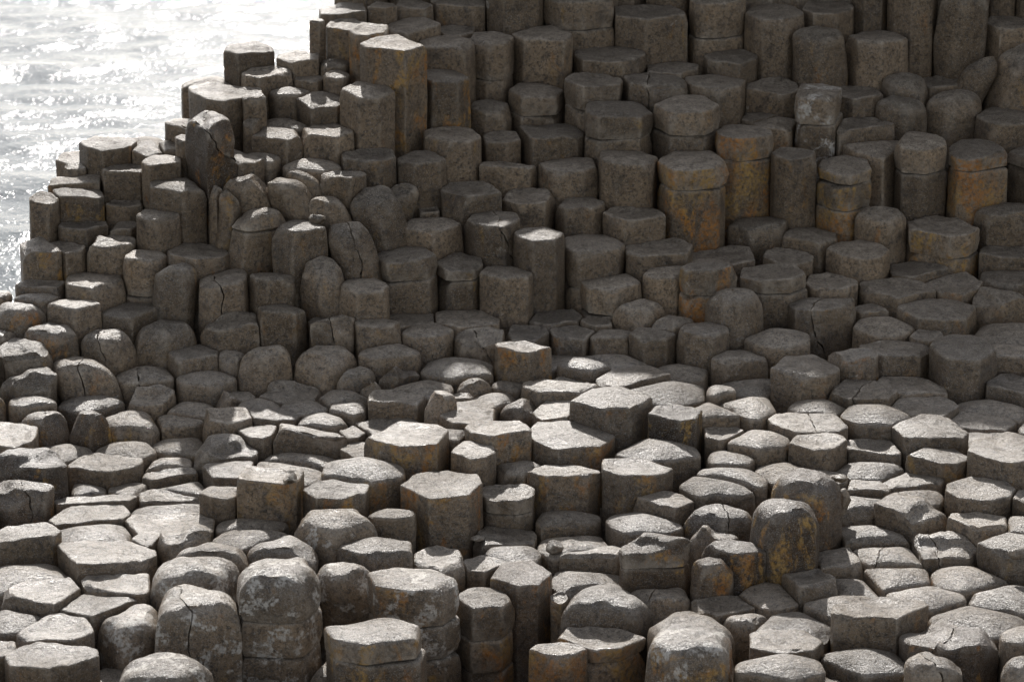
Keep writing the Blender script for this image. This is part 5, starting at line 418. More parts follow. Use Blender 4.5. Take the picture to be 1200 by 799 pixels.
[-0.563,21.962,-6.007,-6.076,"f",0.0,"",[],0.0,[[0.07,-0.067],[0.081,-0.042],[0.067,0.053],[0.059,0.072],[-0.076,0.03],[-0.056,-0.08]],""],
[3.823,24.418,-4.945,-5.183,"f",0.07,"",[],0.0,[[0.053,-0.151],[0.122,-0.024],[0.037,0.151],[-0.051,0.131],[-0.115,0.001],[-0.119,-0.02],[-0.093,-0.08],[-0.018,-0.139]],""],
[-2.087,18.012,-6.851,-6.902,"f",0.0,"",[],0.0,[[0.019,-0.122],[0.025,-0.124],[0.05,-0.082],[0.079,0.025],[0.072,0.051],[-0.041,0.095],[-0.078,-0.0],[-0.071,-0.039]],""],
[-3.31,20.962,-6.286,-6.318,"d",0.0,"",[],0.0,[[-0.066,0.02],[-0.047,-0.061],[0.007,-0.088],[0.008,-0.087],[0.064,-0.033],[0.066,0.036],[0.023,0.088],[-0.042,0.078]],""],
[-0.305,19.95,-6.654,-6.707,"f",0.0,"",[],0.0,[[0.036,0.09],[-0.001,0.102],[-0.085,0.035],[-0.055,-0.073],[0.054,-0.043],[0.071,-0.007]],""],
[0.356,20.273,-6.676,-6.766,"f",-0.0,"",[],0.0,[[0.14,0.033],[-0.045,0.147],[-0.106,0.104],[-0.143,0.04],[-0.152,-0.034],[0.089,-0.119],[0.142,-0.016]],""],
]
PACKED = [  # gap and border columns, plus an unseen rise behind, shaped to shade the slope
(-6.21,15.51,-6.96),(-5.86,15.51,-6.96),(-5.50,15.54,-6.98),(-5.24,15.54,-7.04),(-4.77,15.56,-6.97),(-4.55,15.44,-7.04),
(-4.20,15.47,-6.99),(-3.83,15.54,-6.97),(-3.48,15.52,-7.01),(-3.07,15.56,-6.96),(-2.83,15.47,-7.04),(-2.42,15.49,-7.01),
(-2.06,15.54,-7.03),(-1.72,15.50,-7.06),(-1.50,15.52,-7.08),(-1.16,15.48,-7.00),(-0.81,15.47,-7.12),(-0.38,15.46,-7.11),
(-0.12,15.53,-7.00),(0.21,15.49,-7.01),(0.67,15.54,-6.98),(0.90,15.49,-7.00),(1.22,15.56,-7.03),(1.66,15.48,-7.09),
(1.90,15.51,-6.98),(2.28,15.49,-7.00),(2.65,15.54,-6.98),(3.04,15.54,-6.98),(3.35,15.55,-6.88),(3.71,15.51,-6.99),
(3.94,15.56,-6.92),(4.31,15.54,-6.97),(4.63,15.53,-6.98),(5.03,15.54,-6.98),(5.42,15.46,-6.98),(5.69,15.45,-6.99),
(6.05,15.46,-6.92),(6.45,15.52,-6.96),(-6.08,15.74,-6.90),(-5.66,15.85,-6.94),(-5.35,15.82,-6.89),(-5.07,15.80,-6.91),
(-4.64,15.82,-6.90),(-4.35,15.81,-6.94),(-4.00,15.83,-6.97),(-3.63,15.78,-6.97),(-3.37,15.81,-6.93),(-2.94,15.78,-6.98),
(-2.64,15.83,-6.96),(-2.36,15.80,-7.03),(-1.92,15.79,-7.02),(-1.64,15.73,-7.02),(-1.31,15.75,-7.02),(-0.94,15.84,-7.13),
(-0.63,15.78,-7.11),(-0.20,15.78,-7.05),(0.04,15.79,-6.98),(0.46,15.85,-7.07),(0.76,15.77,-7.04),(1.13,15.79,-7.02),
(1.52,15.79,-7.10),(1.84,15.74,-7.03),(2.10,15.83,-7.05),(2.46,15.74,-7.00),(2.76,15.74,-6.95),(3.17,15.81,-6.88),
(3.52,15.76,-6.98),(3.76,15.79,-6.98),(4.14,15.77,-6.94),(4.53,15.82,-6.91),(4.91,15.74,-6.94),(5.14,15.79,-6.92),
(5.51,15.80,-6.93),(5.93,15.79,-7.01),(6.24,15.83,-6.94),(-6.24,16.13,-6.89),(-5.85,16.12,-6.89),(-5.47,16.07,-6.97),
(-5.17,16.12,-7.02),(-4.80,16.03,-7.00),(-4.52,16.12,-7.00),(-4.16,16.11,-6.93),(-3.76,16.08,-7.01),(-3.52,16.09,-6.95),
(-3.12,16.09,-6.97),(-2.83,16.07,-7.00),(-2.50,16.13,-7.07),(-1.43,16.03,-7.13),(-1.11,16.12,-7.22),(-0.73,16.03,-7.22),
(-0.36,16.14,-7.09),(-0.13,16.08,-7.05),(0.26,16.06,-7.09),(0.66,16.04,-7.13),(0.90,16.05,-7.14),(1.26,16.10,-7.16),
(1.57,16.09,-7.15),(1.96,16.08,-7.04),(2.30,16.04,-7.13),(3.03,16.10,-6.97),(3.35,16.12,-6.97),(3.63,16.14,-6.88),
(4.05,16.04,-6.92),(4.31,16.04,-6.97),(4.72,16.04,-6.95),(4.95,16.05,-6.92),(5.43,16.04,-6.94),(5.70,16.11,-7.03),
(5.98,16.03,-6.97),(6.39,16.04,-7.01),(-5.98,16.44,-6.99),(-5.75,16.43,-6.91),(-5.37,16.37,-6.95),(-5.00,16.32,-6.91),
(-4.71,16.37,-6.97),(-4.37,16.34,-7.02),(-3.93,16.41,-6.91),(-3.63,16.37,-6.96),(-3.24,16.41,-6.90),(-1.24,16.33,-7.26),
(-1.00,16.36,-7.36),(-0.23,16.36,-7.19),(0.09,16.36,-7.23),(0.46,16.41,-7.25),(1.77,16.33,-7.18),(2.88,16.39,-6.99),
(3.16,16.41,-6.89),(3.44,16.37,-6.96),(3.85,16.32,-6.98),(4.17,16.39,-7.00),(4.53,16.38,-6.94),(4.82,16.32,-7.03),
(5.14,16.41,-6.92),(5.56,16.32,-6.91),(5.81,16.43,-6.95),(6.28,16.35,-6.89),(-6.17,16.67,-6.90),(-5.85,16.62,-6.95),
(-5.56,16.62,-6.99),(-5.19,16.69,-6.97),(-4.83,16.66,-6.94),(-4.43,16.72,-6.98),(-4.21,16.72,-6.93),(-3.84,16.64,-6.94),
(-3.47,16.69,-7.00),(-3.18,16.73,-6.91),(-2.10,16.62,-7.13),(-0.03,16.62,-7.29),(0.28,16.70,-7.37),(0.57,16.71,-7.33),
(3.29,16.70,-7.01),(3.68,16.62,-6.94),(4.03,16.64,-6.99),(4.37,16.65,-6.94),(4.69,16.72,-6.92),(5.01,16.71,-6.97),
(5.35,16.72,-6.98),(5.68,16.65,-6.96),(6.02,16.63,-6.91),(6.39,16.71,-6.98),(-5.99,17.01,-6.98),(-5.69,16.97,-6.86),
(-5.33,17.00,-6.91),(-4.97,16.91,-6.91),(-4.61,16.91,-6.99),(-4.30,16.98,-6.98),(-3.95,16.96,-6.96),(-3.67,17.02,-6.94),
(-3.30,16.99,-6.89),(-0.18,16.95,-7.43),(0.74,16.92,-7.42),(3.16,16.93,-7.02),(3.44,16.99,-6.97),(3.87,16.96,-6.92),
(4.23,16.94,-6.91),(4.51,16.93,-6.89),(4.89,16.95,-6.94),(5.16,17.02,-6.97),(5.46,16.96,-6.90),(5.90,16.97,-6.98),
(6.19,16.93,-6.93),(-6.18,17.31,-6.92),(-5.91,17.29,-6.88),(-5.47,17.29,-6.95),(-5.15,17.21,-6.92),(-4.78,17.26,-6.95),
(-4.46,17.24,-6.97),(-4.11,17.22,-6.94),(-3.87,17.29,-6.94),(-3.54,17.23,-6.91),(-3.16,17.28,-6.93),(3.00,17.28,-7.01),
(3.37,17.27,-7.01),(3.61,17.21,-7.03),(4.06,17.25,-6.92),(4.38,17.29,-6.96),(4.67,17.20,-6.91),(5.09,17.29,-6.92),
(5.29,17.23,-6.92),(5.64,17.24,-6.85),(6.09,17.27,-6.86),(6.44,17.26,-6.89),(-6.08,17.57,-6.88),(-5.66,17.59,-6.82),
(-5.33,17.51,-6.91),(-5.00,17.57,-6.83),(-4.69,17.54,-6.82),(-4.38,17.60,-6.87),(-3.98,17.52,-6.85),(-3.61,17.56,-6.87),
(-3.34,17.59,-6.90),(3.19,17.58,-6.88),(3.54,17.59,-6.95),(3.84,17.60,-6.90),(4.16,17.60,-6.96),(4.54,17.59,-6.89),
(4.89,17.52,-6.96),(5.14,17.54,-6.92),(5.47,17.57,-6.94),(5.84,17.53,-6.96),(6.27,17.60,-6.85),(-6.21,17.88,-6.75),
(-5.85,17.89,-6.79),(-5.57,17.84,-6.89),(-5.22,17.82,-6.88),(-4.78,17.88,-6.84),(-4.49,17.78,-6.83),(-4.19,17.84,-6.82),
(-3.82,17.80,-6.81),(-3.42,17.80,-6.89),(-3.14,17.80,-6.82),(3.31,17.84,-6.96),(3.67,17.81,-6.86),(3.94,17.81,-6.93),
(4.31,17.84,-6.85),(4.75,17.78,-6.87),(5.00,17.89,-6.94),(5.37,17.86,-6.88),(5.74,17.84,-6.78),(6.07,17.84,-6.87),
(6.42,17.80,-6.86),(-6.04,18.16,-6.70),(-5.73,18.13,-6.77),(-5.35,18.08,-6.75),(-5.00,18.18,-6.82),(-4.74,18.13,-6.79),
(-4.36,18.17,-6.77),(-3.98,18.14,-6.86),(-3.70,18.11,-6.85),(-3.29,18.13,-6.84),(-3.03,18.17,-6.96),(3.21,18.12,-6.83),
(3.51,18.08,-6.85),(3.77,18.11,-6.82),(4.18,18.18,-6.84),(4.56,18.12,-6.86),(4.83,18.09,-6.87),(5.15,18.10,-6.85),
(5.52,18.19,-6.78),(5.83,18.12,-6.80),(6.19,18.10,-6.87),(-6.23,18.41,-6.71),(-5.89,18.41,-6.68),(-5.54,18.46,-6.69),
(-5.25,18.40,-6.80),(-4.79,18.40,-6.78),(-4.56,18.41,-6.84),(-4.21,18.44,-6.80),(-3.83,18.43,-6.75),(-3.51,18.45,-6.86),
(-3.18,18.40,-6.83),(3.26,18.41,-6.89),(3.67,18.45,-6.78),(3.93,18.41,-6.88),(4.33,18.37,-6.81),(4.68,18.40,-6.89),
(5.00,18.47,-6.85),(5.38,18.39,-6.81),(5.76,18.41,-6.77),(6.08,18.44,-6.84),(6.37,18.40,-6.77),(-6.05,18.77,-6.79),
(-5.69,18.69,-6.68),(-5.40,18.68,-6.72),(-5.05,18.66,-6.75),(-4.71,18.72,-6.73),(-4.31,18.72,-6.68),(-4.01,18.70,-6.77),
(-3.62,18.74,-6.74),(-3.26,18.68,-6.80),(3.14,18.74,-6.91),(3.54,18.75,-6.82),(3.85,18.68,-6.87),(4.18,18.77,-6.85),
(4.54,18.71,-6.82),(4.91,18.78,-6.78),(5.14,18.66,-6.77),(5.60,18.67,-6.88),(5.88,18.71,-6.83),(6.25,18.76,-6.79),
(-6.18,19.04,-6.65),(-5.83,19.01,-6.76),(-5.57,18.96,-6.77),(-5.18,18.96,-6.80),(-4.83,18.97,-6.77),(-4.54,19.01,-6.77),
(-4.22,18.96,-6.76),(-3.88,18.97,-6.68),(-3.52,19.05,-6.75),(3.35,18.98,-6.84),(3.67,18.98,-6.80),(4.02,19.05,-6.78),
(4.32,18.98,-6.82),(4.62,18.99,-6.84),(5.05,19.01,-6.84),(5.30,18.97,-6.81),(5.63,19.01,-6.80),(6.05,19.06,-6.73),
(6.35,19.04,-6.72),(-6.04,19.36,-6.65),(-5.66,19.26,-6.62),(-5.29,19.28,-6.69),(-4.94,19.26,-6.69),(-4.65,19.27,-6.66),
(-4.28,19.32,-6.69),(-4.04,19.34,-6.71),(-3.63,19.29,-6.75),(3.12,19.32,-6.84),(3.50,19.34,-6.80),(3.87,19.34,-6.76),
(4.23,19.34,-6.78),(4.45,19.25,-6.73),(4.90,19.26,-6.78),(5.24,19.32,-6.81),(5.60,19.27,-6.70),(5.90,19.26,-6.76),
(6.14,19.28,-6.74),(-6.23,19.61,-6.59),(-5.91,19.62,-6.64),(-5.57,19.65,-6.64),(-5.22,19.65,-6.59),(-4.86,19.57,-6.69),
(-4.48,19.58,-6.69),(-4.17,19.59,-6.70),(-3.79,19.56,-6.73),(-3.43,19.57,-6.68),(3.30,19.59,-6.75),(3.67,19.65,-6.71),
(3.99,19.63,-6.74),(4.41,19.54,-6.76),(4.70,19.56,-6.78),(5.00,19.55,-6.67),(5.30,19.55,-6.68),(5.73,19.56,-6.67),
(6.08,19.55,-6.76),(6.43,19.65,-6.74),(-6.05,19.89,-6.53),(-5.65,19.86,-6.53),(-5.34,19.84,-6.48),(-5.04,19.92,-6.50),
(-4.73,19.85,-6.54),(-4.34,19.93,-6.51),(-4.04,19.94,-6.57),(-3.63,19.93,-6.63),(3.49,19.89,-6.80),(3.77,19.87,-6.77),
(4.13,19.92,-6.79),(4.50,19.94,-6.71),(4.91,19.87,-6.74),(5.16,19.90,-6.70),(5.53,19.89,-6.73),(5.81,19.86,-6.64),
(6.20,19.93,-6.70),(-6.17,20.13,-6.40),(-5.88,20.16,-6.41),(-5.50,20.13,-6.51),(-5.16,20.18,-6.43),(-4.91,20.23,-6.44),
(-4.57,20.21,-6.46),(-4.09,20.23,-6.45),(-3.83,20.21,-6.55),(-3.49,20.13,-6.52),(3.64,20.19,-6.61),(3.98,20.20,-6.71),
(4.37,20.19,-6.73),(4.73,20.16,-6.68),(5.04,20.19,-6.62),(5.35,20.18,-6.64),(5.64,20.16,-6.74),(6.07,20.19,-6.70),
(6.33,20.23,-6.57),(-6.09,20.50,-6.48),(-5.69,20.48,-6.41),(-5.34,20.52,-6.42),(-5.03,20.52,-6.47),(-4.62,20.50,-6.47),
(-4.40,20.48,-6.42),(-4.02,20.43,-6.43),(-3.68,20.44,-6.35),(3.50,20.53,-6.58),(3.87,20.47,-6.67),(4.13,20.47,-6.67),
(4.47,20.50,-6.67),(4.79,20.47,-6.61),(5.20,20.43,-6.63),(5.56,20.52,-6.55),(5.93,20.51,-6.67),(6.21,20.48,-6.60),
(-6.18,20.82,-6.36),(-5.80,20.71,-6.39),(-5.46,20.71,-6.32),(-5.15,20.77,-6.32),(-4.80,20.70,-6.32),(-4.43,20.80,-6.38),
(-4.18,20.70,-6.39),(-3.81,20.77,-6.34),(-3.49,20.73,-6.40),(0.30,20.73,-6.67),(3.59,20.76,-6.68),(4.06,20.72,-6.56),
(4.40,20.81,-6.55),(4.63,20.79,-6.65),(4.97,20.78,-6.58),(5.42,20.76,-6.66),(5.67,20.82,-6.59),(6.02,20.71,-6.65),
(6.33,20.77,-6.54),(-5.99,21.06,-6.41),(-5.73,21.00,-6.32),(-5.29,21.06,-6.38),(-5.00,21.03,-6.30),(-4.68,21.07,-6.36),
(-4.37,21.11,-6.37),(-3.95,21.04,-6.40),(-3.70,21.08,-6.38),(3.83,21.11,-6.57),(4.10,21.06,-6.54),(4.53,21.05,-6.55),
(4.85,21.07,-6.58),(5.18,21.01,-6.59),(5.58,21.09,-6.50),(5.87,21.05,-6.49),(6.21,21.05,-6.51),(-6.20,21.33,-6.28),
(-5.81,21.38,-6.19),(-5.49,21.38,-6.21),(-5.14,21.31,-6.33),(3.70,21.33,-6.54),(4.00,21.29,-6.54),(4.34,21.38,-6.54),
(4.69,21.32,-6.55),(4.96,21.33,-6.44),(5.38,21.34,-6.53),(5.70,21.40,-6.50),(6.07,21.38,-6.48),(6.44,21.40,-6.31),
(3.80,21.67,-6.49),(4.22,21.63,-6.44),(4.58,21.67,-6.37),(4.88,21.62,-6.33),(5.21,21.66,-6.37),(5.49,21.67,-6.17),
(5.85,21.67,-6.24),(6.25,21.61,-6.27),(3.66,21.96,-6.50),(4.05,21.90,-6.36),(4.32,21.98,-6.25),(4.65,21.93,-6.23),
(5.04,21.99,-6.26),(5.38,21.89,-6.25),(5.69,21.92,-6.17),(6.06,21.89,-6.20),(6.34,21.98,-6.26),(3.86,22.22,-6.24),
(4.22,22.28,-6.18),(4.45,22.19,-6.22),(4.85,22.20,-6.22),(5.26,22.17,-6.29),(5.48,22.21,-6.27),(5.88,22.28,-6.19),
(6.22,22.24,-6.23),(4.07,22.50,-6.11),(4.35,22.57,-6.04),(4.68,22.55,-6.07),(4.98,22.54,-5.99),(5.29,22.48,-5.99),
(5.72,22.55,-6.01),(5.98,22.56,-5.83),(6.32,22.46,-5.80),(-2.96,22.80,-5.86),(-2.57,22.77,-5.76),(-2.26,22.79,-5.70),
(4.13,22.80,-5.83),(4.48,22.79,-6.06),(4.90,22.77,-5.81),(5.12,22.75,-5.81),(5.50,22.87,-5.84),(5.90,22.78,-5.75),
(6.26,22.86,-5.80),(-2.84,23.05,-5.83),(-2.11,23.14,-5.41),(3.02,23.09,-6.08),(4.07,23.05,-5.85),(4.36,23.06,-5.79),
(4.69,23.13,-5.80),(5.00,23.15,-5.63),(5.41,23.10,-5.55),(5.75,23.13,-5.48),(6.00,23.10,-5.55),(6.44,23.08,-5.46),
(4.14,23.37,-5.57),(4.57,23.37,-5.61),(4.80,23.41,-5.61),(5.16,23.43,-5.44),(5.51,23.39,-5.52),(5.86,23.37,-5.55),
(6.23,23.43,-5.40),(4.01,23.63,-5.77),(4.32,23.65,-5.27),(4.63,23.72,-5.26),(4.98,23.64,-5.39),(5.42,23.74,-5.40),
(5.68,23.66,-5.33),(6.08,23.68,-5.36),(6.36,23.68,-5.33),(4.19,23.96,-5.17),(4.48,23.93,-5.17),(4.80,23.92,-5.21),
(5.24,23.96,-5.14),(5.46,23.93,-5.13),(5.87,23.96,-5.14),(6.25,24.02,-5.11),(-1.08,24.23,-4.70),(-0.75,24.32,-4.46),
(0.24,24.33,-4.51),(0.56,24.30,-4.40),(4.07,24.24,-4.30),(4.40,24.31,-4.24),(4.62,24.30,-4.25),(4.96,24.30,-4.25),
(5.35,24.29,-5.11),(5.68,24.29,-4.26),(6.08,24.27,-4.24),(6.39,24.23,-4.26),(-0.86,24.55,-4.42),(-0.60,24.52,-4.34),
(-0.18,24.53,-4.41),(0.15,24.54,-4.44),(0.37,24.55,-4.40),(0.80,24.58,-4.30),(1.50,24.62,-4.09),(1.81,24.58,-4.12),
(2.10,24.62,-4.01),(2.44,24.53,-4.10),(2.83,24.61,-4.08),(3.12,24.60,-4.06),(3.43,24.62,-4.06),(4.11,24.61,-4.05),
(4.44,24.59,-4.06),(4.87,24.52,-4.11),(5.23,24.57,-4.07),(5.50,24.61,-4.07),(5.83,24.50,-4.13),(6.22,24.51,-4.07),
(-0.72,24.83,-4.13),(-0.49,24.86,-4.20),(-0.12,24.82,-4.26),(0.29,24.85,-4.20),(0.65,24.90,-4.13),(0.97,24.91,-4.05),
(1.22,24.89,-4.09),(1.64,24.81,-3.97),(2.00,24.90,-3.88),(2.30,24.80,-3.95),(2.64,24.91,-3.90),(2.94,24.84,-3.94),
(3.39,24.83,-3.95),(3.70,24.90,-3.87),(3.94,24.88,-3.90),(4.35,24.80,-3.90),(4.72,24.89,-3.89),(4.96,24.89,-3.88),
(5.35,24.80,-3.90),(5.65,24.90,-3.91),(5.99,24.83,-3.93),(6.40,24.80,-3.93),(-0.88,25.19,-4.39),(-0.58,25.13,-4.02),
(-0.20,25.18,-4.02),(0.14,25.15,-4.10),(0.44,25.16,-3.97),(0.82,25.20,-3.93),(1.10,25.11,-3.94),(1.42,25.11,-3.85),
(1.74,25.17,-3.76),(2.15,25.12,-3.78),(2.50,25.16,-3.74),(2.85,25.12,-3.75),(3.18,25.11,-3.81),(3.56,25.16,-3.70),
(3.84,25.18,-3.75),(4.20,25.16,-3.74),(4.52,25.10,-3.79),(4.92,25.15,-3.74),(5.14,25.20,-3.73),(5.53,25.21,-3.74),
(5.94,25.20,-3.72),(6.16,25.13,-3.78),(-0.82,25.48,-4.33),(-0.37,25.38,-3.87),(-0.08,25.50,-3.92),(0.28,25.41,-3.92),
(0.66,25.44,-3.79),(0.91,25.45,-3.76),(1.28,25.46,-3.77),(1.66,25.50,-3.61),(1.96,25.40,-3.62),(2.23,25.39,-3.58),
(2.68,25.44,-3.59),(3.00,25.44,-3.60),(3.36,25.41,-3.57),(3.66,25.40,-3.58),(3.99,25.48,-3.55),(4.34,25.43,-3.60),
(4.71,25.42,-3.58),(5.06,25.38,-3.61),(5.39,25.41,-3.57),(5.69,25.46,-3.59),(5.98,25.44,-3.56),(6.38,25.47,-3.57),
(-0.94,25.70,-4.53),(-0.62,25.73,-3.99),(-0.21,25.76,-3.72),(0.06,25.77,-3.74),(0.36,25.71,-3.75),(0.83,25.79,-3.57),
(1.16,25.68,-3.68),(1.50,25.77,-3.47),(1.77,25.73,-3.42),(2.08,25.70,-3.44),(2.50,25.72,-3.43),(2.86,25.70,-3.44),
(3.21,25.76,-3.44),(3.45,25.77,-3.42),(3.80,25.73,-3.40),(4.12,25.70,-3.39),(4.54,25.72,-3.43),(4.82,25.78,-3.41),
(5.25,25.76,-3.42),(5.51,25.72,-3.41),(5.86,25.69,-3.43),(6.20,25.79,-3.39),(-0.73,25.98,-4.14),(-0.42,26.03,-3.79),
(-0.03,25.98,-3.63),(0.32,26.08,-3.53),(0.61,26.02,-3.47),(0.97,25.97,-3.45),(1.28,26.00,-3.45),(1.60,25.97,-3.27),
(2.01,26.03,-3.26),(2.24,26.02,-3.24),(2.62,26.04,-3.23),(2.98,25.97,-3.29),(3.32,26.09,-3.23),(3.73,26.01,-3.28),
(4.00,26.00,-3.28),(4.34,26.05,-3.25),(4.70,26.03,-3.24),(4.98,26.06,-3.19),(5.41,26.04,-3.27),(5.70,26.02,-3.23),
(5.99,25.97,-3.29),(6.44,26.02,-3.28),(-0.91,26.36,-4.46),(-0.60,26.34,-4.06),(-0.19,26.36,-3.43),(0.15,26.33,-3.45),
(0.42,26.28,-3.35),(0.78,26.30,-3.33),(1.16,26.35,-3.25),(1.42,26.36,-3.14),(1.73,26.26,-3.14),(2.07,26.33,-3.07),
(2.42,26.32,-3.08),(2.78,26.33,-3.09),(3.16,26.35,-3.07),(3.56,26.35,-3.04),(3.78,26.28,-3.12),(4.23,26.36,-3.05),
(4.45,26.27,-3.09),(4.92,26.30,-3.08),(5.13,26.32,-3.04),(5.51,26.34,-3.03),(5.91,26.37,-3.05),(6.25,26.32,-3.09),
(-0.82,26.61,-4.32),(-0.40,26.57,-3.84),(-0.05,26.66,-3.29),(0.27,26.63,-3.24),(0.56,26.56,-3.16),(0.99,26.67,-3.13),
(1.21,26.60,-3.11),(1.58,26.55,-2.98),(2.02,26.66,-2.92),(2.34,26.64,-2.91),(2.59,26.60,-2.93),(2.98,26.65,-2.93),
(3.35,26.64,-2.94),(3.68,26.62,-2.95),(3.96,26.61,-2.93),(4.27,26.58,-2.93),(4.68,26.56,-2.98),(5.04,26.62,-2.91),
(5.43,26.66,-2.91),(5.74,26.67,-2.86),(6.08,26.66,-2.88),(6.41,26.62,-2.94),(-0.63,26.91,-4.10),(-0.26,26.88,-3.46),
(0.11,26.95,-3.08),(0.44,26.92,-3.03),(0.76,26.85,-2.97),(1.09,26.84,-2.96),(1.45,26.85,-2.90),(1.81,26.86,-2.76),
(2.12,26.91,-2.79),(2.45,26.87,-2.75),(2.77,26.89,-2.75),(3.15,26.91,-2.74),(3.43,26.90,-2.74),(3.79,26.91,-2.73),
(4.13,26.94,-2.76),(4.47,26.88,-2.79),(4.90,26.85,-2.77),(5.12,26.89,-2.79),(5.50,26.86,-2.74),(5.83,26.87,-2.78),
(6.19,26.96,-2.73),(-0.79,27.23,-4.36),(-0.38,27.24,-3.74),(-0.04,27.22,-3.17),(0.30,27.25,-2.88),(0.56,27.14,-2.85),
(0.92,27.19,-2.76),(1.31,27.19,-2.77),(1.58,27.18,-2.63),(2.03,27.25,-2.60),(2.33,27.15,-2.61),(2.70,27.18,-2.56),
(2.96,27.25,-2.55),(3.26,27.22,-2.57),(3.65,27.24,-2.54),(3.97,27.18,-2.58),(4.28,27.20,-2.57),(4.66,27.21,-2.56),
(5.04,27.19,-2.59),(5.33,27.16,-2.58),(5.64,27.21,-2.60),(6.09,27.24,-2.55),(6.44,27.21,-2.56),(-0.64,27.47,-4.16),
(-0.19,27.55,-3.37),(0.02,27.45,-3.08),(0.40,27.52,-2.71),(0.81,27.52,-2.60),(1.17,27.50,-2.61),(1.48,27.49,-2.53),
(1.82,27.53,-2.45),(2.18,27.43,-2.44),(2.49,27.52,-2.43),(2.78,27.48,-2.44),(3.20,27.49,-2.45),(3.52,27.53,-2.37),
(3.86,27.53,-2.43),(4.12,27.45,-2.45),(4.57,27.45,-2.47),(4.88,27.49,-2.41),(5.15,27.53,-2.43),(5.58,27.43,-2.49),
(5.88,27.48,-2.45),(6.25,27.43,-2.43),(-0.69,27.81,-4.18),(-0.48,27.77,-3.84),(-0.13,27.74,-3.36),(0.25,27.80,-2.54),
(0.57,27.79,-2.48),(0.97,27.79,-2.42),(1.24,27.77,-2.45),(1.63,27.84,-2.25),(1.97,27.80,-2.29),(2.28,27.81,-2.22),
(2.60,27.73,-2.31),(3.02,27.79,-2.23),(3.31,27.82,-2.27),(3.67,27.79,-2.28),(3.95,27.83,-2.22),(4.33,27.80,-2.25),
(4.73,27.78,-2.27),(4.96,27.78,-2.26),(5.33,27.75,-2.27),(5.72,27.80,-2.23),(6.06,27.75,-2.31),(6.32,27.83,-2.19),
(-0.61,28.08,-4.04),(-0.29,28.08,-3.60),(0.05,28.13,-3.13),(0.39,28.12,-2.35),(0.72,28.06,-2.31),(1.16,28.13,-2.26),
(1.43,28.13,-2.20),(1.77,28.10,-2.09),(2.17,28.06,-2.10),(2.53,28.11,-2.04),(2.75,28.07,-2.09),(3.16,28.07,-2.11),
(3.45,28.04,-2.10),(3.87,28.13,-2.04),(4.10,28.09,-2.09),(4.49,28.13,-2.02),(4.81,28.10,-2.06),(5.14,28.04,-2.11),
(5.50,28.12,-2.07),(5.83,28.08,-2.04),(6.18,28.04,-2.12),(-0.45,28.39,-3.90),(-0.03,28.39,-3.22),(0.23,28.37,-2.29),
(0.61,28.37,-2.13),(1.00,28.35,-2.17),(1.28,28.40,-2.09),(1.59,28.35,-1.98),(1.99,28.42,-1.87),(2.36,28.32,-1.97),
(2.60,28.39,-1.87),(2.94,28.41,-1.86),(3.25,28.41,-1.92),(3.72,28.34,-1.96),(3.95,28.34,-1.91),(4.40,28.35,-1.94),
(4.72,28.35,-1.96),(5.03,28.36,-1.96),(5.38,28.31,-1.99),(5.65,28.39,-1.91),(5.99,28.41,-1.92),(6.37,28.37,-1.93),
(-0.57,28.70,-3.97),(-0.21,28.66,-3.54),(0.08,28.70,-3.09),(0.46,28.67,-1.97),(0.82,28.72,-1.95),(1.17,28.62,-2.01),
(1.45,28.65,-1.87),(1.73,28.65,-1.78),(2.07,28.64,-1.76),(2.42,28.71,-1.71),(2.79,28.70,-1.77),(3.18,28.61,-1.76),
(3.47,28.60,-1.77),(3.79,28.68,-1.71),(4.14,28.69,-1.77),(4.47,28.64,-1.74),(4.78,28.66,-1.74),(5.18,28.71,-1.72),
(5.50,28.62,-1.80),(5.87,28.68,-1.78),(6.25,28.66,-1.75),(-0.45,28.92,-3.81),(-0.14,28.89,-3.42),(0.21,28.99,-1.92),
(0.56,28.95,-1.80),(0.95,28.93,-1.81),(1.30,28.98,-1.79),(1.66,28.97,-1.58),(2.01,28.94,-1.63),(2.27,29.00,-1.59),
(2.68,28.94,-1.61),(2.94,28.97,-1.56),(3.27,28.94,-1.61),(3.64,29.01,-1.56),(3.97,28.90,-1.59),(4.29,28.98,-1.56),
(4.65,28.96,-1.56),(5.04,28.92,-1.58),(5.30,28.99,-1.53),(5.72,28.92,-1.57),(6.05,28.91,-1.62),(6.42,28.89,-1.65),
]
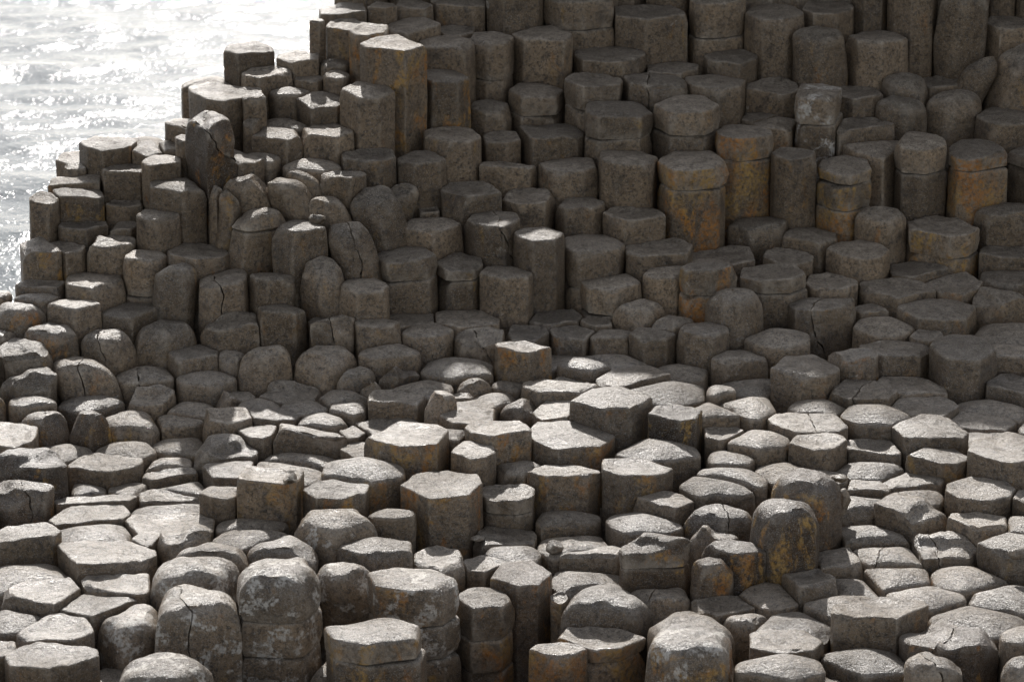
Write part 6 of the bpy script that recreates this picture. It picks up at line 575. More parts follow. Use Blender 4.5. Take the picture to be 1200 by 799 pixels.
BED = [[-10.65,-10.65,-10.65,-10.65,-10.65,-10.65,-10.65,-10.65,-10.65,-10.65,-10.65,-10.65,-10.65,-10.65,-10.65,-10.65,-10.65,-10.65,-10.65,-10.65,-10.65,-10.65,-10.65,-10.65,-10.65,-10.65,-10.65,-10.65,-10.65,-10.65,-10.65,-10.65,-10.65,-10.65,-10.65,-10.65,-10.65,-10.65,-10.65,-10.65,-10.65],[-10.65,-10.65,-7.17,-7.17,-7.19,-7.25,-7.25,-7.25,-7.25,-7.2,-7.22,-7.25,-7.25,-7.25,-7.24,-7.29,-7.29,-7.33,-7.33,-7.32,-7.32,-7.22,-7.21,-7.24,-7.3,-7.3,-7.21,-7.21,-7.19,-7.19,-7.2,-7.2,-7.18,-7.19,-7.19,-7.19,-7.2,-7.2,-7.17,-7.17,-10.65],[-10.65,-10.65,-7.17,-7.17,-7.25,-7.25,-7.25,-7.25,-7.25,-7.22,-7.22,-7.25,-7.25,-7.25,-7.27,-7.29,-7.34,-7.34,-7.43,-7.32,-7.32,-7.28,-7.34,-7.25,-7.31,-7.31,-7.26,-7.26,-7.21,-7.19,-7.2,-7.2,-7.19,-7.19,-7.19,-7.19,-7.22,-7.22,-7.22,-7.17,-10.65],[-10.65,-7.1,-7.11,-7.17,-7.19,-7.25,-7.23,-7.23,-7.23,-7.22,-7.22,-7.21,-7.28,-7.28,-7.28,-7.37,-7.47,-7.57,-7.43,-7.43,-7.44,-7.34,-7.35,-7.37,-7.37,-7.39,-7.34,-7.34,-7.21,-7.19,-7.19,-7.19,-7.21,-7.19,-7.24,-7.15,-7.24,-7.24,-7.22,-7.22,-10.65],[-10.65,-7.1,-7.2,-7.2,-7.2,-7.23,-7.23,-7.23,-7.23,-7.22,-7.22,-7.21,-7.28,-7.28,-7.37,-7.37,-7.57,-7.57,-7.73,-7.5,-7.5,-7.58,-7.54,-7.54,-7.44,-7.44,-7.39,-7.34,-7.2,-7.22,-7.19,-7.21,-7.21,-7.24,-7.24,-7.24,-7.24,-7.24,-7.22,-7.22,-10.65],[-10.65,-10.65,-7.2,-7.2,-7.2,-7.2,-7.2,-7.23,-7.23,-7.21,-7.21,-7.21,-7.18,-7.34,-7.37,-7.37,-7.58,-7.73,-7.73,-7.73,-7.64,-7.64,-7.63,-7.63,-7.44,-7.44,-7.34,-7.29,-7.2,-7.23,-7.23,-7.21,-7.21,-7.24,-7.24,-7.19,-7.19,-7.19,-7.19,-7.19,-10.65],[-10.65,-10.65,-7.19,-7.19,-7.2,-7.18,-7.2,-7.2,-7.2,-7.19,-7.21,-7.21,-7.14,-7.24,-7.34,-7.34,-7.58,-7.69,-7.73,-7.67,-7.64,-7.64,-7.63,-7.63,-7.32,-7.3,-7.3,-7.23,-7.23,-7.23,-7.24,-7.24,-7.2,-7.17,-7.18,-7.19,-7.19,-7.19,-7.19,-7.19,-10.65],[-10.65,-10.65,-7.13,-7.19,-7.16,-7.16,-7.16,-7.2,-7.19,-7.17,-7.15,-7.14,-7.14,-7.14,-7.24,-7.34,-7.58,-7.58,-7.67,-7.67,-7.66,-7.64,-7.63,-7.35,-7.32,-7.29,-7.27,-7.2,-7.22,-7.23,-7.24,-7.24,-7.17,-7.17,-7.18,-7.18,-7.17,-7.19,-7.14,-7.1,-10.65],[-10.65,-10.65,-7.13,-7.1,-7.16,-7.12,-7.09,-7.08,-7.08,-7.15,-7.11,-7.14,-7.13,-7.13,-7.08,-7.08,-7.08,-7.27,-7.67,-7.67,-7.66,-7.44,-7.36,-7.32,-7.32,-7.29,-7.27,-7.2,-7.2,-7.22,-7.17,-7.17,-7.17,-7.17,-7.17,-7.17,-7.17,-7.17,-7.08,-7.07,-10.65],[-10.65,-10.65,-6.96,-7.1,-7.1,-7.1,-7.09,-7.05,-7.07,-7.07,-7.1,-7.17,-7.17,-7.1,-7.09,-7.11,-7.11,-7.27,-7.2,-7.21,-7.44,-7.44,-7.31,-7.31,-7.31,-7.27,-7.27,-7.18,-7.16,-7.17,-7.17,-7.14,-7.14,-7.1,-7.15,-7.15,-7.09,-7.08,-7.08,-7.07,-10.65],[-10.65,-6.92,-7.0,-7.0,-7.01,-7.03,-7.05,-7.05,-7.07,-7.07,-7.07,-7.17,-7.17,-7.1,-7.14,-7.14,-7.11,-7.13,-7.14,-7.21,-7.21,-7.24,-7.24,-7.17,-7.2,-7.2,-7.2,-7.12,-7.12,-7.12,-7.1,-7.09,-7.09,-7.1,-7.1,-7.09,-7.09,-7.09,-7.08,-6.98,-10.65],[-10.65,-10.65,-7.0,-7.0,-7.0,-7.01,-7.01,-7.05,-7.01,-6.98,-7.07,-7.07,-7.09,-7.14,-7.14,-7.14,-7.05,-7.05,-7.14,-7.14,-7.21,-7.2,-7.17,-7.17,-7.13,-7.04,-7.12,-7.07,-7.12,-7.12,-7.12,-7.09,-7.09,-7.1,-7.1,-7.09,-7.09,-7.09,-7.05,-7.0,-10.65],[-10.65,-10.65,-7.0,-7.0,-7.01,-7.01,-7.01,-6.98,-6.98,-6.98,-6.96,-7.05,-7.09,-7.1,-7.13,-7.13,-7.02,-7.04,-7.04,-7.03,-7.14,-7.11,-7.08,-7.08,-7.03,-7.0,-7.05,-7.05,-7.05,-7.12,-7.05,-7.08,-7.06,-7.05,-7.05,-7.05,-7.09,-7.04,-7.0,-6.93,-10.65],[-10.65,-6.8,-6.86,-6.86,-6.9,-6.9,-6.9,-6.98,-6.94,-6.96,-6.96,-7.01,-7.05,-7.05,-7.07,-7.07,-7.0,-7.0,-6.98,-6.96,-7.03,-6.98,-7.0,-7.0,-6.98,-7.0,-6.99,-6.99,-7.05,-7.05,-7.05,-7.01,-6.99,-6.99,-7.02,-7.02,-7.02,-6.97,-6.97,-6.95,-10.65],[-10.65,-10.65,-6.85,-6.85,-6.85,-6.85,-6.9,-6.91,-6.91,-6.94,-6.94,-6.98,-7.01,-7.05,-7.05,-7.05,-6.98,-6.98,-6.98,-6.93,-6.89,-6.94,-6.96,-6.98,-6.98,-6.9,-6.92,-6.95,-6.96,-7.01,-7.01,-7.01,-7.0,-7.0,-6.99,-6.95,-6.95,-6.97,-6.97,-6.95,-10.65],[-10.65,-10.65,-6.74,-6.74,-6.74,-6.72,-6.75,-6.75,-6.78,-6.84,-6.9,-6.91,-6.93,-6.99,-6.99,-6.99,-6.95,-6.95,-6.9,-6.89,-6.93,-6.93,-6.93,-6.87,-6.91,-6.91,-6.89,-6.92,-6.94,-7.01,-7.01,-7.01,-7.0,-6.94,-6.95,-6.95,-6.95,-6.95,-6.91,-6.78,-10.65],[-10.65,-10.65,-6.69,-6.69,-6.72,-6.68,-6.68,-6.68,-6.68,-6.76,-6.76,-6.87,-6.87,-6.94,-6.95,-6.95,-6.95,-6.95,-6.85,-6.87,-6.93,-6.93,-6.93,-6.87,-6.91,-6.91,-6.88,-6.88,-6.88,-6.88,-6.89,-6.92,-6.94,-6.94,-6.89,-6.87,-6.95,-6.91,-6.91,-6.81,-10.65],[-10.65,-10.65,-6.69,-6.69,-6.63,-6.68,-6.68,-6.68,-6.63,-6.61,-6.66,-6.73,-6.78,-6.89,-6.85,-6.89,-6.89,-6.86,-6.79,-6.81,-6.88,-6.88,-6.88,-6.85,-6.83,-6.83,-6.85,-6.83,-6.87,-6.87,-6.89,-6.89,-6.88,-6.88,-6.86,-6.87,-6.87,-6.88,-6.86,-6.75,-10.65],[-10.65,-10.65,-6.62,-6.62,-6.62,-6.59,-6.59,-6.59,-6.61,-6.61,-6.59,-6.6,-6.67,-6.67,-6.62,-6.74,-6.72,-6.71,-6.74,-6.75,-6.75,-6.76,-6.76,-6.81,-6.81,-6.8,-6.78,-6.78,-6.78,-6.78,-6.89,-6.78,-6.78,-6.86,-6.8,-6.8,-6.8,-6.72,-6.75,-6.52,-10.65],[-10.65,-10.65,-10.65,-10.65,-10.65,-10.65,-10.65,-10.65,-10.65,-10.65,-10.65,-10.65,-6.54,-6.55,-6.38,-6.38,-6.42,-6.65,-6.66,-6.7,-6.73,-6.73,-6.73,-6.72,-6.73,-6.77,-6.77,-6.72,-6.76,-6.74,-6.75,-6.78,-6.75,-6.76,-6.76,-6.74,-6.74,-6.71,-6.69,-6.52,-10.65],[-10.65,-10.65,-10.65,-10.65,-10.65,-10.65,-10.65,-10.65,-10.65,-10.65,-10.65,-10.65,-6.27,-6.23,-6.3,-6.36,-6.1,-6.29,-6.43,-6.46,-6.68,-6.68,-6.67,-6.55,-6.51,-6.73,-6.67,-6.71,-6.71,-6.74,-6.71,-6.71,-6.65,-6.65,-6.58,-6.58,-6.5,-6.48,-6.48,-6.47,-10.65],[-10.65,-10.65,-10.65,-10.65,-10.65,-10.65,-10.65,-10.65,-10.65,-10.65,-10.65,-10.65,-6.16,-6.16,-6.03,-5.88,-5.88,-6.2,-6.24,-6.31,-6.31,-6.36,-6.42,-6.44,-6.51,-6.57,-6.64,-6.66,-6.66,-6.69,-6.71,-6.71,-6.57,-6.46,-6.5,-6.5,-6.5,-6.44,-6.47,-6.47,-10.65],[-10.65,-10.65,-10.65,-10.65,-10.65,-10.65,-10.65,-10.65,-10.65,-10.65,-10.65,-10.65,-6.07,-5.97,-5.91,-5.83,-5.85,-5.85,-6.09,-6.13,-6.16,-6.16,-6.21,-6.44,-6.49,-6.49,-6.57,-6.57,-6.63,-6.63,-6.63,-6.45,-6.39,-6.43,-6.43,-6.5,-6.48,-6.4,-6.44,-6.01,-10.65],[-10.65,-10.65,-10.65,-10.65,-10.65,-10.65,-10.65,-10.65,-10.65,-10.65,-10.65,-10.65,-6.07,-6.04,-5.91,-5.71,-5.65,-5.83,-5.89,-6.09,-5.99,-5.99,-5.99,-5.97,-6.32,-6.39,-6.46,-6.46,-6.3,-6.4,-6.4,-6.34,-6.27,-6.28,-6.2,-6.05,-6.22,-6.04,-6.01,-6.01,-10.65],[-10.65,-10.65,-10.65,-10.65,-10.65,-10.65,-10.65,-10.65,-10.65,-10.65,-10.65,-10.65,-10.65,-10.65,-10.65,-5.62,-5.51,-5.53,-5.89,-5.89,-5.86,-5.86,-5.86,-5.97,-5.9,-5.98,-6.03,-6.14,-6.29,-6.29,-6.34,-6.34,-6.06,-6.01,-6.01,-5.84,-6.05,-5.76,-6.01,-5.67,-10.65],[-10.65,-10.65,-10.65,-10.65,-10.65,-10.65,-10.65,-10.65,-10.65,-10.65,-10.65,-10.65,-10.65,-10.65,-10.65,-5.47,-5.33,-5.34,-5.68,-5.7,-5.83,-5.83,-5.86,-5.74,-5.82,-5.9,-5.87,-5.95,-5.99,-5.99,-6.07,-6.07,-5.98,-5.82,-5.82,-5.73,-5.76,-5.76,-5.61,-5.54,-10.65],[-10.65,-10.65,-10.65,-10.65,-10.65,-10.65,-10.65,-10.65,-10.65,-10.65,-10.65,-10.65,-10.65,-10.65,-10.65,-10.65,-10.65,-5.23,-5.36,-5.36,-5.63,-5.63,-5.6,-5.6,-5.63,-5.8,-5.7,-5.72,-5.78,-5.87,-5.88,-5.98,-5.98,-5.48,-5.6,-5.61,-5.61,-5.57,-5.57,-5.54,-10.65],[-10.65,-10.65,-10.65,-10.65,-10.65,-10.65,-10.65,-10.65,-10.65,-10.65,-10.65,-10.65,-10.65,-10.65,-10.65,-10.65,-10.65,-10.65,-5.31,-5.31,-5.34,-5.45,-5.45,-5.53,-5.54,-5.57,-5.57,-5.4,-5.66,-5.7,-5.7,-5.54,-5.38,-5.38,-5.42,-5.35,-5.34,-5.35,-5.32,-4.47,-10.65],[-10.65,-10.65,-10.65,-10.65,-10.65,-10.65,-10.65,-10.65,-10.65,-10.65,-10.65,-10.65,-10.65,-10.65,-10.65,-10.65,-10.65,-10.65,-10.65,-4.62,-4.72,-4.72,-4.61,-5.29,-5.29,-4.33,-4.33,-5.4,-4.31,-4.29,-5.34,-5.34,-4.45,-4.46,-4.46,-5.32,-4.47,-4.34,-4.28,-4.14,-10.65],[-10.65,-10.65,-10.65,-10.65,-10.65,-10.65,-10.65,-10.65,-10.65,-10.65,-10.65,-10.65,-10.65,-10.65,-10.65,-10.65,-10.65,-10.65,-10.65,-4.47,-4.47,-4.41,-4.34,-4.34,-4.3,-4.18,-4.22,-4.16,-4.29,-4.27,-4.27,-4.11,-4.26,-4.11,-4.1,-4.12,-4.14,-4.14,-4.14,-4.14,-10.65],[-10.65,-10.65,-10.65,-10.65,-10.65,-10.65,-10.65,-10.65,-10.65,-10.65,-10.65,-10.65,-10.65,-10.65,-10.65,-10.65,-10.65,-10.65,-10.65,-4.23,-4.31,-4.31,-4.18,-4.15,-4.15,-4.06,-3.99,-3.99,-3.96,-4.02,-4.02,-3.96,-4.0,-4.0,-3.95,-3.95,-3.95,-3.99,-3.99,-3.78,-10.65],[-10.65,-10.65,-10.65,-10.65,-10.65,-10.65,-10.65,-10.65,-10.65,-10.65,-10.65,-10.65,-10.65,-10.65,-10.65,-10.65,-10.65,-10.65,-10.65,-4.35,-4.13,-4.13,-4.0,-3.98,-3.98,-3.83,-3.83,-3.8,-3.81,-3.81,-3.79,-3.79,-3.81,-3.81,-3.82,-3.82,-3.8,-3.8,-3.78,-3.78,-10.65],[-10.65,-10.65,-10.65,-10.65,-10.65,-10.65,-10.65,-10.65,-10.65,-10.65,-10.65,-10.65,-10.65,-10.65,-10.65,-10.65,-10.65,-10.65,-10.65,-4.35,-4.0,-3.96,-3.78,-3.89,-3.68,-3.68,-3.65,-3.64,-3.65,-3.65,-3.65,-3.61,-3.6,-3.64,-3.62,-3.63,-3.62,-3.64,-3.6,-3.49,-10.65],[-10.65,-10.65,-10.65,-10.65,-10.65,-10.65,-10.65,-10.65,-10.65,-10.65,-10.65,-10.65,-10.65,-10.65,-10.65,-10.65,-10.65,-10.65,-10.65,-4.27,-4.05,-3.74,-3.68,-3.54,-3.46,-3.35,-3.47,-3.44,-3.44,-3.44,-3.44,-3.33,-3.46,-3.45,-3.4,-3.48,-3.48,-3.3,-3.3,-3.3,-10.65],[-10.65,-10.65,-10.65,-10.65,-10.65,-10.65,-10.65,-10.65,-10.65,-10.65,-10.65,-10.65,-10.65,-10.65,-10.65,-10.65,-10.65,-10.65,-10.65,-4.31,-3.67,-3.5,-3.37,-3.34,-3.35,-3.19,-3.13,-3.14,-3.14,-3.15,-3.25,-3.16,-3.26,-3.19,-3.19,-3.12,-3.12,-3.26,-3.15,-3.15,-10.65],[-10.65,-10.65,-10.65,-10.65,-10.65,-10.65,-10.65,-10.65,-10.65,-10.65,-10.65,-10.65,-10.65,-10.65,-10.65,-10.65,-10.65,-10.65,-10.65,-4.37,-3.95,-3.38,-3.24,-3.18,-3.17,-3.11,-3.0,-3.0,-2.96,-2.95,-2.95,-2.97,-3.0,-3.0,-3.0,-3.0,-2.99,-2.99,-2.94,-2.77,-10.65],[-10.65,-10.65,-10.65,-10.65,-10.65,-10.65,-10.65,-10.65,-10.65,-10.65,-10.65,-10.65,-10.65,-10.65,-10.65,-10.65,-10.65,-10.65,-10.65,-4.37,-3.58,-3.29,-3.06,-2.98,-2.98,-2.84,-2.82,-2.82,-2.77,-2.78,-2.78,-2.79,-2.79,-2.78,-2.8,-2.8,-2.81,-2.81,-2.77,-2.77,-10.65],[-10.65,-10.65,-10.65,-10.65,-10.65,-10.65,-10.65,-10.65,-10.65,-10.65,-10.65,-10.65,-10.65,-10.65,-10.65,-10.65,-10.65,-10.65,-10.65,-4.39,-3.81,-3.34,-2.92,-2.82,-2.82,-2.66,-2.66,-2.64,-2.65,-2.66,-2.58,-2.64,-2.66,-2.68,-2.64,-2.64,-2.7,-2.66,-2.64,-2.4,-10.65],[-10.65,-10.65,-10.65,-10.65,-10.65,-10.65,-10.65,-10.65,-10.65,-10.65,-10.65,-10.65,-10.65,-10.65,-10.65,-10.65,-10.65,-10.65,-10.65,-4.25,-3.81,-3.43,-2.69,-2.63,-2.47,-2.46,-2.5,-2.43,-2.32,-2.48,-2.49,-2.49,-2.46,-2.27,-2.47,-2.32,-2.44,-2.33,-2.4,-2.14,-10.65],[-10.65,-10.65,-10.65,-10.65,-10.65,-10.65,-10.65,-10.65,-10.65,-10.65,-10.65,-10.65,-10.65,-10.65,-10.65,-10.65,-10.65,-10.65,-10.65,-4.18,-3.75,-3.43,-2.38,-2.47,-2.41,-2.19,-2.18,-2.25,-2.08,-2.13,-2.17,-2.25,-2.15,-2.23,-2.17,-2.2,-2.28,-2.13,-2.14,-2.14,-10.65],[-10.65,-10.65,-10.65,-10.65,-10.65,-10.65,-10.65,-10.65,-10.65,-10.65,-10.65,-10.65,-10.65,-10.65,-10.65,-10.65,-10.65,-10.65,-10.65,-4.18,-4.02,-3.3,-2.18,-2.22,-2.22,-2.08,-1.99,-1.98,-1.98,-1.98,-1.98,-1.98,-1.98,-1.95,-1.95,-2.01,-2.01,-1.99,-1.96,-1.86,-10.65],[-10.65,-10.65,-10.65,-10.65,-10.65,-10.65,-10.65,-10.65,-10.65,-10.65,-10.65,-10.65,-10.65,-10.65,-10.65,-10.65,-10.65,-10.65,-10.65,-4.02,-3.63,-2.13,-2.02,-2.02,-2.0,-1.84,-1.84,-1.82,-1.82,-1.82,-1.82,-1.8,-1.8,-1.77,-1.79,-1.79,-1.78,-1.83,-1.86,-1.86,-10.65],[-10.65,-10.65,-10.65,-10.65,-10.65,-10.65,-10.65,-10.65,-10.65,-10.65,-10.65,-10.65,-10.65,-10.65,-10.65,-10.65,-10.65,-10.65,-10.65,-10.65,-10.65,-10.65,-10.65,-10.65,-10.65,-10.65,-10.65,-10.65,-10.65,-10.65,-10.65,-10.65,-10.65,-10.65,-10.65,-10.65,-10.65,-10.65,-10.65,-10.65,-10.65],[-10.65,-10.65,-10.65,-10.65,-10.65,-10.65,-10.65,-10.65,-10.65,-10.65,-10.65,-10.65,-10.65,-10.65,-10.65,-10.65,-10.65,-10.65,-10.65,-10.65,-10.65,-10.65,-10.65,-10.65,-10.65,-10.65,-10.65,-10.65,-10.65,-10.65,-10.65,-10.65,-10.65,-10.65,-10.65,-10.65,-10.65,-10.65,-10.65,-10.65,-10.65]]
SEA_LEVEL = -9.450


GROUP = 'basalt columns of the shore'

# ------------------------------------------------------------------ materials
def nodes_of(name):
    m = bpy.data.materials.new(name)
    m.use_nodes = True
    nt = m.node_tree
    nt.nodes.clear()
    return m, nt

def basalt(name, rust=0.0, lichen=0.0, dark=0.0):
    m, nt = nodes_of(name)
    N, L = nt.nodes, nt.links
    out = N.new('ShaderNodeOutputMaterial')
    bs = N.new('ShaderNodeBsdfPrincipled')
    L.new(bs.outputs[0], out.inputs[0])
    geo = N.new('ShaderNodeNewGeometry')
    info = N.new('ShaderNodeObjectInfo')
    def noise_tex(scale, detail=4, rough=.6, dist=0.0):
        n = N.new('ShaderNodeTexNoise')
        n.inputs['Scale'].default_value = scale
        n.inputs['Detail'].default_value = detail
        n.inputs['Roughness'].default_value = rough
        n.inputs['Distortion'].default_value = dist
        L.new(geo.outputs['Position'], n.inputs['Vector'])
        return n.outputs['Fac']
    def ramp(src, a, b, ca=(0, 0, 0, 1), cb=(1, 1, 1, 1)):
        r = N.new('ShaderNodeValToRGB')
        r.color_ramp.elements[0].position = a; r.color_ramp.elements[0].color = ca
        r.color_ramp.elements[1].position = b; r.color_ramp.elements[1].color = cb
        L.new(src, r.inputs[0])
        return r.outputs[0]
    def mix(f, a, b, mode='MIX'):
        x = N.new('ShaderNodeMix'); x.data_type = 'RGBA'; x.blend_type = mode
        for s, v in ((0, f), (6, a), (7, b)):
            if hasattr(v, 'is_output'): L.new(v, x.inputs[s])
            else: x.inputs[s].default_value = v
        return x.outputs[2]
    def mth(op, a, b=0.0, clamp=False):
        x = N.new('ShaderNodeMath'); x.operation = op; x.use_clamp = clamp
        for s, v in ((0, a), (1, b)):
            if hasattr(v, 'is_output'): L.new(v, x.inputs[s])
            else: x.inputs[s].default_value = v
        return x.outputs[0]
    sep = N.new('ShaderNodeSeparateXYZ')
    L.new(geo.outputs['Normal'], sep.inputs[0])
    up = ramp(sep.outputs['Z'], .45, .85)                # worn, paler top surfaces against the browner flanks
    big = noise_tex(2.6, 5, .6)
    mid = noise_tex(11, 6, .65)
    fine = noise_tex(52, 4, .75)
    grit = noise_tex(150, 3, .7)
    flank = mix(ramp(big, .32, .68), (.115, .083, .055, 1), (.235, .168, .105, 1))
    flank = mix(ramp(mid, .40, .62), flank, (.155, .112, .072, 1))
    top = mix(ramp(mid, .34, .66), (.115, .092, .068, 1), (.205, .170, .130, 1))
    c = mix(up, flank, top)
    tone = mth('MULTIPLY_ADD', info.outputs['Random'], .62); tone.node.inputs[2].default_value = .66
    tonec = N.new('ShaderNodeCombineColor')
    for k in range(3): L.new(tone, tonec.inputs[k])
    c = mix(1.0, c, tonec.outputs[0], 'MULTIPLY')
    if dark: c = mix(1.0, c, (.50, .47, .45, 1), 'MULTIPLY')
    # dark pits and pale grains of the stone
    c = mix(mth('MULTIPLY', ramp(fine, .50, .60), .75), c, (.05, .044, .038, 1))
    c = mix(mth('MULTIPLY', ramp(grit, .56, .68), .45), c, (.42, .38, .33, 1))
    # black weathering blotches on the flanks
    blot = noise_tex(6.5, 6, .7, .6)
    c = mix(mth('MULTIPLY', ramp(blot, .54, .66), mth('MULTIPLY', mth('SUBTRACT', 1.0, up), .55)), c, (.04, .036, .033, 1))
    # worn, paler edges
    c = mix(mth('MULTIPLY', ramp(geo.outputs['Pointiness'], .515, .60), ramp(mid, .35, .6)), c, (.33, .28, .22, 1))
    # rusty lichen
    mpr = N.new('ShaderNodeMapping'); mpr.inputs['Scale'].default_value = (1, 1, .5); L.new(geo.outputs['Position'], mpr.inputs['Vector'])
    run = N.new('ShaderNodeTexNoise'); run.inputs['Scale'].default_value = 5.6; run.inputs['Detail'].default_value = 7; run.inputs['Roughness'].default_value = .66; run.inputs['Distortion'].default_value = .6
    L.new(mpr.outputs[0], run.inputs['Vector']); ru = run.outputs['Fac']
    ochre = mix(ramp(noise_tex(3.1, 3, .6), .42, .58), (.30, .125, .028, 1), (.33, .20, .060, 1))
    lo, hi = (.43, .54) if rust > 1 else (.51, .60) if rust == 1 else (.55, .61) if rust else (.60, .68)
    k = mth('MULTIPLY', ramp(ru, lo, hi), mth('MULTIPLY', mth('SUBTRACT', 1.0, up), .85 if rust else .45))
    k = mth('MULTIPLY', k, ramp(noise_tex(42, 3, .6), .36, .60))
    c = mix(k, c, ochre)
    # grey-white lichen crusts
    wl = noise_tex(8.5, 6, .62, .3)
    lo, hi = (.525, .58) if lichen else (.68, .72)
    kk = mth('MULTIPLY', ramp(wl, lo, hi), mth('MULTIPLY', ramp(noise_tex(46, 3, .6), .40, .52), .85 if lichen else .5))
    c = mix(kk, c, (.42, .385, .335, 1))
    L.new(c, bs.inputs['Base Color'])
    rr = mth('MULTIPLY_ADD', fine, .35); rr.node.inputs[2].default_value = .20
    L.new(rr, bs.inputs['Roughness'])
    sp = mth('MULTIPLY_ADD', ramp(grit, .42, .60), .60); sp.node.inputs[2].default_value = .10; py = N.new('ShaderNodeSeparateXYZ'); L.new(geo.outputs['Position'], py.inputs[0])
    wet = N.new('ShaderNodeMapRange'); wet.inputs['From Min'].default_value = 20.6; wet.inputs['From Max'].default_value = 21.6; wet.inputs['To Min'].default_value = 1.0; wet.inputs['To Max'].default_value = .32
    L.new(py.outputs['Y'], wet.inputs['Value'])
    damp = mth('MULTIPLY_ADD', ramp(noise_tex(1.7, 3, .55), .38, .62), .85); damp.node.inputs[2].default_value = .35
    L.new(mth('MULTIPLY', mth('MULTIPLY', sp, damp), wet.outputs[0]), bs.inputs['Specular IOR Level'])
    b1 = N.new('ShaderNodeBump'); b1.inputs['Strength'].default_value = .55; b1.inputs['Distance'].default_value = .020
    L.new(mid, b1.inputs['Height'])
    mpb = N.new('ShaderNodeMapping'); mpb.inputs['Scale'].default_value = (4, 4, 17); L.new(geo.outputs['Position'], mpb.inputs['Vector'])
    band = N.new('ShaderNodeTexNoise'); band.inputs['Scale'].default_value = 1.0; band.inputs['Detail'].default_value = 5; L.new(mpb.outputs[0], band.inputs['Vector'])
    bb = N.new('ShaderNodeBump'); bb.inputs['Strength'].default_value = .5; bb.inputs['Distance'].default_value = .022
    L.new(band.outputs['Fac'], bb.inputs['Height']); L.new(b1.outputs[0], bb.inputs['Normal'])
    pit = ramp(noise_tex(24, 5, .7), .30, .46)
    bp = N.new('ShaderNodeBump'); bp.inputs['Strength'].default_value = .7; bp.inputs['Distance'].default_value = .012
    L.new(pit, bp.inputs['Height']); L.new(bb.outputs[0], bp.inputs['Normal'])
    b2 = N.new('ShaderNodeBump'); b2.inputs['Strength'].default_value = .9; b2.inputs['Distance'].default_value = .009
    L.new(mth('ADD', fine, mth('MULTIPLY', grit, .6)), b2.inputs['Height']); L.new(bp.outputs[0], b2.inputs['Normal'])
    L.new(b2.outputs[0], bs.inputs['Normal'])
    return m

PLAIN = basalt('basalt')
RUSTY = basalt('basalt_rusty', rust=1)
PALE = basalt('basalt_lichened', lichen=1)
VIVID = basalt('basalt_orange', rust=2)
DARK = basalt('basalt_black_crust', rust=.5, dark=1)
BOTH = basalt('basalt_rusty_lichened', rust=1, lichen=1)

# ------------------------------------------------------------------ column meshes
STYLE = {   # rim radius, dome rise (share of the half width), roughness of surface, corner rounding
    'f': (.012, .02, .007, .013), 'd': (.016, .27, .007, .050), 'c': (.014, -.10, .008, .022), 'r': (.019, .08, .013, .020),
    'b': (.075, .22, .020, .06), 's': (.055, .14, .016, .05), 'k': (.016, .05, .022, .022)}

def outline(poly, cut, step):
    """Polygon with its corners cut round and its sides divided."""
    n = len(poly)
    pts = []
    for i in range(n):
        p0, p1, p2 = Vector(poly[i - 1]), Vector(poly[i]), Vector(poly[(i + 1) % n])
        la, lb = (p0 - p1).length, (p2 - p1).length
        a = p1 + (p0 - p1) * min(.42, cut / max(la, 1e-4))
        b = p1 + (p2 - p1) * min(.42, cut / max(lb, 1e-4))
        for t in (0, .33, .67, 1):
            pts.append(a * (1 - t) ** 2 + p1 * 2 * t * (1 - t) + b * t * t)
        c = p2 + (p1 - p2) * min(.42, cut / max(lb, 1e-4))
        m = int((c - b).length / step)
        for k in range(1, m + 1):
            pts.append(b.lerp(c, k / (m + 1)))
    out = [pts[0]]
    for p in pts[1:]:
        if (p - out[-1]).length > .004: out.append(p)
    if (out[0] - out[-1]).length < .004: out.pop()
    return out

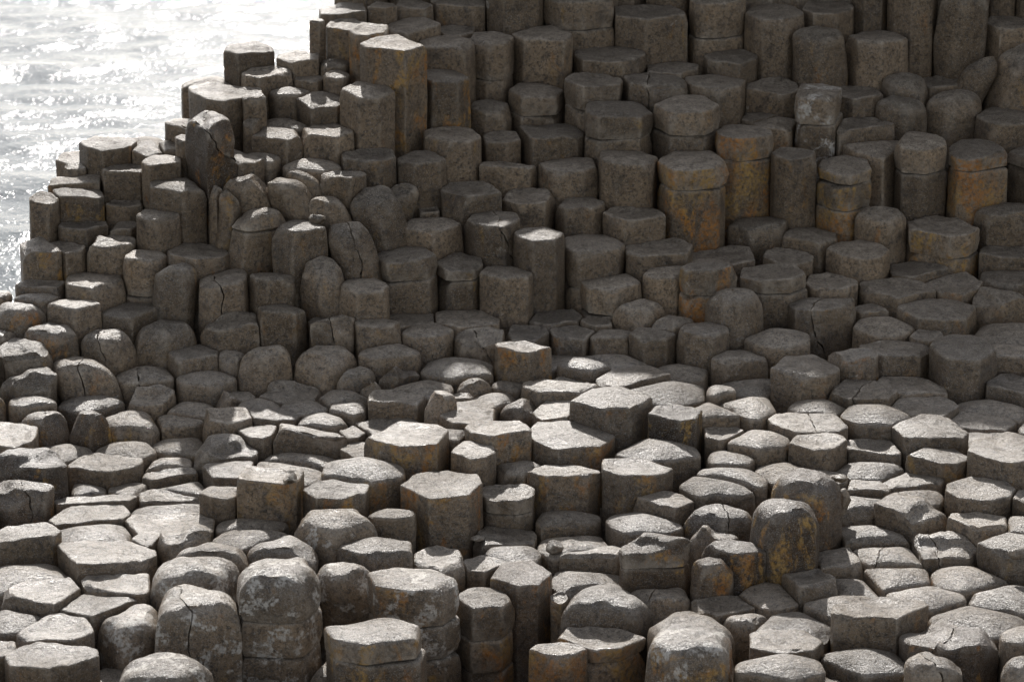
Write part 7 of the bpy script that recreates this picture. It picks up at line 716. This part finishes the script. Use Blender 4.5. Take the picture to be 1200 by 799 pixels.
def column_bm(bm, poly, origin, z0, z1, style, tilt, seed, detail=1.0, joint_below=False, top_soft=None, foot=None):
    """One stone, from height z0 to its top at z1 (heights and outline relative to ORIGIN)."""
    rim, dome, rough, cut = STYLE[style]
    if top_soft is not None: rim, dome, rough, tilt = top_soft, .03, .006, 0
    rnd = random.Random(seed)
    ring0 = outline(poly, cut, .036 / detail)
    n = len(ring0)
    cx = sum(p.x for p in ring0) / n; cy = sum(p.y for p in ring0) / n
    C = Vector((cx, cy))
    rad = sum((p - C).length for p in ring0) / n
    depth = max(abs(p.y - cy) for p in ring0)
    rim = min(rim, rad * .55)
    off = Vector((seed * 3.17 % 91, seed * 1.73 % 67, seed * 2.31 % 83))
    side_tilt = rnd.uniform(-.12, .12) * rad if style in 'fckr' else 0
    rise = dome * rad
    if style == 'f' and top_soft is None: rise = rad * rnd.choice((rnd.uniform(-.085, -.03), rnd.uniform(0, .07)))
    def surf(x, y, rho):
        h = rise * (1 - rho * rho) + tilt * .5 * (y - cy) / max(depth, .05) + side_tilt * (x - cx) / rad * .5
        if style == 'k':
            for a, amp in ((off.x, .045), (off.y * 1.7, .016)):
                q = (x - cx) * math.cos(a) + (y - cy) * math.sin(a) + .05 * noise.noise(Vector((x * 5, y * 5, a)) + off) + .04 * math.sin(a * 3)
                h += amp / (1 + math.exp(-max(-30, min(30, q / .012)))) - amp * .5
        elif style == 'f' or style == 'c':
            h += .010 * noise.noise(Vector((x * 7, y * 7, 3)) + off) + .005 * noise.noise(Vector((x * 19, y * 19, 3)) + off)
            if rise < 0 and style == 'f': h += .009 * math.exp(-((rho - .86) / .12) ** 2)
        if style == 'c':                                       # raised worn rim round the hollow
            h += .012 * math.exp(-((rho - .82) / .18) ** 2)
        return h
    spalls = []                                                # flat scars where the shoulder has broken away
    for _ in range({'f': rnd.choice((0, 1, 1, 2)), 'd': rnd.choice((0, 0, 1)), 'c': 1, 'r': rnd.choice((1, 2, 3)), 'b': rnd.choice((1, 2, 3)), 's': 3, 'k': 3}[style] if detail >= 1 else 0):
        a = rnd.uniform(0, 6.283)
        nv = Vector((math.cos(a), math.sin(a), rnd.uniform(.35, 1.3))).normalized()
        edge = max((p.x - cx) * math.cos(a) + (p.y - cy) * math.sin(a) for p in ring0)
        corner = Vector((cx + math.cos(a) * edge, cy + math.sin(a) * edge, z1 + (rise * .1)))
        spalls.append((nv, corner.dot(nv) - rnd.uniform(.012, .05) * (1.3 if style in 'bsk' else .8)))
    def scar(P):
        for nv, d in spalls:
            q = P.dot(nv) - d + .008 * noise.noise(P * 9 + off)
            if q > 0: P = P - nv * q
        return P
    zr = z1 - rim
    zs = [z0]
    zf = foot if foot is not None else z0
    start = max(z0, zf - .12)
    if start > z0 + .02: zs.append(start)
    m = max(1, int((zr - start) / (.055 / detail)))
    for k in range(1, m + 1):
        zs.append(start + (zr - start) * k / m)
    rings = []
    def put(points): rings.append([bm.verts.new(p) for p in points])
    bulge = {'b': .05, 's': .03, 'r': .02}.get(style, .0)
    for i, z in enumerate(zs):
        row = []
        for p in ring0:
            q = C + (p - C) * (1 + bulge * math.sin(min(1, max(0, (z - start) / max(.05, zr - start))) * math.pi) - (.05 if joint_below and i == 0 else 0))
            h = surf(p.x, p.y, 1.0) * min(1, max(0, (z - start) / max(.05, zr - start)))
            P = scar(Vector((q.x, q.y, z + h)))
            nn = noise.noise_vector(P * 3.2 + off) * rough + noise.noise_vector(P * 11 + off) * rough * .45
            row.append(P + Vector((nn.x, nn.y, nn.z * .3)))
        put(row)
    steps = 4 if rim > .03 else 3
    for k in range(1, steps + 1):                              # the worn rim
        t = k / steps * math.pi / 2
        row = []
        for p in ring0:
            chip = max(0.0, noise.noise(Vector((p.x * 14, p.y * 14, 1)) + off) - .18) * (.035 if style in 'fck' else .012) * k / steps
            ins = rim * (1 - math.cos(t)) + chip * .7
            L = (p - C).length
            q = C + (p - C) * max(.2, 1 - ins / max(L, .03))
            h = surf(q.x, q.y, 1 - ins / max(rad, .05))
            P = scar(Vector((q.x, q.y, zr + rim * math.sin(t) + h - chip * .5)))
            nn = noise.noise_vector(P * 3.2 + off) * rough + noise.noise_vector(P * 11 + off) * rough * .45
            row.append(P + nn * Vector((1, 1, .6)).x * .9)
        put(row)
    inner0 = max(.2, 1 - rim / rad)
    fr = [.86, .70, .53, .36, .19] if detail >= 1 else [.6, .25]
    for s in fr:
        row = []
        for p in ring0:
            q = C + (p - C) * inner0 * s
            h = surf(q.x, q.y, inner0 * s)
            P = scar(Vector((q.x, q.y, z1 + h)))
            nn = noise.noise_vector(P * 3.2 + off) * rough + noise.noise_vector(P * 11 + off) * rough * .5
            row.append(P + nn)
        put(row)
    for a, b in zip(rings, rings[1:]):
        for i in range(n):
            j = (i + 1) % n
            bm.faces.new((a[i], a[j], b[j], b[i]))
    cen = bm.verts.new(Vector((cx, cy, z1 + surf(cx, cy, 0))))
    last = rings[-1]
    for i in range(n): bm.faces.new((last[i], last[(i + 1) % n], cen))
    bm.faces.new(list(reversed(rings[0])))

def finish(name, bm, mat, parent=None, loc=None, angle=42):
    me = bpy.data.meshes.new(name)
    bmesh.ops.recalc_face_normals(bm, faces=bm.faces[:])
    for f in bm.faces: f.smooth = True
    bm.to_mesh(me); bm.free()
    me.set_sharp_from_angle(angle=math.radians(angle))
    me.materials.append(mat)
    o = bpy.data.objects.new(name, me)
    col.objects.link(o)
    if parent: o.parent = parent
    if loc: o.location = loc
    return o

def tag(o, label, cat, group=None):
    o['label'] = label; o['category'] = cat; o['kind'] = 'thing'
    if group: o['group'] = group

def lean_over(bm, lean, ztop):
    """Slant a stone sideways about its top."""
    if lean:
        for v in bm.verts: v.co.x += lean * max(-.35, v.co.z - ztop + .06)
small = bmesh.new()                                            # lesser columns squeezed in between, and the unseen shading rise behind
for k, (x, y, z, zf, st, tilt, marks, joints, lean, poly, label) in enumerate(COLUMNS):
    rusty, lich = 'o' in marks, 'w' in marks
    mat = DARK if 'D' in marks else VIVID if 'O' in marks else BOTH if rusty and lich else RUSTY if rusty else PALE if lich else PLAIN
    rise = {'d': .13, 'b': .08, 's': .05}.get(st, 0.0)
    hw = max(abs(p[0]) for p in poly)
    tilt = {'d': 0, 'b': 0, 'c': min(max(tilt, -.04), .04)}.get(st, min(max(tilt, -.06), .22))
    top = z - rise * hw * 1.2
    base = min(zf, top - .05) - .45
    if not label:
        tmp = bmesh.new()
        column_bm(tmp, poly, None, base - z, top - z, st, tilt, k + 1, foot=zf - z)
        lean_over(tmp, lean, top - z)
        for v in tmp.verts: v.co += Vector((x, y, z))
        me = bpy.data.meshes.new('tmp'); tmp.to_mesh(me); tmp.free(); small.from_mesh(me); bpy.data.meshes.remove(me)
        continue
    org = Vector((x, y, base))
    if joints:
        root = bpy.data.objects.new('basalt_column', None); col.objects.link(root); root.location = org
        tag(root, label, 'basalt column', GROUP)
        rnd = random.Random(k)
        cuts = [top] + sorted(joints, reverse=True)
        cuts = [cuts[0]] + [c for c in cuts[1:] if top - c > .06]
        for i, zt in enumerate(cuts):
            zb = cuts[i + 1] + .006 if i + 1 < len(cuts) else base
            s = 1 if i == 0 else rnd.uniform(.965, 1.0)
            dx, dy = (0, 0) if i == 0 else (rnd.uniform(-.008, .008), rnd.uniform(-.006, .006))
            bm = bmesh.new()
            pp = [(p[0] * s + dx, p[1] * s + dy) for p in poly]
            column_bm(bm, pp, None, zb - base, zt - base, st if i == 0 else 'r', tilt if i == 0 else 0, k + 1 + 500 * i,
                      joint_below=i + 1 < len(cuts), top_soft=None if i == 0 else .022, foot=(zf - base) if i + 1 == len(cuts) else None)
            lean_over(bm, lean, top - base)
            finish('cap_block' if i == 0 else 'lower_block', bm, mat, root)
    elif 'x' in marks:
        root = bpy.data.objects.new('basalt_column', None); col.objects.link(root); root.location = org
        tag(root, label, 'basalt column', GROUP)
        bm = bmesh.new()
        column_bm(bm, poly, None, 0, top - base, st, tilt, k + 1, foot=zf - base)
        rnd = random.Random(k * 7 + 1)
        nrm = Vector((rnd.choice((-1, 1)) * rnd.uniform(.6, 1), rnd.uniform(-.5, .3), rnd.uniform(-.2, .7))).normalized()
        pt = Vector((rnd.uniform(-.04, .04), 0, top - base - .05))
        for sgn in (1, -1):
            b = bm.copy()
            bmesh.ops.bisect_plane(b, geom=b.verts[:] + b.edges[:] + b.faces[:], plane_co=pt - nrm * .0035 * sgn, plane_no=nrm * sgn, clear_outer=True)
            bmesh.ops.holes_fill(b, edges=[e for e in b.edges if e.is_boundary])
            bmesh.ops.subdivide_edges(b, edges=[e for e in b.edges if all(abs((v.co - pt).dot(nrm)) < .005 for v in e.verts) and e.calc_length() > .03], cuts=1)
            for v in b.verts:                                  # a ragged break, wider at the rim
                d = (v.co - pt).dot(nrm)
                if abs(d) < .005:
                    v.co += nrm * (.035 * noise.noise(v.co * 7 + Vector((k, 0, 0))) + .014 * noise.noise(v.co * 25)) - nrm * sgn * .004 * max(0, noise.noise(v.co * 13))
            lean_over(b, lean, top - base)
            if len(b.faces): finish('split_block', b, mat, root)
        bm.free()
    else:
        bm = bmesh.new()
        column_bm(bm, poly, None, 0, top - base, st, tilt, k + 1, foot=zf - base)
        lean_over(bm, lean, top - base)
        o = finish('basalt_column', bm, mat, None, org)
        tag(o, label, 'basalt column', GROUP)

def clip(poly, nx, ny, d):
    out = []
    for i in range(len(poly)):
        p, q = poly[i], poly[(i + 1) % len(poly)]
        sp, sq = p[0] * nx + p[1] * ny - d, q[0] * nx + q[1] * ny - d
        if sp <= 0: out.append(p)
        if sp * sq < 0:
            t = sp / (sp - sq); out.append((p[0] + t * (q[0] - p[0]), p[1] + t * (q[1] - p[1])))
    return out
SITES = [(c[0], c[1], max(abs(p[0]) for p in c[9]), max(abs(p[1]) for p in c[9])) for c in COLUMNS] + [(p[0], p[1], .175, .17) for p in PACKED]
for k, (x, y, z) in enumerate(PACKED):
    rnd = random.Random(700 + k)
    n = rnd.choice((5, 6, 6, 7)); ph = rnd.random() * 6.28
    poly = []
    for i in range(n):
        t = ph + (i + rnd.uniform(-.2, .2)) * 2 * math.pi / n
        r = rnd.uniform(.21, .235)
        poly.append((r * math.cos(t), r * math.sin(t)))
    for sx, sy, sa, sb in SITES:                               # shared faces with the neighbours
        dx, dy = sx - x, sy - y
        D = math.hypot(dx, dy)
        if D > .9 or D < .01: continue
        nx, ny = dx / D, dy / D
        ro = 1 / math.sqrt((nx / sa) ** 2 + (ny / sb) ** 2)
        t = D * .172 / (.172 + ro)
        if len(poly) >= 3: poly = clip(poly, nx, ny, t - .004)
    if len(poly) < 3: continue
    tmp = bmesh.new()
    st = random.Random(k).choice('ffrdr')
    column_bm(tmp, poly, None, -1.2, 0, st, 0, 900 + k, detail=.55, foot=-.5)
    for v in tmp.verts: v.co += Vector((x, y, z))
    me = bpy.data.meshes.new('tmp'); tmp.to_mesh(me); tmp.free(); small.from_mesh(me); bpy.data.meshes.remove(me)
o = finish('small_basalt_columns', small, PLAIN)
o['kind'] = 'stuff'; o['label'] = 'lesser basalt columns packed between the larger ones, with an unseen rise behind shaped to cast shade'; o['category'] = 'basalt columns'

# ------------------------------------------------------------------ loose stones lying on the columns
STONES = [
    (-1.273, 21.342, -5.919, .062, (1, .8, .7), 'small rounded stone wedged between shaded columns beside the egg-shaped leaning one'),
    (1.879, 18.352, -6.633, .062, (1.1, .8, .45), 'pale sunlit flake lying just behind the great orange patched boulder'),
    (.245, 18.185, -6.996, .058, (1, .9, .7), 'dark jagged stone in a gap of the paving left of the crumbling ledged column'),
    (1.928, 18.487, -6.862, .075, (.7, .7, 1.2), 'upright triangular stone leaning at the right side of the great orange patched boulder'),
    (-1.275, 18.426, -6.661, .062, (1.2, .8, .5), 'pale loose stone beside the lichen-spotted cushion boulder'),
    (2.843, 17.754, -6.865, .06, (1, .8, .6), 'grey loose stone on the paving close to the right border'),
    (-.197, 18.286, -6.969, .045, (1.2, .9, .4), 'thin pale chip of stone on the paving right of the lichened stacks')]
for k, (x, y, z, r, sc, label) in enumerate(STONES):
    bm = bmesh.new()
    bmesh.ops.create_icosphere(bm, subdivisions=3, radius=1)
    rnd = random.Random(40 + k)
    cuts = []
    for _ in range(9):
        nv = Vector((rnd.gauss(0, 1), rnd.gauss(0, 1), rnd.gauss(0, 1))).normalized()
        cuts.append((nv, rnd.uniform(.55, .85)))
    for v in bm.verts:
        for nv, d in cuts:
            q = v.co.dot(nv) - d
            if q > 0: v.co -= nv * q
        v.co += noise.noise_vector(v.co * 2.5 + Vector((k * 5, 0, 0))) * .08
        v.co = Vector((v.co.x * sc[0], v.co.y * sc[1], v.co.z * sc[2])) * r
    o = finish('loose_stone', bm, PLAIN, None, Vector((x, y, z + r * sc[2] * .55)), angle=28)
    o.rotation_euler = (rnd.uniform(-.2, .2), rnd.uniform(-.2, .2), rnd.uniform(0, 6))
    tag(o, label, 'stone', 'loose stones on the columns')

# ------------------------------------------------------------------ ground under the columns
def grid_obj(name, xs, ys, zfun, mat):
    bm = bmesh.new()
    V = [[bm.verts.new((x, y, zfun(x, y))) for x in xs] for y in ys]
    for j in range(len(ys) - 1):
        for i in range(len(xs) - 1):
            bm.faces.new((V[j][i], V[j][i + 1], V[j + 1][i + 1], V[j + 1][i]))
    return finish(name, bm, mat, angle=180)

def frange(a, b, s):
    n = int(round((b - a) / s)); return [a + (b - a) * i / n for i in range(n + 1)]

# ------------------------------------------------------------------ water
wm, nt = nodes_of('sea_water')
N, L = nt.nodes, nt.links
out = N.new('ShaderNodeOutputMaterial'); bs = N.new('ShaderNodeBsdfPrincipled'); L.new(bs.outputs[0], out.inputs[0])
bs.inputs['Base Color'].default_value = (.06, .075, .085, 1)
bs.inputs['Roughness'].default_value = .11
bs.inputs['IOR'].default_value = 1.33; bs.inputs['Specular IOR Level'].default_value = .05
geo = N.new('ShaderNodeNewGeometry')
mp = N.new('ShaderNodeMapping'); mp.inputs['Scale'].default_value = (1, 1.0, 1)
L.new(geo.outputs['Position'], mp.inputs['Vector'])
prev = None
for sc, st, ds in ((1.3, .4, .03), (7, .6, .018), (28, .6, .0065)):
    t = N.new('ShaderNodeTexNoise'); t.inputs['Scale'].default_value = sc; t.inputs['Detail'].default_value = 3
    L.new(mp.outputs[0], t.inputs['Vector'])
    b = N.new('ShaderNodeBump'); b.inputs['Strength'].default_value = st; b.inputs['Distance'].default_value = ds
    L.new(t.outputs['Fac'], b.inputs['Height'])
    if prev: L.new(prev, b.inputs['Normal'])
    prev = b.outputs[0]
L.new(prev, bs.inputs['Normal'])
def wave(x, y):
    fade = 1 if (-12 < x < 2 and 20 < y < 48) else 0
    return SEA_LEVEL + fade * (.03 * noise.noise(Vector((x * .7, y * 1.1, 0))) + .022 * noise.noise(Vector((x * 1.9, y * 2.6, 5))))
xs = [-600, -200, -60, -25] + frange(-12, 2, .1) + [12, 40, 200, 600]
ys = [-60, 0, 12] + frange(20, 48, .12) + [60, 120, 400, 1500]
sea = grid_obj('sea', xs, ys, wave, wm); sea['kind'] = 'structure'

# ------------------------------------------------------------------ rock bed below the columns
bx = [-7 + .35 * i for i in range(len(BED[0]))]; by = [14.9 + .35 * j for j in range(len(BED))]
bed = grid_obj('rock_bed', bx, by, lambda x, y: BED[int(round((y - 14.9) / .35))][int(round((x + 7) / .35))], PLAIN); bed['kind'] = 'structure'

# ------------------------------------------------------------------ light
SUN_EL = 29.5
sd = bpy.data.lights.new('sun', 'SUN'); sd.energy = 4.0; sd.angle = math.radians(.6); sd.color = (1, .955, .90)
so = bpy.data.objects.new('sun', sd); col.objects.link(so); so.rotation_euler = (math.radians(-(90 - SUN_EL)), 0, math.radians(3.5)); so.location = (0, 40, 30)
w = bpy.data.worlds.new('World'); scene.world = w; w.use_nodes = True
wn = w.node_tree
bg = wn.nodes['Background']
sky = wn.nodes.new('ShaderNodeTexSky'); sky.sky_type = 'NISHITA'; sky.sun_disc = False
sky.sun_elevation = math.radians(SUN_EL); sky.sun_rotation = math.radians(-3.5); sky.dust_density = 1.0; sky.air_density = .8; sky.ozone_density = .4
hs = wn.nodes.new('ShaderNodeHueSaturation'); hs.inputs['Saturation'].default_value = .35   # thin white haze over the blue
wn.links.new(sky.outputs[0], hs.inputs['Color']); wn.links.new(hs.outputs[0], bg.inputs['Color'])
bg.inputs['Strength'].default_value = .15

# ------------------------------------------------------------------ camera
cd = bpy.data.cameras.new('camera'); cd.sensor_width = 36; cd.lens = 36 * 3960 / 1200
cd.clip_end = 3000
co = bpy.data.objects.new('camera', cd); col.objects.link(co); co.rotation_euler = (math.radians(90 - 17.5), 0, 0)
scene.camera = co
cd.dof.use_dof = True; cd.dof.focus_distance = 20.5; cd.dof.aperture_fstop = 4.5

vs = scene.view_settings
vs.view_transform = 'Standard'; vs.look = 'None'; vs.gamma = 1; vs.exposure = 0.76; vs.use_curve_mapping = False
